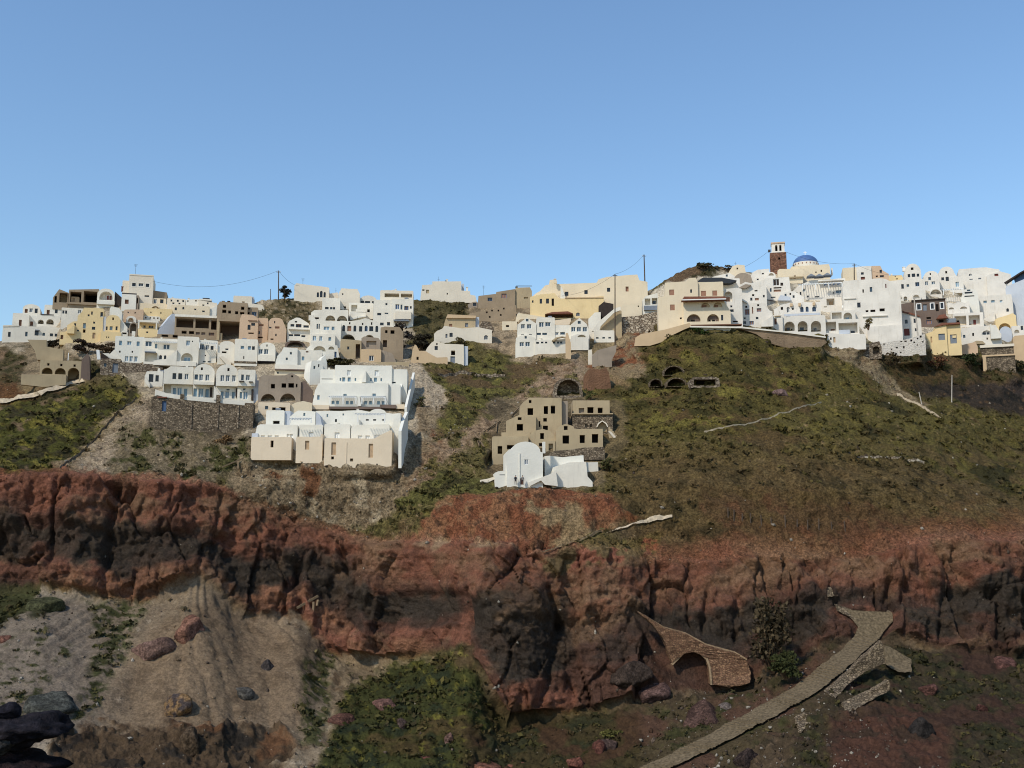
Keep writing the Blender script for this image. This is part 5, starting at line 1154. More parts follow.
h.vol('dark_masonry', fl(572.6, 613, 413.8), [('a', 597.4, 421.4, 607.4, 432.6, {'d': 1.8}), ('a', 585, 423.6, 587.8, 427, {'d': .4}), ('a', 589.8, 423.6, 592.4, 427, {'d': .4})], off=.4, deep=6)
h.poly('arch_trim', 'pale', [(596.4, 427), (598, 423), (602.4, 420.4), (606.6, 423), (608.4, 427), (607.4, 427), (605.8, 424), (602.4, 421.4), (599, 424), (597.4, 427)], .42, .55)
h.box('slab', 'beige', 572.4, 413, 613.4, 414.2, .42, .8)
h.stair(622, 428, 608, 447, .5, 2.2, 'beige', 9)
h.poly('stair_rail', 'pale', [(608, 431), (611, 431.6), (623.6, 446), (621, 447)], 2.2, 2.5)
h = House('rubble_wall', 'low dark rubble wall at the foot of the unfinished villa', 578, 456, cat='wall')
h.vol('dark_masonry', [(549, 453), (556, 450.6), (570, 449.6), (584, 447.6), (604, 447), (605, 453)], deep=2)
h = House('chapel', 'white barrel-vaulted chapel with a tall front pier on the slope edge', 528, 486, cat='chapel', yaw=5)
h.vol('cool_white', [(507, 452), (509, 449.6)] + vt(511, 540.6, 441.6, 452)[1:] + [(543, 452)], [('t', 524.4, 459.4, 528.4, 464.6, {'m': 'grey_canopy', 'd': .15}), ('d', 520.4, 478.4, 523.6, 484.6, {'m': 'frame_brown', 'd': .15})], deep=9)
h.box('buttress', 'cool_white', 543.2, 441.6, 545.6, 453, -1.4, -.2)
h.box('pilaster', 'cool_white', 519.2, 453, 520, 484, .01, .14)
h.vol('cool_white', [(495, 473), (498, 471.6), (507.6, 470.6)], [('h', 499.6, 474.6, 505, 475.4, {'d': .2, 'm': 'grey_canopy'})], off=-.6, deep=5)
h.vol('cool_white', [(545, 456), (549, 455.6), (563, 457), (584, 454.8), (584.4, 461)], off=-3, deep=5)
h.vol('white', [(552, 472), (553.6, 467), (559, 465), (570, 462), (586.6, 461.4), (588, 476), (593, 481.6)], off=-.8, deep=4)
h.vol('white', [(584, 462), (598.6, 461.6), (599, 471)], off=-4, deep=4, base=474)
h.poly('yard_wall', 'white', [(529, 482), (541, 477.6), (550, 474), (556, 470), (558, 486), (545, 484.6), (541, 480.4), (530, 486)], -.6, .6)
h = House('path_wall', 'thin white garden wall running left from the chapel', 490, 482, cat='wall')
h.poly('wall', 'pale', [(480, 480), (488, 478.6), (495, 476.4), (495, 479), (488, 482.4), (480, 482)], 0, .4)
GX = np.concatenate([np.arange(-900, -150, 25.0), np.arange(-150, 1175, 1.4), np.arange(1175, 1901, 25.0)])
NV = 430
vv = np.linspace(0, 1, NV)
Rg = ip(GX, K_R)
Rg = Rg + 1.2 * pn(GX * .06, 0.3, 0.1) + 0.6 * pn(GX * .25, 3.3, 0.1)
PY = Rg[None, :] + (860 - Rg[None, :]) * vv[:, None]
xr = np.array([880, 905, 940, 1000, 1100, 1300, 1500.0])
PY = np.vstack([PY, np.repeat(xr[:, None], len(GX), 1)])
PX = np.repeat(GX[None, :], PY.shape[0], 0)
D0 = depth(PX, PY)
def _fit():
    """level the ground to the foot of every house front"""
    num = np.zeros_like(D0); den = np.zeros_like(D0) + .02
    for x, y, Yw in FEET:
        dl = Yw + .25 - float(depth(x, y))
        i0, i1 = np.searchsorted(GX, [x - 9, x + 9])
        col = PY[:NV, i0:i1]
        jr = np.where((col > y - 12).any(1) & (col < y + 16).any(1))[0]
        if len(jr) == 0 or i1 <= i0: continue
        sl = (slice(jr[0], jr[-1] + 1), slice(i0, i1))
        dy = PY[sl] - y
        w = np.exp(-((PX[sl] - x) / 3.0) ** 2 - np.where(dy > 0, dy / 6.0, dy / 5.0) ** 2)
        num[sl] += w * dl; den[sl] += w
    return num / den
D0 = D0 + g1(_fit(), 1.2, 0)
Tg = ip(PX, K_T); Bg = ip(PX, K_B)
X0, Y0, Z0 = P(PX, PY, D0)
# smooth normals
def normals(X, Y, Z):
    A = np.stack([X, Y, Z], -1)
    du = np.gradient(A, axis=1); dv = np.gradient(A, axis=0)
    n = np.cross(du, dv); n /= np.linalg.norm(n, axis=-1)[..., None] + 1e-9
    s = np.sign((n * A).sum(-1)); n = -n * s[..., None]
    return n
NRM = normals(X0, Y0, Z0)
edge = 6
w_cliff = ss(-4, 6, PY - Tg) * (1 - ss(-8, 5, PY - Bg))
w_low = ss(-5, 8, PY - Bg)
w_town = np.zeros_like(PX)
def in_poly(X, Y, pts):
    c = np.zeros(X.shape, bool); n = len(pts)
    for i in range(n):
        x0, y0 = pts[i]; x1, y1 = pts[(i + 1) % n]
        if y0 == y1: continue
        c ^= ((y0 > Y) != (y1 > Y)) & (X < (x1 - x0) * (Y - y0) / (y1 - y0) + x0)
    return c
def poly_w(X, Y, pts, soft):
    """1 inside, 0 outside, fading over soft px either side of the outline"""
    out = np.zeros(X.shape)
    a = np.array(pts, float)
    m = (X > a[:, 0].min() - soft) & (X < a[:, 0].max() + soft) & (Y > a[:, 1].min() - soft) & (Y < a[:, 1].max() + soft)
    x, y = X[m], Y[m]
    d = np.full(x.shape, 1e9)
    n = len(a)
    for i in range(n):
        p, q = a[i], a[(i + 1) % n]; e = q - p
        t = np.clip(((x - p[0]) * e[0] + (y - p[1]) * e[1]) / (e @ e + 1e-9), 0, 1)
        d = np.minimum(d, np.hypot(x - p[0] - t * e[0], y - p[1] - t * e[1]))
    s = np.where(in_poly(x, y, pts), d, -d)
    out[m] = ss(-soft, soft, s)
    return out
TOWN = [[(-20, 330), (75, 300), (410, 295), (410, 345), (420, 400), (405, 465), (250, 462), (250, 400), (145, 400), (115, 360), (-20, 345)],
        [(470, 285), (640, 290), (620, 350), (515, 360), (470, 340)], [(650, 290), (740, 270), (1040, 270), (1040, 342), (980, 344), (930, 346), (880, 338), (860, 343), (825, 333), (740, 322), (660, 328)],
        [(490, 398), (625, 398), (625, 440), (600, 487), (490, 487)], [(25, 345), (70, 345), (90, 382), (20, 395)]]
for t in TOWN:
    w_town = np.maximum(w_town, poly_w(PX, PY, t, 5))
w_town *= 1 - poly_w(PX, PY, [(258, 300), (312, 298), (324, 312), (302, 338), (262, 336)], 3)
w_hill = (1 - ss(-4, 6, PY - Tg))
# --- relief
sx, sy, sz = X0, Y0, Z0
big = fbm(sx * .045, sy * .045, sz * .045, 3)
bush = fbm(sx * .35, sy * .35, sz * .35, 3, .55)
def worley(x, y, z):
    """nearest and second nearest distance and a number per cell"""
    xi, yi, zi = np.floor(x).astype(int), np.floor(y).astype(int), np.floor(z).astype(int)
    f1 = np.full(x.shape, 9.0); f2 = f1.copy(); idn = np.zeros(x.shape); fac = np.zeros(x.shape)
    for i in (-1, 0, 1):
        for j in (-1, 0, 1):
            for k in (-1, 0, 1):
                h = _h(xi + i, yi + j, zi + k); h2 = _perm[(h + 331) & 1023]; h3 = _perm[(h2 + 77) & 1023]
                ex, ey, ez = xi + i + h / 1024. - x, yi + j + h2 / 1024. - y, zi + k + h3 / 1024. - z
                d = np.sqrt(ex ** 2 + ey ** 2 + ez ** 2)
                m = d < f1
                g = _grad[_perm[(h + 211) & 1023]]
                fac = np.where(m, g[..., 0] * ex + g[..., 1] * ey + g[..., 2] * ez, fac)
                f2 = np.where(m, f1, np.minimum(f2, d)); idn = np.where(m, _perm[(h + 501) & 1023] / 1023., idn); f1 = np.where(m, d, f1)
    return f1, f2, idn, fac
mk = (PY > Tg - 14)
def cells(kx, kz, warp, seed):
    q = [np.zeros(PX.shape) for _ in range(4)]
    wv = warp * pn(sx[mk] * .14 + seed, sy[mk] * .14, sz[mk] * .14); wv2 = warp * pn(sx[mk] * .14 + seed + 50, sy[mk] * .14, sz[mk] * .14)
    r = worley((sx[mk] + wv) * kx + seed, (sy[mk] * .6 + wv2) * kx, (sz[mk] + wv2) * kz)
    for a_, b_ in zip(q, r): a_[mk] = b_
    return q
W1 = cells(.1, .028, 1.4, 3.0); W2 = cells(.26, .16, .9, 19.0); W3 = cells(.7, .55, .5, 41.0)
led = pn(sx * .02 + 4, sy * .02, sz * .45 + .8 * pn(sx * .07, sy * .07, 2.0)) + .6 * pn(sx * .06, sy * .06, sz * 1.1)
def rocky():
    n1 = pn(sx * .05, sy * .05, sz * .08); n2 = pn(sx * .1 + 9, sy * .1, sz * .1)
    d = 3.2 * (W1[2] - .5) - 1.2 * (1 - ss(0, .045, W1[1] - W1[0])) * ss(-.1, .4, n1)
    d = d + 1.1 * (W2[2] - .5) * ss(-.5, .3, n2) - .4 * (1 - ss(0, .06, W2[1] - W2[0])) * ss(0, .5, n2)
    return d + .3 * (W3[2] - .5) + 2.2 * W1[3] + 1.1 * W2[3] + .45 * W3[3]
rough = fbm(sx * .55, sy * .55, sz * .55, 4, .6)
blk = fbm(sx * .13, sy * .13, sz * .16, 3, .55)
disp = w_hill * (1 - .93 * w_town) * (.9 * big + .55 * bush + .12 * rough)
RK = rocky()
w_side = poly_w(PX, PY, [(418, 540), (470, 538), (486, 600), (486, 700), (455, 670), (410, 655)], 14)
RK = RK * (1 - .75 * w_side)
blk = blk * (1 - .5 * w_side); rgh = rough * (1 - .8 * w_side)
# the larger masses of the cliff: the dark buttress, shallower ribs, and the deep clefts between them
CL = 5.5 * np.exp(-((PX - 511) / 36) ** 2) * ss(560, 600, PY) + 2.4 * np.exp(-((PX - 650) / 30) ** 2) * ss(590, 640, PY) + 2.0 * np.exp(-((PX - 80) / 26) ** 2) + 2.2 * np.exp(-((PX - 170) / 30) ** 2) + 1.8 * np.exp(-((PX - 262) / 24) ** 2) + 2.0 * np.exp(-((PX - 380) / 40) ** 2) + 2.0 * np.exp(-((PX - 880) / 40) ** 2) + 1.6 * np.exp(-((PX - 985) / 30) ** 2)
for xa, ya, xb, yb, wd, dp in ((36, 484, 12, 548, 4, 1.6), (58, 480, 50, 568, 2.6, 1.6), (116, 486, 104, 596, 4.5, 2.6), (134, 572, 131, 604, 1.6, 1.2), (159, 572, 157, 602, 1.8, 1.2), (172, 490, 168, 540, 1.6, 1.0), (222, 480, 216, 545, 2.2, 1.4), (203, 545, 196, 585, 2, 1.2), (298, 566, 300, 622, 4, 2.4), (340, 545, 350, 590, 2, 1.0), (425, 560, 448, 610, 3, 1.2), (470, 590, 474, 690, 3, 1.6), (549, 588, 559, 622, 3.6, 3.0), (559, 622, 541, 706, 4, 2.8), (640, 590, 622, 640, 2, 1.0), (706, 590, 702, 662, 3, 1.6), (738, 596, 735, 650, 3, 1.6), (800, 580, 796, 640, 2, 1.0), (902, 566, 900, 640, 2.4, 1.2), (945, 560, 940, 640, 3, 1.6), (1000, 570, 996, 640, 2, 1.0)):
    t = np.clip(((PX - xa) * (xb - xa) + (PY - ya) * (yb - ya)) / ((xb - xa) ** 2 + (yb - ya) ** 2), 0, 1)
    dd = np.hypot(PX + 2.5 * blk + 1.2 * rough - xa - t * (xb - xa), PY - ya - t * (yb - ya))
    CL -= .75 * dp * np.exp(-(dd / wd) ** 2)
tq = np.clip((PY - Tg) / (Bg - Tg), 0, 1) + .08 * big
disp += w_cliff * (1.0 * blk + .3 * led + RK + CL + .42 * rgh - 1.1 * ss(.38, .48, tq) * (1 - ss(.7, .78, tq)))
gul = 1 - np.abs(pn((PX - 200) / np.maximum(PY - 540, 30) * 6.0, PY * .012, 3.0)) * 2
disp += w_low * (.8 * big + .35 * rough * (PX > 330) + .16 * rough + .5 * bush * (.3 + .7 * ss(320, 380, PX)) - .35 * np.clip(gul, 0, 1) * (PX < 330))
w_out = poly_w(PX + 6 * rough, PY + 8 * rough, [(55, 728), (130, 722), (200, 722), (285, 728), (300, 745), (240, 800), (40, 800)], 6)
disp += w_out * (.7 * blk + .45 * RK + .3 * rough + .4)
w_bank = poly_w(PX + 3 * rough, PY, [(430, 542), (448, 510), (475, 499), (520, 494), (572, 494), (606, 503), (640, 518), (600, 536), (520, 550)], 4)
disp += w_bank * (3.4 * (1 - ss(495, 540, PY)) + .6 * RK + .8 * blk - .5 * np.clip(1 - np.abs(pn(PX * .07, PY * .03, 5.)) * 2.4, 0, 1))
disp *= ss(0, 6, np.abs(PX + 900)) 
w_path = poly_w(PX, PY, [(606, 783), (690, 739), (745, 709), (788, 687), (812, 668), (832, 652), (849, 637), (852, 628), (834, 610), (894, 612), (894, 627), (884, 643), (866, 659), (848, 677), (828, 695), (800, 710), (770, 726), (715, 755), (660, 787)], 4)
disp *= (1 - .92 * w_path)
w_arch = poly_w(PX, PY, [(630, 606), (662, 618), (740, 640), (760, 655), (760, 692), (700, 692), (655, 665)], 5)
disp = disp * (1 - .9 * w_arch) - 1.0 * w_arch
A = np.stack([X0, Y0, Z0], -1) + NRM * disp[..., None]

# ------------------------------------------------------------------ what the ground is made of (own colours, with shade painted into the cliff and lower slope)
wx = PX + 7 * fbm(sx * .12, sy * .12, sz * .12, 3) + 3 * rough
wy = PY + 6 * fbm(sx * .12 + 40, sy * .12, sz * .12, 3) + 2.5 * rough
C = np.zeros(PX.shape + (3,)) + lin((92, 84, 48))
def mixc(w, c):
    global C
    C = C * (1 - w[..., None]) + lin(c) * w[..., None]
n_a = fbm(sx * .09, sy * .09, sz * .09, 4, .6); n_b = fbm(sx * .22 + 7, sy * .22, sz * .22, 4, .6); n_c = fbm(sx * .7 + 3, sy * .7, sz * .7, 3, .6)
def mott(w, pairs):
    """cover the area w with a base and noise patches: [(colour, noise, lo, hi), ...]"""
    for c, n, lo, hi in pairs:
        mixc(w * (1 if n is None else ss(lo, hi, n)), c)
OL, DG, YG, BR, TAN, GR = (92, 81, 48), (60, 57, 32), (108, 98, 48), (90, 73, 49), (140, 118, 92), (142, 128, 108)
RED, DRED, BLK, ORA, OCH = (112, 68, 48), (76, 52, 43), (50, 48, 44), (118, 79, 51), (108, 86, 60)
mott(np.ones(PX.shape), [(DG, n_b, .1, .5), (BR, n_a, .05, .5), (YG, n_b * .7 - n_a * .5, .25, .6), (TAN, n_c, .6, .9)])
def area(pts, soft, pairs):
    w = poly_w(wx, wy, pts, soft)
    mott(w, pairs)
    return w
# right hill: browner low down
lowb = ss(425, 470, wy) * ss(580, 640, wx)
mott(lowb * .85, [((92, 76, 54), None, 0, 0), ((62, 54, 38), n_b, .0, .5), ((106, 90, 66), n_c, .3, .8)])
area([(580, 345), (700, 335), (830, 355), (780, 420), (700, 440), (620, 430)], 8, [((88, 80, 44), None, 0, 0), ((66, 62, 34), n_b, 0, .4), (BR, n_a, .0, .4), ((108, 100, 48), n_a - n_b, .3, .7)])
area([(700, 492), (760, 488), (860, 503), (960, 522), (1040, 525), (1040, 545), (850, 542), (760, 530), (700, 520)], 6, [((88, 68, 50), None, 0, 0), ((94, 66, 50), n_b, .1, .4), (BR, n_a, -.1, .3)])
area([(820, 430), (900, 452), (1000, 495), (1040, 500), (1040, 440), (960, 430), (860, 390)], 6, [((98, 90, 48), n_b, -.1, .4), (DG, n_a, .1, .5)])
# left hillside
area([(-40, 338), (80, 335), (118, 365), (95, 380), (-40, 402)], 4, [((84, 72, 50), None, 0, 0), (DG, n_b, -.1, .3), ((112, 92, 74), n_a, .2, .5)])
lf = poly_w(wx, wy, [(-900, 396), (0, 398), (80, 384), (140, 388), (150, 398), (60, 476), (0, 482), (-900, 482)], 4)
strk = pn((PX + PY * 1.6) * .03, (PY - PX * .6) * .09, 4.0) + .5 * pn((PX + PY * 1.6) * .08, (PY - PX * .6) * .25, 8.0)
mott(lf, [((76, 78, 34), None, 0, 0), (DG, n_b, -.1, .3), ((118, 112, 48), strk + .3 * n_c, .1, .55), ((118, 100, 84), n_a - .5 * strk, .35, .6)])
area([(-40, 382), (30, 380), (60, 390), (0, 402), (-40, 410)], 4, [((104, 74, 52), None, 0, 0)])
area([(156, 390), (132, 400), (100, 428), (50, 476), (100, 478), (126, 452), (152, 428), (156, 400)], 3, [((146, 130, 110), None, 0, 0), ((116, 100, 84), n_c, .1, .6)])
area([(122, 424), (255, 424), (262, 470), (205, 484), (100, 480)], 5, [((104, 92, 72), None, 0, 0), ((70, 70, 38), n_b, .05, .3), ((126, 112, 92), n_c, .2, .6)])
area([(150, 402), (255, 405), (255, 436), (150, 430)], 4, [((84, 74, 62), None, 0, 0)])
# rubble below the white terraces
area([(240, 464), (392, 464), (418, 395), (452, 425), (440, 470), (404, 500), (392, 522), (330, 532), (280, 512), (226, 498)], 5, [((132, 116, 94), None, 0, 0), ((108, 92, 72), n_c, 0, .6), ((160, 146, 124), n_b, .3, .7), ((112, 76, 52), n_a, .35, .6)])
area([(410, 360), (424, 358), (436, 382), (452, 396), (432, 412), (416, 396)], 2.5, [((160, 146, 128), None, 0, 0), ((136, 122, 104), n_c, 0, .6)])
area([(428, 368), (512, 355), (566, 362), (486, 430), (434, 440), (450, 398)], 4, [((92, 88, 42), None, 0, 0), (DG, n_b, -.1, .3), ((122, 112, 48), n_c, .3, .8), (BR, n_a, .1, .4)])
area([(560, 362), (640, 336), (622, 380), (560, 392), (500, 420), (440, 472), (400, 502), (420, 462), (490, 410)], 4, [((138, 116, 94), None, 0, 0), ((106, 84, 64), n_c, -.1, .5), ((96, 88, 50), n_b, .15, .5)])
area([(565, 352), (640, 330), (642, 372), (580, 376)], 3, [((134, 116, 98), None, 0, 0), ((124, 78, 58), n_a, 0, .3)])
area([(400, 500), (440, 470), (500, 486), (470, 500), (400, 512)], 3, [((86, 84, 42), None, 0, 0), (DG, n_b, 0, .4)])
# cliff strata
tt = np.clip((PY - Tg) / (Bg - Tg), -.2, 1.2)
tw = tt + .12 * fbm(sx * .06, sy * .06, sz * .06, 4, .6) + .04 * rough + .1 * (W2[2] - .5)
pw = PX + 26 * fbm(sx * .08 + 9, sy * .08, sz * .08, 3)
TAB = {  # px: colours from the cliff's top to its foot
    -100: 'RRRDKKKD', 0: 'RRDKKKRD', 60: 'RRRDKKRO', 120: 'RRRKKKOO', 180: 'RDRDKKDO', 230: 'RCRRKKKO', 280: 'CRRDKKOO', 330: 'CRKKKDOR', 390: 'CRDKKDRO', 440: 'RRDKKDRD', 465: 'RRRDDRRR', 490: 'RKKKKKDR', 530: 'RKKCKKRR', 555: 'DCKKKKDR', 585: 'DCCOCDDD', 620: 'DKCCDDDD', 660: 'RRKKDDDD', 720: 'RRRKKDDD', 770: 'RRDKKDKD', 820: 'RRRDKKKD', 870: 'RRRDDRDD', 920: 'RRRRDKKD', 970: 'RDRKKKDD', 1030: 'RRDKKKKD', 1200: 'RRDKKDDD'}
ks = np.array(sorted(TAB)); ci = {'R': RED, 'D': DRED, 'K': BLK, 'O': ORA, 'C': OCH}
pal = np.array([[lin(ci[c]) for c in TAB[k]] for k in ks])
ki = np.clip(np.searchsorted((ks[1:] + ks[:-1]) / 2.0, pw), 0, len(ks) - 1)
tf = np.clip(tw * 8 - .5, 0, 6.999); ti = tf.astype(int); fr = ss(.3, .7, tf - ti)[..., None]
CC = pal[ki, ti] * (1 - fr) + pal[ki, ti + 1] * fr
CC = g1(CC[..., 0], 2.0, 1)[..., None] * [1, 0, 0] + g1(CC[..., 1], 2.0, 1)[..., None] * [0, 1, 0] + g1(CC[..., 2], 2.0, 1)[..., None] * [0, 0, 1]
CC *= (1 + .2 * np.clip(pn(sx * .5, sy * .5, sz * .12), -1, 1) + .15 * n_c + .3 * (W2[2] - .5) + .3 * (W1[2] - .5))[..., None]
sft = 10 + 26 * ss(620, 720, PX)
wc = np.maximum(w_cliff * ss(-2, 12, PY - Tg + 5 * rough + 8 * n_a), ss(-1, 0, (PY - Tg + 4 * rough + 14 * n_a * ss(620, 720, PX)) / sft) * (1 - ss(-8, 5, PY - Bg)))
C = C * (1 - wc[..., None]) + np.clip(CC, .01, .6) * wc[..., None]
mixc(wc * ss(.05, .4, fbm(sx * .07 + 30, sy * .07, sz * .1, 4, .6)) * .45, (62, 50, 44))
mixc(wc * ss(.35, .75, n_b + .3 * led) * .5, OCH)
mixc(wc * (1 - tt.clip(0, 1)) ** 2 * ss(.1, .5, n_a) * .6, BR)
mixc(wc * .1, (92, 66, 42))
mixc(wc * (1 - ss(-4, 12, PY - Tg)) * ss(600, 700, PX) * .95, (88, 68, 46))
mixc(wc * (1 - ss(.2, .42, tw + .1 * n_a)) * (.3 + .4 * ss(-.3, .3, n_b)), (116, 69, 44))
mixc(wc * (1 - ss(.1, .4, tw)) * ss(-.1, .4, fbm(sx * .05 + 90, sy * .05, sz * .12, 4, .6)) * .7, (112, 90, 62))
mixc(wc * ss(.36, .46, tw) * (1 - ss(.68, .8, tw)) * ss(-.35, .1, n_a + .5 * n_b) * .6, (47, 45, 42))
# the red bank below the chapel and ledges of the old path
area([(438, 512), (470, 496), (520, 489), (570, 488), (612, 500), (642, 516), (600, 526), (545, 546), (470, 548), (415, 548), (428, 522)], 3, [((122, 84, 58), None, 0, 0), ((112, 68, 46), n_b + .4 * n_a, -.3, .2), ((84, 60, 45), n_c - .4 * n_b, .3, .7), ((126, 106, 78), fbm(sx * .13 + 60, sy * .13, sz * .13, 4, .6), .1, .5)])
area([(540, 560), (600, 540), (660, 530), (660, 552), (600, 566), (550, 575)], 4, [((98, 84, 48), None, 0, 0), ((128, 76, 54), n_b, .1, .4)])
# scree and growth below the cliff
wl = ss(-3, 3, wy - Bg)
mott(wl, [((124, 108, 86), None, 0, 0), ((108, 93, 74), n_a, -.1, .4), ((142, 126, 104), n_c, .4, .9), ((100, 82, 62), n_b, .35, .6)])
mott(wl * (1 - ss(60, 130, wx)) * .8, [((138, 126, 108), None, 0, 0), ((118, 106, 90), n_b, 0, .5)])
mott(wl * ss(470, 500, wx), [((72, 60, 46), None, 0, 0), ((56, 48, 37), n_b, 0, .4), ((92, 76, 60), n_c, .3, .8)])
area([(200, 572), (250, 618), (320, 640), (310, 720), (130, 725), (130, 660)], 12, [((116, 99, 77), None, 0, 0), ((102, 86, 66), n_b, .1, .5)])
sp = fbm(sx * .5, sy * .5, sz * .5, 3, .7)
area([(84, 600), (132, 604), (150, 600), (120, 660), (104, 700), (62, 745), (84, 690), (96, 640)], 5, [((68, 70, 38), sp, -.35, .1)])
area([(-40, 586), (42, 580), (34, 608), (0, 628), (-40, 640)], 4, [((62, 64, 34), None, 0, 0)])
area([(28, 602), (52, 592), (56, 604), (40, 622), (30, 618)], 3, [((66, 66, 42), None, 0, 0)])
area([(10, 640), (44, 625), (70, 650), (30, 720), (-20, 730)], 8, [((70, 72, 40), sp, 0, .4)])
area([(306, 655), (334, 652), (330, 700), (318, 745), (300, 740)], 4, [((72, 72, 40), sp, -.4, 0)])
area([(345, 690), (400, 664), (440, 652), (474, 650), (486, 702), (506, 730), (560, 720), (640, 714), (740, 698), (640, 800), (300, 800), (340, 720)], 5, [((66, 68, 32), None, 0, 0), ((50, 56, 26), n_b, 0, .4), ((84, 70, 48), n_a + .004 * (PX - 430), .2, .6), ((110, 104, 46), n_c, .4, .9)])
area([(470, 735), (560, 720), (760, 690), (830, 650), (800, 720), (640, 800), (460, 800)], 8, [((72, 62, 44), None, 0, 0), ((56, 56, 32), n_b, 0, .4), ((80, 58, 47), n_a, .1, .4)])
area([(870, 650), (1060, 655), (1900, 670), (1900, 900), (740, 900), (800, 730)], 6, [((58, 50, 38), None, 0, 0), ((46, 46, 29), n_b, -.1, .3), ((70, 66, 38), n_c, .3, .8), ((62, 45, 38), n_a, .2, .5)])  # the lower right slope's shade is put into these dark colours
area([(826, 722), (900, 698), (952, 735), (940, 800), (830, 800)], 8, [((74, 50, 41), None, 0, 0), ((60, 46, 38), n_b, 0, .4)])
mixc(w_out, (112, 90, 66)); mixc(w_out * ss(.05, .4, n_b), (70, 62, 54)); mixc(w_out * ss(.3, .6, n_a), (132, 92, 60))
area([(905, 378), (960, 370), (1060, 372), (1060, 425), (975, 410), (935, 402)], 4, [((60, 52, 50), None, 0, 0), ((40, 38, 38), n_b, 0, .4), ((92, 72, 58), n_c, .4, .8)])
area([(868, 350), (930, 350), (1040, 365), (1040, 380), (900, 385)], 4, [((84, 68, 46), None, 0, 0), (DG, n_b, -.1, .3)])
area([(822, 352), (866, 344), (884, 366), (908, 392), (930, 412), (905, 402), (880, 388), (850, 368)], 2.5, [((140, 124, 106), None, 0, 0), ((112, 94, 80), n_c, 0, .5)])
area([(262, 303), (310, 300), (322, 312), (300, 340), (262, 335)], 3, [((112, 96, 68), None, 0, 0), (DG, n_b, 0, .3)])
area([(655, 290), (690, 262), (740, 262), (740, 275), (690, 292)], 3, [((92, 74, 56), None, 0, 0), ((62, 58, 38), n_b, 0, .3)])
area([(408, 298), (470, 296), (480, 330), (440, 345), (408, 345)], 3, [((86, 78, 48), None, 0, 0), (DG, n_b, 0, .3)])
for t, c in zip(TOWN, ((166, 152, 132), (150, 132, 108), (196, 186, 170), (112, 98, 76), (132, 116, 92))):
    w = poly_w(wx, wy, t, 3)
    mott(w, [(c, None, 0, 0), (tuple(v * .75 for v in c), n_b, 0, .5)])
area([(262, 301), (310, 298), (322, 312), (300, 336), (262, 334)], 3, [((104, 90, 62), None, 0, 0), (DG, n_b, -.1, .25), ((150, 134, 112), n_c, .3, .7)])
gy = (C @ np.array([.3, .55, .15]))[..., None]
C = gy + (C - gy) * .86
# a warm tint put into the colours to offset the bluish skylight
C = C * (1 + (np.array([.1, .13, .24]) * (wl * (1 - ss(310, 350, wx)))[..., None]))
C = C * (np.array([.95, .9, .79]) * (1 - wc[..., None]) + np.array([1.27, 1.06, .87]) * wc[..., None])
gy = (C @ np.array([.3, .55, .15]))[..., None]
C = C * (1 - .2 * wc[..., None]) + gy * .2 * wc[..., None]
def tint(pts, soft, k):
    global C
    w = poly_w(wx, wy, pts, soft)[..., None]
    C = C * (1 - w) + C * np.asarray(k) * w
tint([(-900, 395), (100, 380), (150, 392), (60, 478), (-900, 484)], 5, (.78, .75, .64))
tint([(580, 335), (860, 345), (1100, 420), (1100, 530), (640, 530), (600, 480)], 10, (.86, .85, .72))
tint([(240, 464), (392, 464), (420, 400), (440, 470), (404, 500), (330, 532), (226, 498)], 5, (.84, .82, .8))
tint([(640, 524), (760, 522), (900, 530), (900, 562), (640, 566)], 10, (.92, .86, .8))
tint([(345, 690), (440, 650), (486, 702), (640, 712), (640, 800), (300, 800)], 6, (.7, .72, .6))
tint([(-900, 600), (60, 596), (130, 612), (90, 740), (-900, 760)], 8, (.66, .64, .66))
tint([(130, 640), (220, 590), (330, 650), (310, 720), (90, 730)], 8, (.92, .88, .86))
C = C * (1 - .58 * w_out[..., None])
C = np.clip(C, .012, .6)

def sheet(name, r0, r1, mat):
    sub = A[r0:r1 + 1]; col = C[r0:r1 + 1]
    nr, nc = sub.shape[:2]
    idx = np.arange(nr * nc).reshape(nr, nc)
    Q = np.stack([idx[:-1, :-1], idx[1:, :-1], idx[1:, 1:], idx[:-1, 1:]], -1).reshape(-1, 4)
    o = fast_mesh(name, sub.reshape(-1, 3), Q, mat, col.reshape(-1, 3))
    return tag(o, kind='structure')
vcol_mat('earth', 2.2, .9, .45, .32, 1.2, 2.4, .42)
vcol_mat('cliff_rock', 2.2, 1.0, .6, .32, 1.1, 2.6, .24)
vcol_mat('scree', 2.2, .8, .35, .3, 1.0, 2.6, .26)
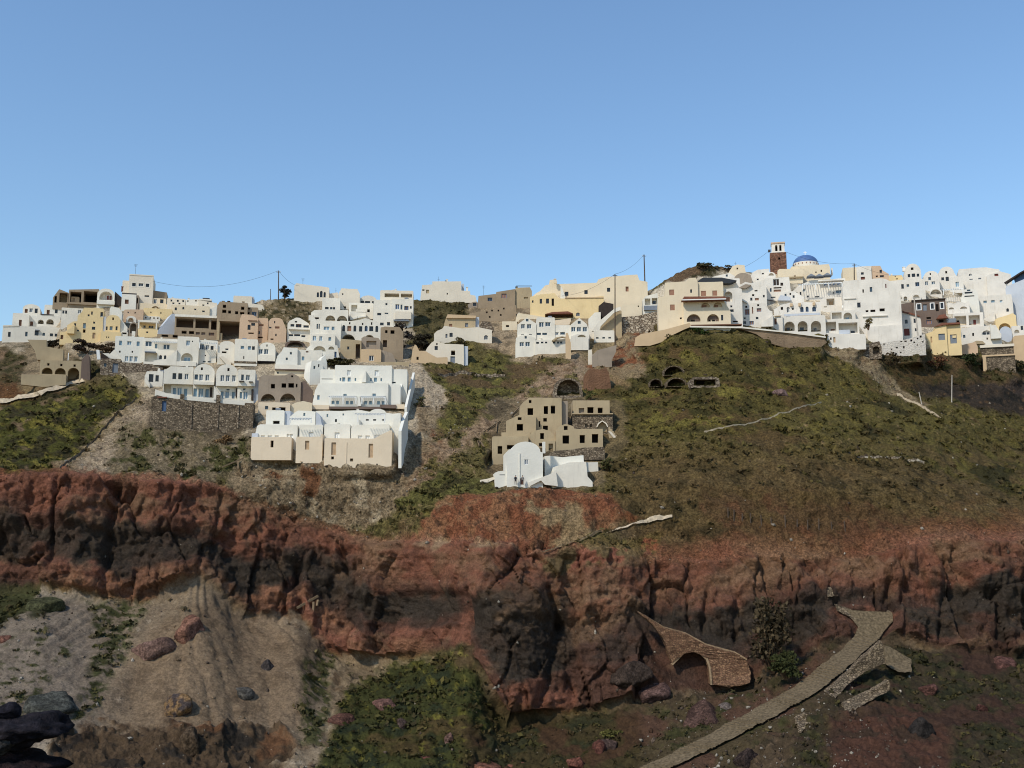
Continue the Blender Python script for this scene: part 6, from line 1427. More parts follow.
# the three zones follow the cliff's top and foot, so they are split face by face
def zones():
    nr, nc = A.shape[:2]
    # rows behind the ridge: the plateau and the far slope
    back = []
    for dy, dz in ((12, -2), (40, -8), (120, -22), (500, -90), (3000, -260), (9000, -260)):
        b = A[0].copy(); b[:, 1] += dy; b[:, 0] *= 1 + dy / 300.0; b[:, 2] = np.maximum(b[:, 2] + dz, -260) if dy < 3000 else -260
        back.append(b)
    AA = np.concatenate([np.array(back)[::-1], A]); CCs = np.concatenate([np.repeat(C[:1], 6, 0), C])
    py = np.concatenate([np.full((6, nc), 200.0), PY])
    idx = np.arange(AA.shape[0] * nc).reshape(-1, nc)
    Q = np.stack([idx[:-1, :-1], idx[1:, :-1], idx[1:, 1:], idx[:-1, 1:]], -1)
    pc = py[:-1, :-1]; T = ip(GX, K_T)[None, :-1]; B = ip(GX, K_B)[None, :-1]
    for name, m in (('hillside', pc < T), ('cliff', (pc >= T) & (pc < B)), ('scree_slope', pc >= B)):
        q = Q[m]; u, inv = np.unique(q, return_inverse=True)
        o = fast_mesh(name, AA.reshape(-1, 3)[u], inv.reshape(-1, 4), {'cliff': 'cliff_rock', 'scree_slope': 'scree'}.get(name, 'earth'), CCs.reshape(-1, 3)[u], smooth=True)
        tag(o, kind='structure')
zones()
def ground(px, py):
    """the roughened ground's own point at px,py"""
    px = np.atleast_1d(np.asarray(px, float)); py = np.atleast_1d(np.asarray(py, float))
    i = np.clip(np.searchsorted(GX, px) - 1, 0, len(GX) - 2)
    Rr = Rg[i]
    v = np.clip((py - Rr) / (860 - Rr) * (NV - 1), 0, NV - 1.001)
    j = v.astype(int)
    a = ((px - GX[i]) / (GX[i + 1] - GX[i]))[:, None]; b = (v - j)[:, None]
    return (A[j, i] * (1 - a) + A[j, i + 1] * a) * (1 - b) + (A[j + 1, i] * (1 - a) + A[j + 1, i + 1] * a) * b
# ------------------------------------------------------------------ things on the slope
def gp(px, py, up=0.0, fwd=0.0):
    g = ground(px, py)[0]
    return Vector((g[0], g[1] - fwd, g[2] + up))
def anchor(name, px, py, label, cat, group=None, up=0.0):
    e = empty(name, gp(px, py, up), label, cat, group); e['kind'] = 'thing'
    return e
def slab(name, label, mat, pts, cat='wall', thick=.8, fwd=.35, group=None):
    """a wall whose outline is given in picture points, each standing on the ground there"""
    xs = [p[0] for p in pts]; ys = [p[1] for p in pts]
    e = anchor(name, (min(xs) + max(xs)) / 2, max(ys), label, cat, group)
    o = e.location
    Yb = [float(depth(x, y)) for x, y in pts]
    base = min(Yb) * .5 + sorted(Yb)[len(Yb) // 2] * .5
    vs = [Vector(P(x, y, min(Y, base + 1.5) - fwd)) - o for (x, y), Y in zip(pts, Yb)]
    m = MB(); n = len(vs)
    m.v = [tuple(v) for v in vs] + [tuple(v + Vector((0, thick, 0))) for v in vs]
    for t in tessellate_polygon([[Vector((x, -y, 0)) for x, y in pts]]): m.f += [tuple(t), tuple(n + i for i in t[::-1])]
    for i in range(n): j = (i + 1) % n; m.f.append((i, n + i, n + j, j))
    w = m.build('wall', mat, e)
    bm = bmesh.new(); bm.from_mesh(w.data); bmesh.ops.recalc_face_normals(bm, faces=bm.faces)
    bmesh.ops.subdivide_edges(bm, edges=bm.edges[:], cuts=5, use_grid_fill=True)
    for v in bm.verts:
        c = v.co + o
        v.co += Vector([float(pn(c.x * 1.1 + k * 31, c.y * 1.1, c.z * 1.1)) * .13 + float(pn(c.x * 2.7 + k * 17, c.y * 2.7, c.z * 2.7)) * .08 for k in range(3)])
    bm.to_mesh(w.data); bm.free()
    return e
def ribbon(pts, wpx, up, mat, name, n=40, h=.5, parent=None, o=Vector((0, 0, 0))):
    """a low kerb or wall following picture points over the ground"""
    a = np.array(pts, float); t = np.linspace(0, len(a) - 1, n)
    x = np.interp(t, range(len(a)), a[:, 0]); y = np.interp(t, range(len(a)), a[:, 1])
    g = ground(x, y); m = MB()
    for p in g:
        c = Vector(p) - o
        k = wpx * p[1] / F / 2
        m.v += [tuple(c + Vector((0, -k, -.6))), tuple(c + Vector((0, -k, h))), tuple(c + Vector((0, k, h))), tuple(c + Vector((0, k, -.6)))]
    for i in range(len(g) - 1):
        q = i * 4
        for s in range(3): m.f.append((q + s, q + s + 1, q + 5 + s, q + 4 + s))
    m.f += [(0, 3, 2, 1), tuple(len(m.v) - 4 + i for i in range(4))]
    w = m.build(name, mat, parent)
    bm = bmesh.new(); bm.from_mesh(w.data); bmesh.ops.recalc_face_normals(bm, faces=bm.faces); bm.to_mesh(w.data); bm.free()
    return w
def low_wall(name, label, mat, pts, w=1.6, h=.6, cat='wall'):
    e = anchor(name, pts[0][0], pts[0][1], label, cat)
    ribbon(pts, w, 0, mat, 'wall', 36, h, e, e.location)
    return e
flat('path_stone', (100, 87, 68), .95, .1, .42, 2.6)
flat('path_pale', (178, 162, 138), .95, .1, .25, 1.5)
def path(L, Rr, n, mat, up=.25, saw=.1, name='path'):
    L = np.array(L, float); Rr = np.array(Rr, float)
    t = np.linspace(0, 1, n)
    def rs(a):
        d = np.concatenate([[0], np.cumsum(np.hypot(*np.diff(a, axis=0).T))]); d /= d[-1]
        return np.interp(t, d, a[:, 0]), np.interp(t, d, a[:, 1])
    lx, ly = rs(L); rx, ry = rs(Rr); rows = []
    q = np.arange(n) * .37; wob = min(1.8, .25 * np.hypot(L[0][0] - Rr[0][0], L[0][1] - Rr[0][1]))
    lx = lx + wob * fbm(q, .5, .5, 3); rx = rx + wob * fbm(q, 7.5, .5, 3); ry = ry + .6 * wob * fbm(q, 9.5, 2.5, 3)
    m = MB(); K = 5
    for j in range(K):
        f = j / (K - 1)
        rows.append(ground(lx * (1 - f) + rx * f, ly * (1 - f) + ry * f))
    for i in range(n):
        for s in (0, 1):
            for j in range(K):
                p = rows[j][i]; q = rows[j][min(i + s, n - 1)]
                m.v.append((p[0] * (1 - .0) , (p[1] + (q[1] - p[1]) * .0) - .25, p[2] + up + saw * s * (1.6 + 1.5 * math.sin(i * 12.9898)) + .12 * pn(p[0] * .8, p[1] * .8, 3.0)))
    for i in range(2 * n - 1):
        for j in range(K - 1):
            q = i * K + j; m.f.append((q, q + 1, q + K + 1, q + K))
    o = m.build(name, mat); return tag(o, kind='structure')
path([(628, 776), (694, 744), (747, 715), (789, 692), (813, 673.6), (834, 657), (851, 642), (858, 629), (849, 619), (838, 612)],
     [(656, 778), (711, 751), (766, 723), (799, 705), (825, 688), (845, 671), (862, 655), (879, 640), (890, 626), (891, 615)], 90, 'path_stone', .35, .05)
stone('path_masonry', (104, 90, 73), (150, 132, 108), (84, 72, 58), 2.2, .8)
stone('brown_masonry', (108, 78, 60), (150, 118, 90), (96, 72, 56), 2.6, .7)
path([(543, 551), (566, 544), (590, 537), (600, 534)], [(544, 552), (567, 545.4), (591, 538.4), (601, 535.4)], 20, 'path_stone', .3, .03)
path([(600, 534), (612, 531), (638, 523), (652, 517.6), (672, 517)], [(601, 535.4), (613, 532.6), (640, 525), (656, 521.4), (672, 519.8)], 30, 'path_pale', .3, .03)
path([(0, 400), (30, 394), (60, 386), (82, 379.6)], [(0, 403.6), (30, 397.4), (60, 389), (84, 382)], 24, 'path_pale', .3, .03)
low_wall('low_wall', 'thin pale wall line climbing across the green right-hand slope', 'path_pale', [(704, 434), (730, 428), (752, 422), (775, 415), (800, 408), (822, 401)], .7, .22)
low_wall('low_wall', 'dim field wall low on the right spur below the green slope', 'pale_masonry', [(858, 455), (880, 454), (905, 457), (925, 461)], 1.6, .3)
low_wall('low_wall', 'broken white stair wall on the shoulder below the gravel path', 'path_pale', [(896, 396), (908, 402), (922, 410), (934, 417), (941, 423)], 2.0, .45)
low_wall('low_wall', 'rubble field wall across the green gully at the middle', 'rubble_masonry', [(438, 375), (460, 372), (485, 374), (505, 376)], 3.0, .5)
low_wall('low_wall', 'collapsed stone edge running down the left side of the rubble track', 'rubble_masonry', [(137, 398), (118, 412), (100, 432), (76, 456), (60, 470)], 1.6, .35)
low_wall('low_wall', 'long dark field wall crossing the right spur near the cliff edge', 'dark_masonry', [(640, 512), (700, 500), (760, 488), (820, 450)][:1] + [(860, 468), (905, 478), (945, 486), (985, 494), (1024, 500)], 1.6, .2) if False else None
e = slab('stone_wall', 'pale rubble retaining wall directly under the upper end of the stone path', 'path_masonry', [(826, 692), (846, 675), (864, 657), (882, 641), (885, 663), (866, 671), (850, 683), (835, 699)], thick=1.5, fwd=.6)
e = slab('stone_wall', 'second pale rubble wall, lower terrace beneath the stone path', 'path_masonry', [(843, 703), (862, 695), (878, 688), (889, 680), (890, 690), (868, 702), (848, 713)], thick=1.5, fwd=.5)
e = slab('stone_wall', 'short lumpy pale wall stub beside the lower stone path', 'path_masonry', [(796, 718), (806, 713), (812, 722), (800, 733)], thick=1.2, fwd=.5)
e = slab('retaining_wall', 'smooth grey ramp wall dropping right from the top of the stone path', 'path_stone', [(884, 646), (890, 647), (911, 659), (912, 672), (898, 672), (886, 664)], thick=.8, fwd=1.6)
e = slab('arched_wall', 'brown rubble wall with a wide arch and a sloping pale coping, built against the cliff', 'brown_masonry', [(638, 612), (648, 617), (664, 628), (686, 634), (706, 645), (735, 653), (747, 660), (751, 672), (750, 683), (730, 687), (711, 685), (709, 668), (706, 659), (700, 654), (692, 652), (684, 653.6), (677, 659), (672, 663), (669, 652), (664, 640), (654, 626)], thick=3.0, fwd=.9)
tr = [(638, 611), (664, 626.6), (686, 632.6), (706, 643.6), (735, 651.6), (747, 658.6), (747, 660.4), (735, 653.6), (706, 645.8), (686, 635), (664, 629.2), (638, 613)]
def trim(e, name, pts, mat, fwd, thick=.5):
    o = e.location; base = min(float(depth(x, y)) for x, y in pts)
    vs = [Vector(P(x, y, min(float(depth(x, y)), base + 2.5) - fwd)) - o for x, y in pts]
    m = MB(); n = len(vs); m.v = [tuple(v) for v in vs] + [tuple(v + Vector((0, thick, 0))) for v in vs]
    for t in tessellate_polygon([[Vector((x, -y, 0)) for x, y in pts]]): m.f += [tuple(t), tuple(n + i for i in t[::-1])]
    for i in range(n): j = (i + 1) % n; m.f.append((i, n + i, n + j, j))
    w = m.build(name, mat, e)
    bm = bmesh.new(); bm.from_mesh(w.data); bmesh.ops.recalc_face_normals(bm, faces=bm.faces); bm.to_mesh(w.data); bm.free()
flat('coping_stone', (128, 108, 84), .95, .1, .3, 2)
trim(e, 'coping', tr, 'coping_stone', 1.3)
trim(e, 'arch_trim', [(671, 664), (677, 658.4), (684, 652.4), (692, 650.6), (701, 653), (708, 658.6), (711, 668), (712.4, 685), (710.6, 685), (709, 668), (706, 659.6), (700, 654.4), (692, 652), (684, 654), (678, 660), (673, 665)], 'coping_stone', 1.2)
e = slab('stone_wall', 'small pale ruin wall standing on the cliff edge left of the path head', 'path_masonry', [(824, 586), (832, 588), (834, 596), (828, 597)], thick=.8, fwd=.5)
e = slab('stone_wall', 'low curved pale wall closing the head of the stone path', 'path_masonry', [(836, 604), (850, 609), (866, 613), (880, 616), (888, 610), (892, 613), (888, 624), (870, 622), (852, 618), (838, 611)], thick=.6, fwd=.5)
# cellars cut into the right-hand hill
def cave(label, x0, yt, x1, yb, rim='path_masonry'):
    h = House('cave_cellar', label, (x0 + x1) / 2, yb, 'cave', 'vaulted cave cellars in the hill', yaw=0, dY=.9)
    h.vol(rim, [(x0, yb - .8)] + vt(x0 + .1, x1 - .1, yt, yb - (yb - yt) * .35) + [(x1, yb - .8)], [('a', x0 + .7, yt + .8, x1 - .7, yb + 1.5, {'d': 4})], deep=5, found=.42)
CAVES = [('upper vaulted cave cellar mouth on the green hill under the cream house', 663.5, 365.6, 684.5, 374), ('small vaulted cave mouth, leftmost of the lower cave row', 649.5, 378.6, 662.5, 385), ('wider vaulted cave mouth beside the smallest cave on the green hill', 666.4, 377.6, 686.6, 385)]
for c in CAVES: cave(*c)
h = House('cave_cellar', 'low collapsed dark ledge cellar right of the vaulted cave mouths', 704, 385, 'cave', 'vaulted cave cellars in the hill', yaw=0, dY=.9)
h.vol('rubble_masonry', [(689, 381), (693, 377.4), (712, 376.6), (719, 378), (720, 384)], [('h', 694, 379.4, 716, 385.6, {'d': 2.5})], deep=4, found=.6)
h = House('cave_cellar', 'dark arched cellar behind the grey gravel heap above the unfinished villa', 568, 396, 'cave', yaw=0, dY=-.3)
h.vol('rubble_masonry', [(553, 392)] + vt(554, 582, 378, 388) + [(583, 394)], [('a', 557, 379.6, 580, 395.6, {'d': 3})], deep=4, found=.6)
h = House('earth_wall', 'reddish cut earth wall right of the gravel heap', 599, 388, 'wall', yaw=0, dY=-.2)
h.vol('earth_cut', [(584, 376), (588, 370), (592, 368), (600, 369.6), (606, 368), (609, 372), (611, 386)], deep=2, found=.6)
h = House('concrete_pier', 'pale concrete pier with fallen white rubble above the gravel heap', 590, 363, 'pier', yaw=0, dY=-.3)
h.vol('pale', [(588.4, 350), (592, 349.4), (592.6, 358), (597, 362)], deep=1, found=.4)
h = House('grey_wall', 'smooth grey retaining wall below the white house garage, centre right', 604, 365, 'wall', yaw=0, dY=-.3)
h.vol('grey_plaster', [(592.6, 354), (598, 350), (617, 345), (616, 352), (612, 360)], deep=1.5, found=.5)

# --- poles and wires
flat('pole_wood', (84, 72, 62), .9, .1, .25)
flat('pole_pale', (176, 168, 156), .8, .2, .15)
def pole(label, x, y0, y1, w=.22, mat='pole_wood', lean=0.0, arm=True, dY=0.0, name='utility_pole', group='utility poles'):
    Y = float(depth(x, y1)) + dY
    b = Vector(P(x, y1, Y)); t = Vector(P(x + lean, y0, Y))
    e = empty(name, b, label, 'pole', group); e['kind'] = 'thing'
    MB().tube([(0, 0, -1), tuple(t - b)], [w / 2 * 1.15, w / 2 * .8], 8).build('post', mat, e)
    if arm:
        d = t - b
        MB().box(d.x - .6, d.x + .6, -.06, .06, d.z - .5, d.z - .36).build('crossarm', mat, e)
        for s in (-.5, .5): MB().tube([(d.x + s, 0, d.z - .36), (d.x + s, 0, d.z - .2)], .05, 6).build('insulator', 'frame_white', e)
    return t
pA = pole('dark utility pole beside the round tree on the rocky knoll', 278.6, 270.6, 300, .3)
pole('short dark post left of the round tree on the rocky knoll', 270.6, 289, 300, .2, arm=False, name='post', group=None)
pB = pole('brown utility pole standing in front of the yellow skyline house', 615, 274, 347, .3, dY=-1.5)
pC = pole('tall thin utility pole on the skyline right of the yellow house', 645.4, 254.6, 298, .36, lean=-1.4)
pD = pole('dark utility pole in front of the peach-topped house, right cluster', 854.2, 263.6, 300, .34, dY=-3)
pE = pole('leaning grey pole in front of the white house beside the brown house', 918.6, 297, 342, .4, lean=-4.6, arm=False, dY=-12, mat='pole_pale')
pole('thin white pole standing in the dark rock gully at the right', 951.4, 375, 405, .25, mat='pole_pale', lean=.6, arm=False, name='post', group=None)
pole('bent white post on the shoulder above the broken stair wall', 923, 392, 407, .25, mat='pole_pale', lean=-4, arm=False, name='post', group=None)
def wire(label, pts, sag):
    a, b = Vector(pts[0]), Vector(pts[1])
    e = empty('power_cable', a, label, 'cable', 'overhead cables'); e['kind'] = 'thing'
    L = []
    for i in range(17):
        t = i / 16
        L.append(tuple(a.lerp(b, t) - a - Vector((0, 0, sag * 4 * t * (1 - t)))))
    MB().tube(L, .03, 4).build('strand', 'metal_dark', e)
wire('sagging overhead cable from the knoll pole to the tall cream building', (pA, P(152, 281, 292)), 3.0)
wire('overhead cable from the knoll pole down to the pale skyline house', (pA, P(300, 286, 300)), 1.0)
wire('overhead cable between the tall thin pole and the brown pole', (pC, pB), 1.0)
wire('overhead cable from the brown pole to the left gable of the yellow house', (pB, P(557, 296, 300)), 1.5)
wire('overhead cable between the bell tower and the pole right of the dome', (P(786, 252, 306), pD), 1.2)
wire('overhead cable from the bell tower down to the brown knoll', (P(770, 250, 306), P(742, 268, 304)), .4)
wire('overhead cable from the peach-topped house pole toward the round gable', (pD, P(906, 276, 300)), 1.0)
for i, (x, y) in enumerate([(728, 517), (734, 518.6), (742, 519.6), (751, 520.6), (762, 521.6), (772, 522.4), (786, 523.6), (798, 525), (808, 526), (820, 527), (832, 528), (846, 528)]):
    b = gp(x, y); h_ = 1.5 + .4 * math.sin(i * 2.3)
    o = MB().tube([(0, 0, -.5), (.1 * math.sin(i), 0, h_)], [.13, .1], 6).build('fence_post', 'pole_wood')
    o.location = b
    tag(o, 'dark wooden fence post in the row along the red earth band above the cliff', 'post', 'fence posts above the cliff', 'thing')
# --- timber props near the cliff and villa
def prop(label, segs, name='timber_frame', w=.25):
    x, y = segs[0][0]
    e = anchor(name, x, y, label, 'timber')
    for a, b in segs:
        Ya = float(depth(*a)) - .8; Yb = float(depth(*b)) - .8
        MB().bar(tuple(Vector(P(*a, Ya)) - e.location), tuple(Vector(P(*b, Yb)) - e.location), w).build('beam', 'timber', e)
prop('leaning timber ramp and props on the slope left of the unfinished villa', [((477, 436), (500, 421)), ((479, 446), (476.4, 436)), ((484, 447), (477, 437)), ((496, 432), (497, 423))])
prop('broken timber spar and prop on the scree edge under the cliff', [((297, 608), (318, 596)), ((313, 618), (313.6, 602)), ((317, 606), (318.4, 600))], w=.4)
prop('small timber trestle on the rubble left of the lower white complex', [((222, 467), (244, 458)), ((238, 469), (238, 460))], w=.25)
prop('brown plank handrail climbing beside the unfinished villa', [((511, 416), (526, 400)), ((520, 411), (512, 404))], w=.2)

# --- people by the chapel
def person(px, py, label, top, legs, dx=0.0):
    o = gp(px, py)
    Y = float(depth(528, 486)) - 1.6
    o = Vector(P(px, py, Y))
    e = empty('person', o, label, 'person', 'people at the chapel'); e['kind'] = 'thing'
    v = [(0, 0, .95), (0, 0, 1.15), (0, .0, 1.38), (0, 0, 1.5), (0, -.02, 1.58), (0, -.02, 1.7),
         (.1, 0, .88), (.11, -.02, .48), (.12, .02, .06), (.12, -.14, .03),
         (-.1, 0, .88), (-.13, -.04 + dx, .48), (-.12, .02 + dx, .06), (-.12, -.14 + dx, .03),
         (.2, 0, 1.4), (.27, .02, 1.12), (.24, -.08, .86), (-.2, 0, 1.4), (-.27, .02, 1.12), (-.24, -.08, .86)]
    r = [.15, .15, .17, .07, .1, .085, .1, .07, .05, .045, .1, .07, .05, .045, .075, .05, .04, .075, .05, .04]
    ed = [(0, 1), (1, 2), (2, 3), (3, 4), (4, 5), (0, 6), (6, 7), (7, 8), (8, 9), (0, 10), (10, 11), (11, 12), (12, 13), (2, 14), (14, 15), (15, 16), (2, 17), (17, 18), (18, 19)]
    me = bpy.data.meshes.new('body'); me.from_pydata(v, ed, []); b = bpy.data.objects.new('body', me); COL.objects.link(b); b.parent = e
    sk = b.modifiers.new('skin', 'SKIN'); sd_ = b.modifiers.new('sub', 'SUBSURF'); sd_.levels = 1; sd_.render_levels = 1
    if not me.skin_vertices: 
        bm = bmesh.new(); bm.from_mesh(me); bm.verts.layers.skin.verify(); bm.to_mesh(me); bm.free()
    for i, q in enumerate(r): me.skin_vertices[0].data[i].radius = (q, q * .85)
    me.skin_vertices[0].data[0].use_root = True
    for m_ in (top, legs, 'skin'): me.materials.append(MATS[m_])
    dg = bpy.context.evaluated_depsgraph_get()
    me2 = bpy.data.meshes.new_from_object(b.evaluated_get(dg)); b.modifiers.clear(); b.data = me2
    for p in me2.polygons:
        c = p.center
        p.material_index = 2 if c.z > 1.5 or (abs(c.x) > .2 and c.z < .9) else (1 if c.z < .95 else 0)
        p.use_smooth = True
    lathe([(.105, 1.66), (.11, 1.72), (.08, 1.79), (.03, 1.81)], 0, .0, 12).build('hair', 'void', e)
flat('skin', (190, 146, 120), .7)
flat('cloth_dark', (34, 36, 44), .9)
flat('cloth_grey', (120, 116, 112), .9)
person(515.6, 485, 'person in dark clothes standing by the left front of the chapel', 'cloth_dark', 'cloth_dark')
person(522.6, 485, 'person in a grey top and dark trousers by the chapel door', 'cloth_grey', 'cloth_dark', .06)

# --- boulders
vcol_mat('rock', 2.5, .9, .4, .35, 1.5, 3.0, .4)
def ico(sub):
    bm = bmesh.new(); bmesh.ops.create_icosphere(bm, subdivisions=sub, radius=1)
    V = np.array([v.co[:] for v in bm.verts]); Fq = np.array([[v.index for v in f.verts] for f in bm.faces]); bm.free()
    return V, Fq
ICO4, ICO1 = ico(4), ico(1)
def rock(name, label, px, py, wpx, hpx, rgb, seed, cat='rock', group=None, Y=None, sink=.25, rough=1.0, rgb2=None):
    V, T = ICO4
    Y = (float(ground(px, py)[0][1]) if Y is None else Y)
    k = Y / F
    q = V * 1.0
    rs = np.random.RandomState(seed)
    pl = rs.randn(10, 3); pl /= np.linalg.norm(pl, axis=1)[:, None]; dd = .48 + .45 * rs.rand(10)
    r = np.min(dd / np.maximum(q @ pl.T, .05), axis=1)
    r = np.minimum(r, 1.12)
    fine = fbm(q[:, 0] * 3 + seed, q[:, 1] * 3, q[:, 2] * 3, 4, .6) * .06
    low = pn(q[:, 0] * 1.2 + seed, q[:, 1] * 1.2, q[:, 2] * 1.2) * .06
    q = q * (r + rough * (fine + low))[:, None] * 1.32
    q = q * np.array([wpx * k / 2, (wpx + hpx) * k / 4, hpx * k / 2])
    c1 = lin(rgb); c2 = lin(rgb2) if rgb2 is not None else c1 * .55
    t = ss(-.3, .3, fbm(V[:, 0] * 2 + seed, V[:, 1] * 2, V[:, 2] * 2, 3))[:, None]
    o = fast_mesh(name, q, T, 'rock', c1 * (1 - t) + c2 * t, smooth=True)
    o.location = P(px, py + hpx * .12, Y + wpx * k * .08)
    return tag(o, label, cat, group, 'thing')
GB = 'boulders on the scree'
rock('boulder', 'largest reddish boulder on the scree fan below the left cliff', 191, 628, 34, 30, (128, 92, 76), 1, 'boulder', GB)
rock('boulder', 'pinkish-grey boulder, second largest on the scree fan', 154, 651, 33, 26, (112, 88, 78), 2, 'boulder', GB)
rock('boulder', 'ochre and grey boulder low on the scree above the brown outcrop', 178, 708, 25, 22, (122, 96, 66), 3, 'boulder', GB, rgb2=(66, 58, 56))
rock('boulder', 'dark grey split boulder at the lower left behind the foreground rocks', 50, 706, 34, 28, (76, 76, 70), 4, 'boulder', GB)
rock('boulder', 'grey flat boulder right of the ochre boulder', 242, 693, 17, 11, (88, 84, 78), 5, 'boulder', GB)
rock('boulder', 'small near-black boulder at the right side of the scree', 269, 668, 11, 14, (70, 64, 62), 6, 'boulder', GB)
rock('boulder', 'dark mossy lump high on the left scree', 45, 607, 26, 22, (74, 74, 52), 7, 'boulder', GB)
rock('boulder', 'dark red rock at the left edge of the scree', 2, 640, 14, 18, (104, 72, 60), 8, 'boulder', GB)
GG = 'red rocks in the green hollow'
for i, (x, y, w_, h_, c, l) in enumerate([(384, 703, 30, 16, (132, 90, 78), 'long red and grey rock in the green hollow under the cliff'), (340, 718, 22, 14, (112, 72, 58), 'low red rock at the left edge of the green hollow'), (405, 745 - 22, 18, 12, (92, 72, 64), 'brownish rock in the middle of the green hollow'), (449, 738, 13, 15, (136, 98, 84), 'upright pinkish rock in the lower green hollow'), (428, 760, 18, 12, (108, 62, 52), 'small dark red rock near the bottom of the green hollow'), (478, 764, 34, 14, (142, 88, 66), 'broad red rock at the bottom edge, centre'), (520, 764, 18, 12, (128, 76, 58), 'rounded red rock at the bottom edge beside the broad one'), (576, 762, 16, 14, (124, 72, 56), 'upright red rock at the bottom edge left of the stone path'), (598, 748, 14, 18, (108, 62, 50), 'tall narrow red rock left of the stone path'), (608, 742, 22, 14, (92, 70, 60), 'brown rock heap left of the stone path'), (704, 712, 38, 30, (96, 68, 58), 'big grey-red rock mass beneath the arched wall'), (725, 706, 11, 8, (122, 106, 98), 'pale pinkish rock beside the big rock mass'), (655, 690, 26, 22, (108, 78, 70), 'brown rock left of the arched wall'), (630, 672, 34, 26, (78, 62, 52), 'large dark rock shoulder left of the arched wall'), (745, 757, 24, 20, (70, 54, 48), 'dark brown boulder at the bottom right of the stone path'), (920, 730, 22, 26, (54, 48, 44), 'near-black boulder on the dark right-hand slope'), (928, 688, 16, 14, (104, 66, 56), 'red boulder on the dark right-hand slope'), (1000, 660, 26, 18, (112, 72, 62), 'rounded reddish boulder at the right edge under the cliff'), (983, 706, 12, 10, (96, 58, 50), 'small red stone on the dark right-hand slope')]):
    g_ = sum(c) / 3; rock('boulder', l, x, y + h_ * .15, w_ * .92, h_ * .92, tuple(g_ * .2 + v * .8 * .9 for v in c), 20 + i, 'boulder', GG)
rock('rock_outcrop', 'dark rounded rock lump poking out of the cliff edge at the left', 190, 744, 20, 26, (92, 76, 60), 61, 'rock')
rock('rock_outcrop', 'pink-brown rock patch on the green right-hand slope', 780, 394, 12, 9, (128, 104, 98), 62, 'rock')
# foreground rocks at the lower left, close to the camera; basalt colours darkened with painted shade
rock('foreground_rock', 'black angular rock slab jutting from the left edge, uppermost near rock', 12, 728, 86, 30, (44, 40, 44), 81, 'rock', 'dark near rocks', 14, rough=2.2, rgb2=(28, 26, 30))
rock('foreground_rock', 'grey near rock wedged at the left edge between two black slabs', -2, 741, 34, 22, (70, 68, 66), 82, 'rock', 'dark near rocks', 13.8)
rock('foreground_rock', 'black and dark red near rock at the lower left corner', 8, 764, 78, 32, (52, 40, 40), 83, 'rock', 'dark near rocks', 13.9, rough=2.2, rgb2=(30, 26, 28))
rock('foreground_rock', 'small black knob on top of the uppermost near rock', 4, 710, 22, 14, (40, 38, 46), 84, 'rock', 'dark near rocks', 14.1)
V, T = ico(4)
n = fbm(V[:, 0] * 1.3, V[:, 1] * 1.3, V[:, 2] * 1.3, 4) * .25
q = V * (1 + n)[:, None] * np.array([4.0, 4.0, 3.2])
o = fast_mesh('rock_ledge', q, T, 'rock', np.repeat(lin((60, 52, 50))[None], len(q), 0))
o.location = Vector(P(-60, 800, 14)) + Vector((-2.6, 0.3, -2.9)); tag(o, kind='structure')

# ------------------------------------------------------------------ plants
vcol_mat('leaves', 0, 0, 0, .2, 1.5)
flat('bark', (82, 66, 50), .9, .1, .3)
def leaf_quads(c, rad, n, rs, size, rgb, jit=.35):
    """n leaf clumps spread through the ellipsoid c, rad"""
    d = rs.randn(n, 3); d /= np.linalg.norm(d, axis=1)[:, None]
    d[:, 2] = np.abs(d[:, 2]) * 1.0 - .15
    p = c + d * rad * (rs.rand(n, 1) ** .4)
    a = rs.randn(n, 3); a /= np.linalg.norm(a, axis=1)[:, None]
    b = np.cross(a, rs.randn(n, 3)); b /= np.linalg.norm(b, axis=1)[:, None]
    s = size * (.6 + .8 * rs.rand(n, 1))
    V = np.stack([p - a * s, p + b * s * .7, p + a * s, p - b * s * .7], 1).reshape(-1, 3)
    col = np.repeat(np.asarray(rgb) * (1 + jit * (rs.rand(n, 1) * 2 - 1)), 4, 0)
    return V, col
def plant(name, label, px, py, wpx, hpx, rgb, cat='bush', n=260, group=None, lobes=7, stem=True, dY=0.0, seed=1):
    rs = np.random.RandomState(seed)
    Y = float(depth(px, py)) + dY; k = Y / F
    e = empty(name, P(px, py, Y), label, cat, group); e['kind'] = 'thing'
    W, H = wpx * k, hpx * k
    Vs, Cs = [], []
    m = MB()
    for i in range(lobes):
        c = np.array([(rs.rand() - .5) * W * .62, (rs.rand() - .5) * W * .5, H * (.12 + .7 * (i + rs.rand()) / lobes)])
        rd = np.array([W * .24, W * .24, H * .24]) * (.7 + .6 * rs.rand())
        v, cc = leaf_quads(c, rd, n // lobes, rs, max(.16, W * .05), lin(rgb) * (.7 + .6 * rs.rand()))
        Vs.append(v); Cs.append(cc)
        m.tube([(c[0] * .1, c[1] * .1, -.3), (c[0] * .5, c[1] * .5, c[2] * .5), tuple(c)], [.12, .08, .03], 5)
    V = np.concatenate(Vs); Q = np.arange(len(V)).reshape(-1, 4)
    o = fast_mesh('foliage', V, Q, 'leaves', np.concatenate(Cs), smooth=False); o.parent = e
    if stem: m.build('trunk' if cat == 'tree' else 'stem', 'bark', e)
    return e
D1, D2, D3 = (60, 62, 36), (78, 80, 42), (92, 78, 54)
plant('tree', 'round dark tree beside the utility pole on the rocky knoll', 284.6, 298, 14, 13, (48, 46, 40), 'tree', 1500, seed=3)
plant('bush', 'dark shrubs crowning the brown knoll above the big cream house', 707, 269, 26, 5.5, (62, 58, 40), n=300, seed=4)
plant('bush', 'dark bush on the right flank of the brown knoll', 728, 271, 18, 5, (70, 62, 44), n=240, seed=44)
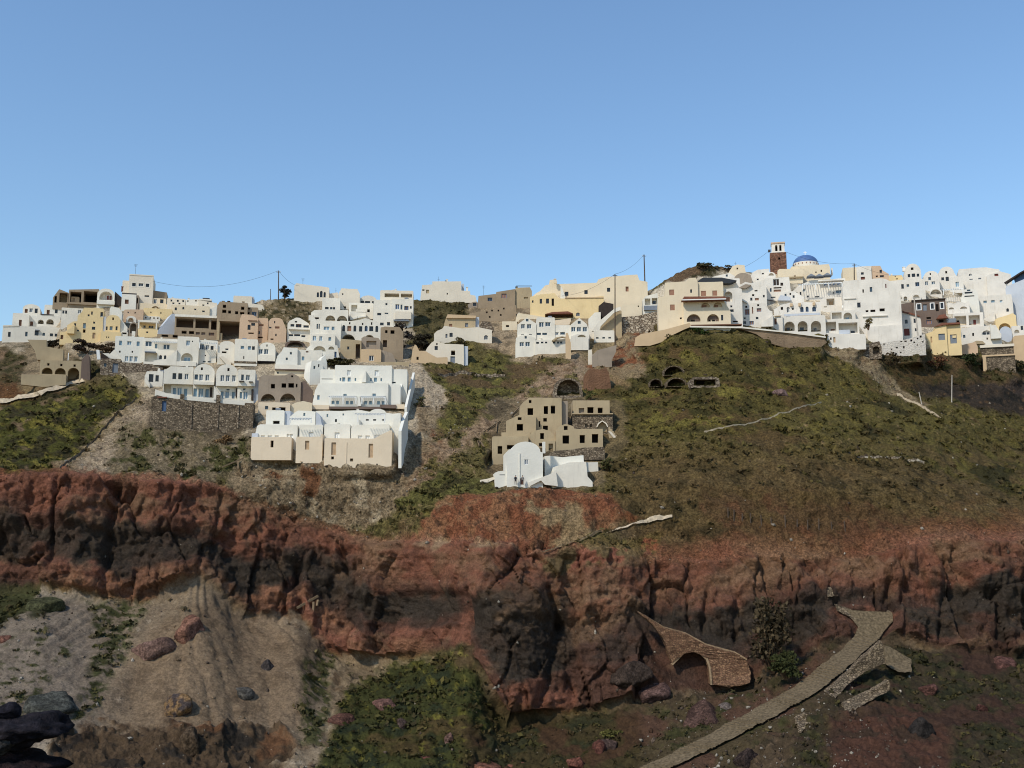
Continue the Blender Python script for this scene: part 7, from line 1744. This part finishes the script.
plant('bush', 'olive bush hanging on the plain white wall in the right cluster', 868.4, 329, 10, 12, (104, 92, 58), n=600, seed=5, dY=-9)
plant('bush', 'dark shrub bank below the white house with two low dark arches', 338, 368, 26, 10, (62, 58, 36), n=900, seed=6, dY=-1)
plant('bush', 'dark shrub right of the shrub bank, at the back of the upper white complex', 350, 366, 18, 8, (74, 68, 40), n=260, seed=66, dY=-1)
plant('tree', 'dark bare-looking tree beside the brown ruined house', 404, 346, 22, 24, (66, 58, 52), 'tree', 1000, seed=7, dY=-2)
plant('bush', 'dark mounded bush in the hollow right of the brown ruined house', 421, 350, 26, 17, (54, 50, 40), n=1000, seed=8)
plant('bush', 'round olive bush in front of the beige stone house', 462, 346, 19, 10, (96, 86, 60), n=320, seed=9, dY=-1)
plant('bush', 'yellowish bush inside the roofless ruin', 446, 357, 8, 8, (120, 104, 66), n=160, seed=10, dY=-1)
plant('bush', 'dark purple-brown hedge under the yellow stepped house, left', 86, 352, 26, 12, (66, 54, 46), n=900, seed=11, dY=-1)
plant('bush', 'dark hedge between the white house and the arcade building, left', 53, 347, 20, 8, (48, 44, 36), n=800, seed=12, dY=-1)
plant('bush', 'dark bush right of the hedge under the yellow vault house', 104, 352, 22, 9, (74, 60, 46), n=700, seed=13, dY=-1)
plant('bush', 'tall dark reed thicket growing against the cliff right of the arched wall', 772, 672, 44, 76, (70, 60, 44), n=1500, lobes=30, seed=14, dY=-2)
plant('bush', 'lower dark thicket at the foot of the reed thicket', 786, 678, 34, 26, (54, 56, 32), n=1200, lobes=14, seed=15, dY=-3)
plant('bush', 'green bush beside the unfinished villa above the flat annex', 590, 401, 14, 13, (76, 78, 44), n=260, seed=16)
plant('bush', 'dark green bush right of the chapel yard', 607, 470, 22, 11, (78, 76, 46), n=360, seed=17)
plant('bush', 'bright green shrub patch on the crest below the big cream house', 700, 336, 22, 10, (66, 84, 42), n=360, seed=18)
plant('bush', 'dark green bush left of the two-tier rubble wall at the far right', 970, 370, 24, 18, (52, 60, 36), n=420, seed=19)
plant('bush', 'reddish brown shrub below the yellow house at the lower right', 936, 368, 22, 12, (96, 66, 48), n=320, seed=20)
plant('bush', 'brown shrub at the left of the gully under the spotted white wall', 890, 366, 24, 14, (78, 66, 46), n=360, seed=21)
plant('bush', 'russet shrub on the slope below the stone retaining wall', 224, 444, 22, 9, (124, 98, 68), n=320, seed=22)
plant('bush', 'dark shrub between the path end and the dark rock gully, right', 1018, 372, 20, 12, (56, 58, 38), n=320, seed=23)
plant('bush', 'grey-green shrub below the upper end of the boundary wall', 418, 408, 16, 12, (86, 82, 52), n=300, seed=24)
plant('bush', 'pale flowering shrub on the slope left of the gravel patch', 448, 398, 12, 6, (128, 116, 76), n=200, seed=25)
plant('bush', 'yellow-flowered shrub low on the slope left of the stone path', 612, 738, 24, 8, (92, 88, 48), n=400, seed=26)

# ground cover: many low tufts, nobody could count them
def scrub():
    rs = np.random.RandomState(5)
    n = 100000
    x = rs.uniform(-140, 1165, n); y = rs.uniform(262, 850, n)
    T = ip(x, K_T); B = ip(x, K_B); Rr = ip(x, K_R)
    jx = np.clip(np.searchsorted(GX, x), 0, len(GX) - 1); v = np.clip(((y - Rr) / (860 - Rr) * (NV - 1)).astype(int), 0, NV - 1)
    col = C[v, jx]; tw = w_town[v, jx]; lo = np.clip((y - B) / 20, 0, 1)
    green = (col[:, 1] - .5 * col[:, 0] - .5 * col[:, 2]) / (col.mean(1) + .01)        # greener ground carries more growth
    lum = col.mean(1)
    pr = ss(.0, .3, green) * ss(.22, .1, lum) if False else ss(-.02, .18, green) * (1 - ss(.14, .22, lum))
    pr = pr * (y > Rr + 1) * (1 - .97 * tw)
    incl = (y > T - 3) & (y < B + 2); pr = np.where(incl, pr * .15, pr)
    for pp in ([(612, 780), (690, 743), (788, 691), (850, 641), (838, 610), (892, 612), (880, 640), (826, 690), (770, 722), (655, 783)], [(640, 606), (755, 650), (755, 690), (640, 690)], [(690, 436), (830, 395), (830, 402), (700, 442)]):
        pr = pr * (1 - in_poly(x, y, pp))
    k = (rs.rand(n) < pr * .55)
    x, y, col = x[k], y[k], col[k]
    g = ground(x, y)
    n = len(x); per = 10
    size = (.19 + 1.0 * rs.rand(n) ** 4) * np.where(g[:, 1] < 175, .7, 1.0)
    d = rs.randn(n, per, 3); d /= np.linalg.norm(d, axis=2)[..., None]; d[..., 2] = np.abs(d[..., 2])
    p = g[:, None] + d * (size[:, None, None] * np.array([1, 1, .7])) * rs.rand(n, per, 1) ** .35 + np.array([0, 0, .02])
    a = rs.randn(n, per, 3); a /= np.linalg.norm(a, axis=2)[..., None]
    b = np.cross(a, rs.randn(n, per, 3)); b /= np.linalg.norm(b, axis=2)[..., None]
    s = (size * .42)[:, None, None] * (.6 + .8 * rs.rand(n, per, 1))
    V = np.stack([p - a * s, p + b * s * .6, p + a * s, p - b * s * .6], 2).reshape(-1, 3)
    pal = np.array([lin(c) for c in ((64, 62, 36), (84, 78, 44), (98, 84, 54), (82, 68, 48), (106, 98, 56), (58, 54, 36))])
    pick = pal[rs.randint(0, len(pal), n)]
    cc = (.62 * col + .38 * pick) * (.62 + .5 * rs.rand(n, 1))
    cc = np.repeat(cc, per * 4, 0)
    o = fast_mesh('scrub', V, np.arange(len(V)).reshape(-1, 4), 'leaves', cc, smooth=False)
    tag(o, 'low tufted scrub covering the slopes', None, None, 'stuff')
    return n
scrub()
def stones():
    rs = np.random.RandomState(9)
    V0, T0 = ICO1
    n = 60000
    x = rs.uniform(-140, 1165, n); y = rs.uniform(330, 850, n)
    Rr = ip(x, K_R); jx = np.clip(np.searchsorted(GX, x), 0, len(GX) - 1); v = np.clip(((y - Rr) / (860 - Rr) * (NV - 1)).astype(int), 0, NV - 1)
    col = C[v, jx]; tw = w_town[v, jx]; lum = col.mean(1); B = ip(x, K_B); T = ip(x, K_T)
    pr = .06 + .5 * ss(.11, .2, lum)
    pr = np.where((y > T - 2) & (y < B + 2), .03, pr) * (1 - tw)
    for pp in ([(240, 462), (395, 462), (430, 470), (400, 510), (330, 530), (240, 500)], [(420, 440), (560, 360), (640, 338), (610, 375), (520, 410), (440, 470), (400, 500)], [(820, 350), (868, 342), (905, 395), (880, 395)], [(640, 690), (740, 684), (846, 648), (856, 700), (900, 740), (860, 780), (640, 780)]):
        pr = np.maximum(pr, .6 * in_poly(x, y, pp))
    pr = pr * (1 - in_poly(x, y, [(612, 780), (690, 743), (788, 691), (850, 641), (838, 610), (892, 612), (880, 640), (826, 690), (770, 722), (655, 783)]))
    k = rs.rand(n) < pr
    x, y, col = x[k], y[k], col[k]; n = len(x); g = ground(x, y)
    sz = (.08 + .3 * rs.rand(n) ** 6)
    q = V0[None] * (sz[:, None] * (.7 + .6 * rs.rand(n, 3)))[:, None, :] * (1 + .25 * rs.randn(n, len(V0), 1)) + g[:, None] + np.array([0, 0, .03])
    lightc = lin((196, 184, 166)); darkc = lin((84, 72, 62))
    r = rs.rand(n, 1)
    cc = np.where(r < .2, lightc * .55, np.where(r < .5, darkc, col * 1.15)) * (.7 + .5 * rs.rand(n, 1))
    Tn = (T0[None] + (np.arange(n) * len(V0))[:, None, None]).reshape(-1, 3)
    o = fast_mesh('loose_stones', q.reshape(-1, 3), Tn, 'rock', np.repeat(cc, len(V0), 0), smooth=False)
    tag(o, 'loose stones strewn over the scree and rubble', None, None, 'stuff')
stones()
# ------------------------------------------------------------------ light
SUN_EL, SUN_AZ = 45.0, 222.0           # azimuth clockwise from +Y: the sun stands behind the camera, to its left
w = bpy.data.worlds.new('World'); SC.world = w
w.use_nodes = True
nt = w.node_tree
bg = nt.nodes['Background']
sky = nt.nodes.new('ShaderNodeTexSky'); sky.sky_type = 'NISHITA'
sky.sun_disc = False
sky.sun_elevation = R(SUN_EL); sky.sun_rotation = R(SUN_AZ)
sky.air_density = 1.45; sky.dust_density = 0.0; sky.ozone_density = 6.5; sky.altitude = 0
nt.links.new(sky.outputs[0], bg.inputs[0])
bg.inputs[1].default_value = 0.124
sd = bpy.data.lights.new('sun', 'SUN'); sd.energy = 2.7; sd.angle = R(4.0); sd.color = (1.0, .925, .79)
so = bpy.data.objects.new('sun', sd); COL.objects.link(so)
az, el = R(SUN_AZ), R(SUN_EL)
d = Vector((math.sin(az) * math.cos(el), math.cos(az) * math.cos(el), math.sin(el)))
so.rotation_euler = d.to_track_quat('Z', 'Y').to_euler()
so.location = d * 100
SC.cycles.filter_width = 1.05
SC.view_settings.view_transform = 'Standard'
SC.view_settings.look = 'None'
SC.view_settings.exposure = 0.35
SC.view_settings.gamma = 1.0
SC.render.resolution_x = 1024; SC.render.resolution_y = 768
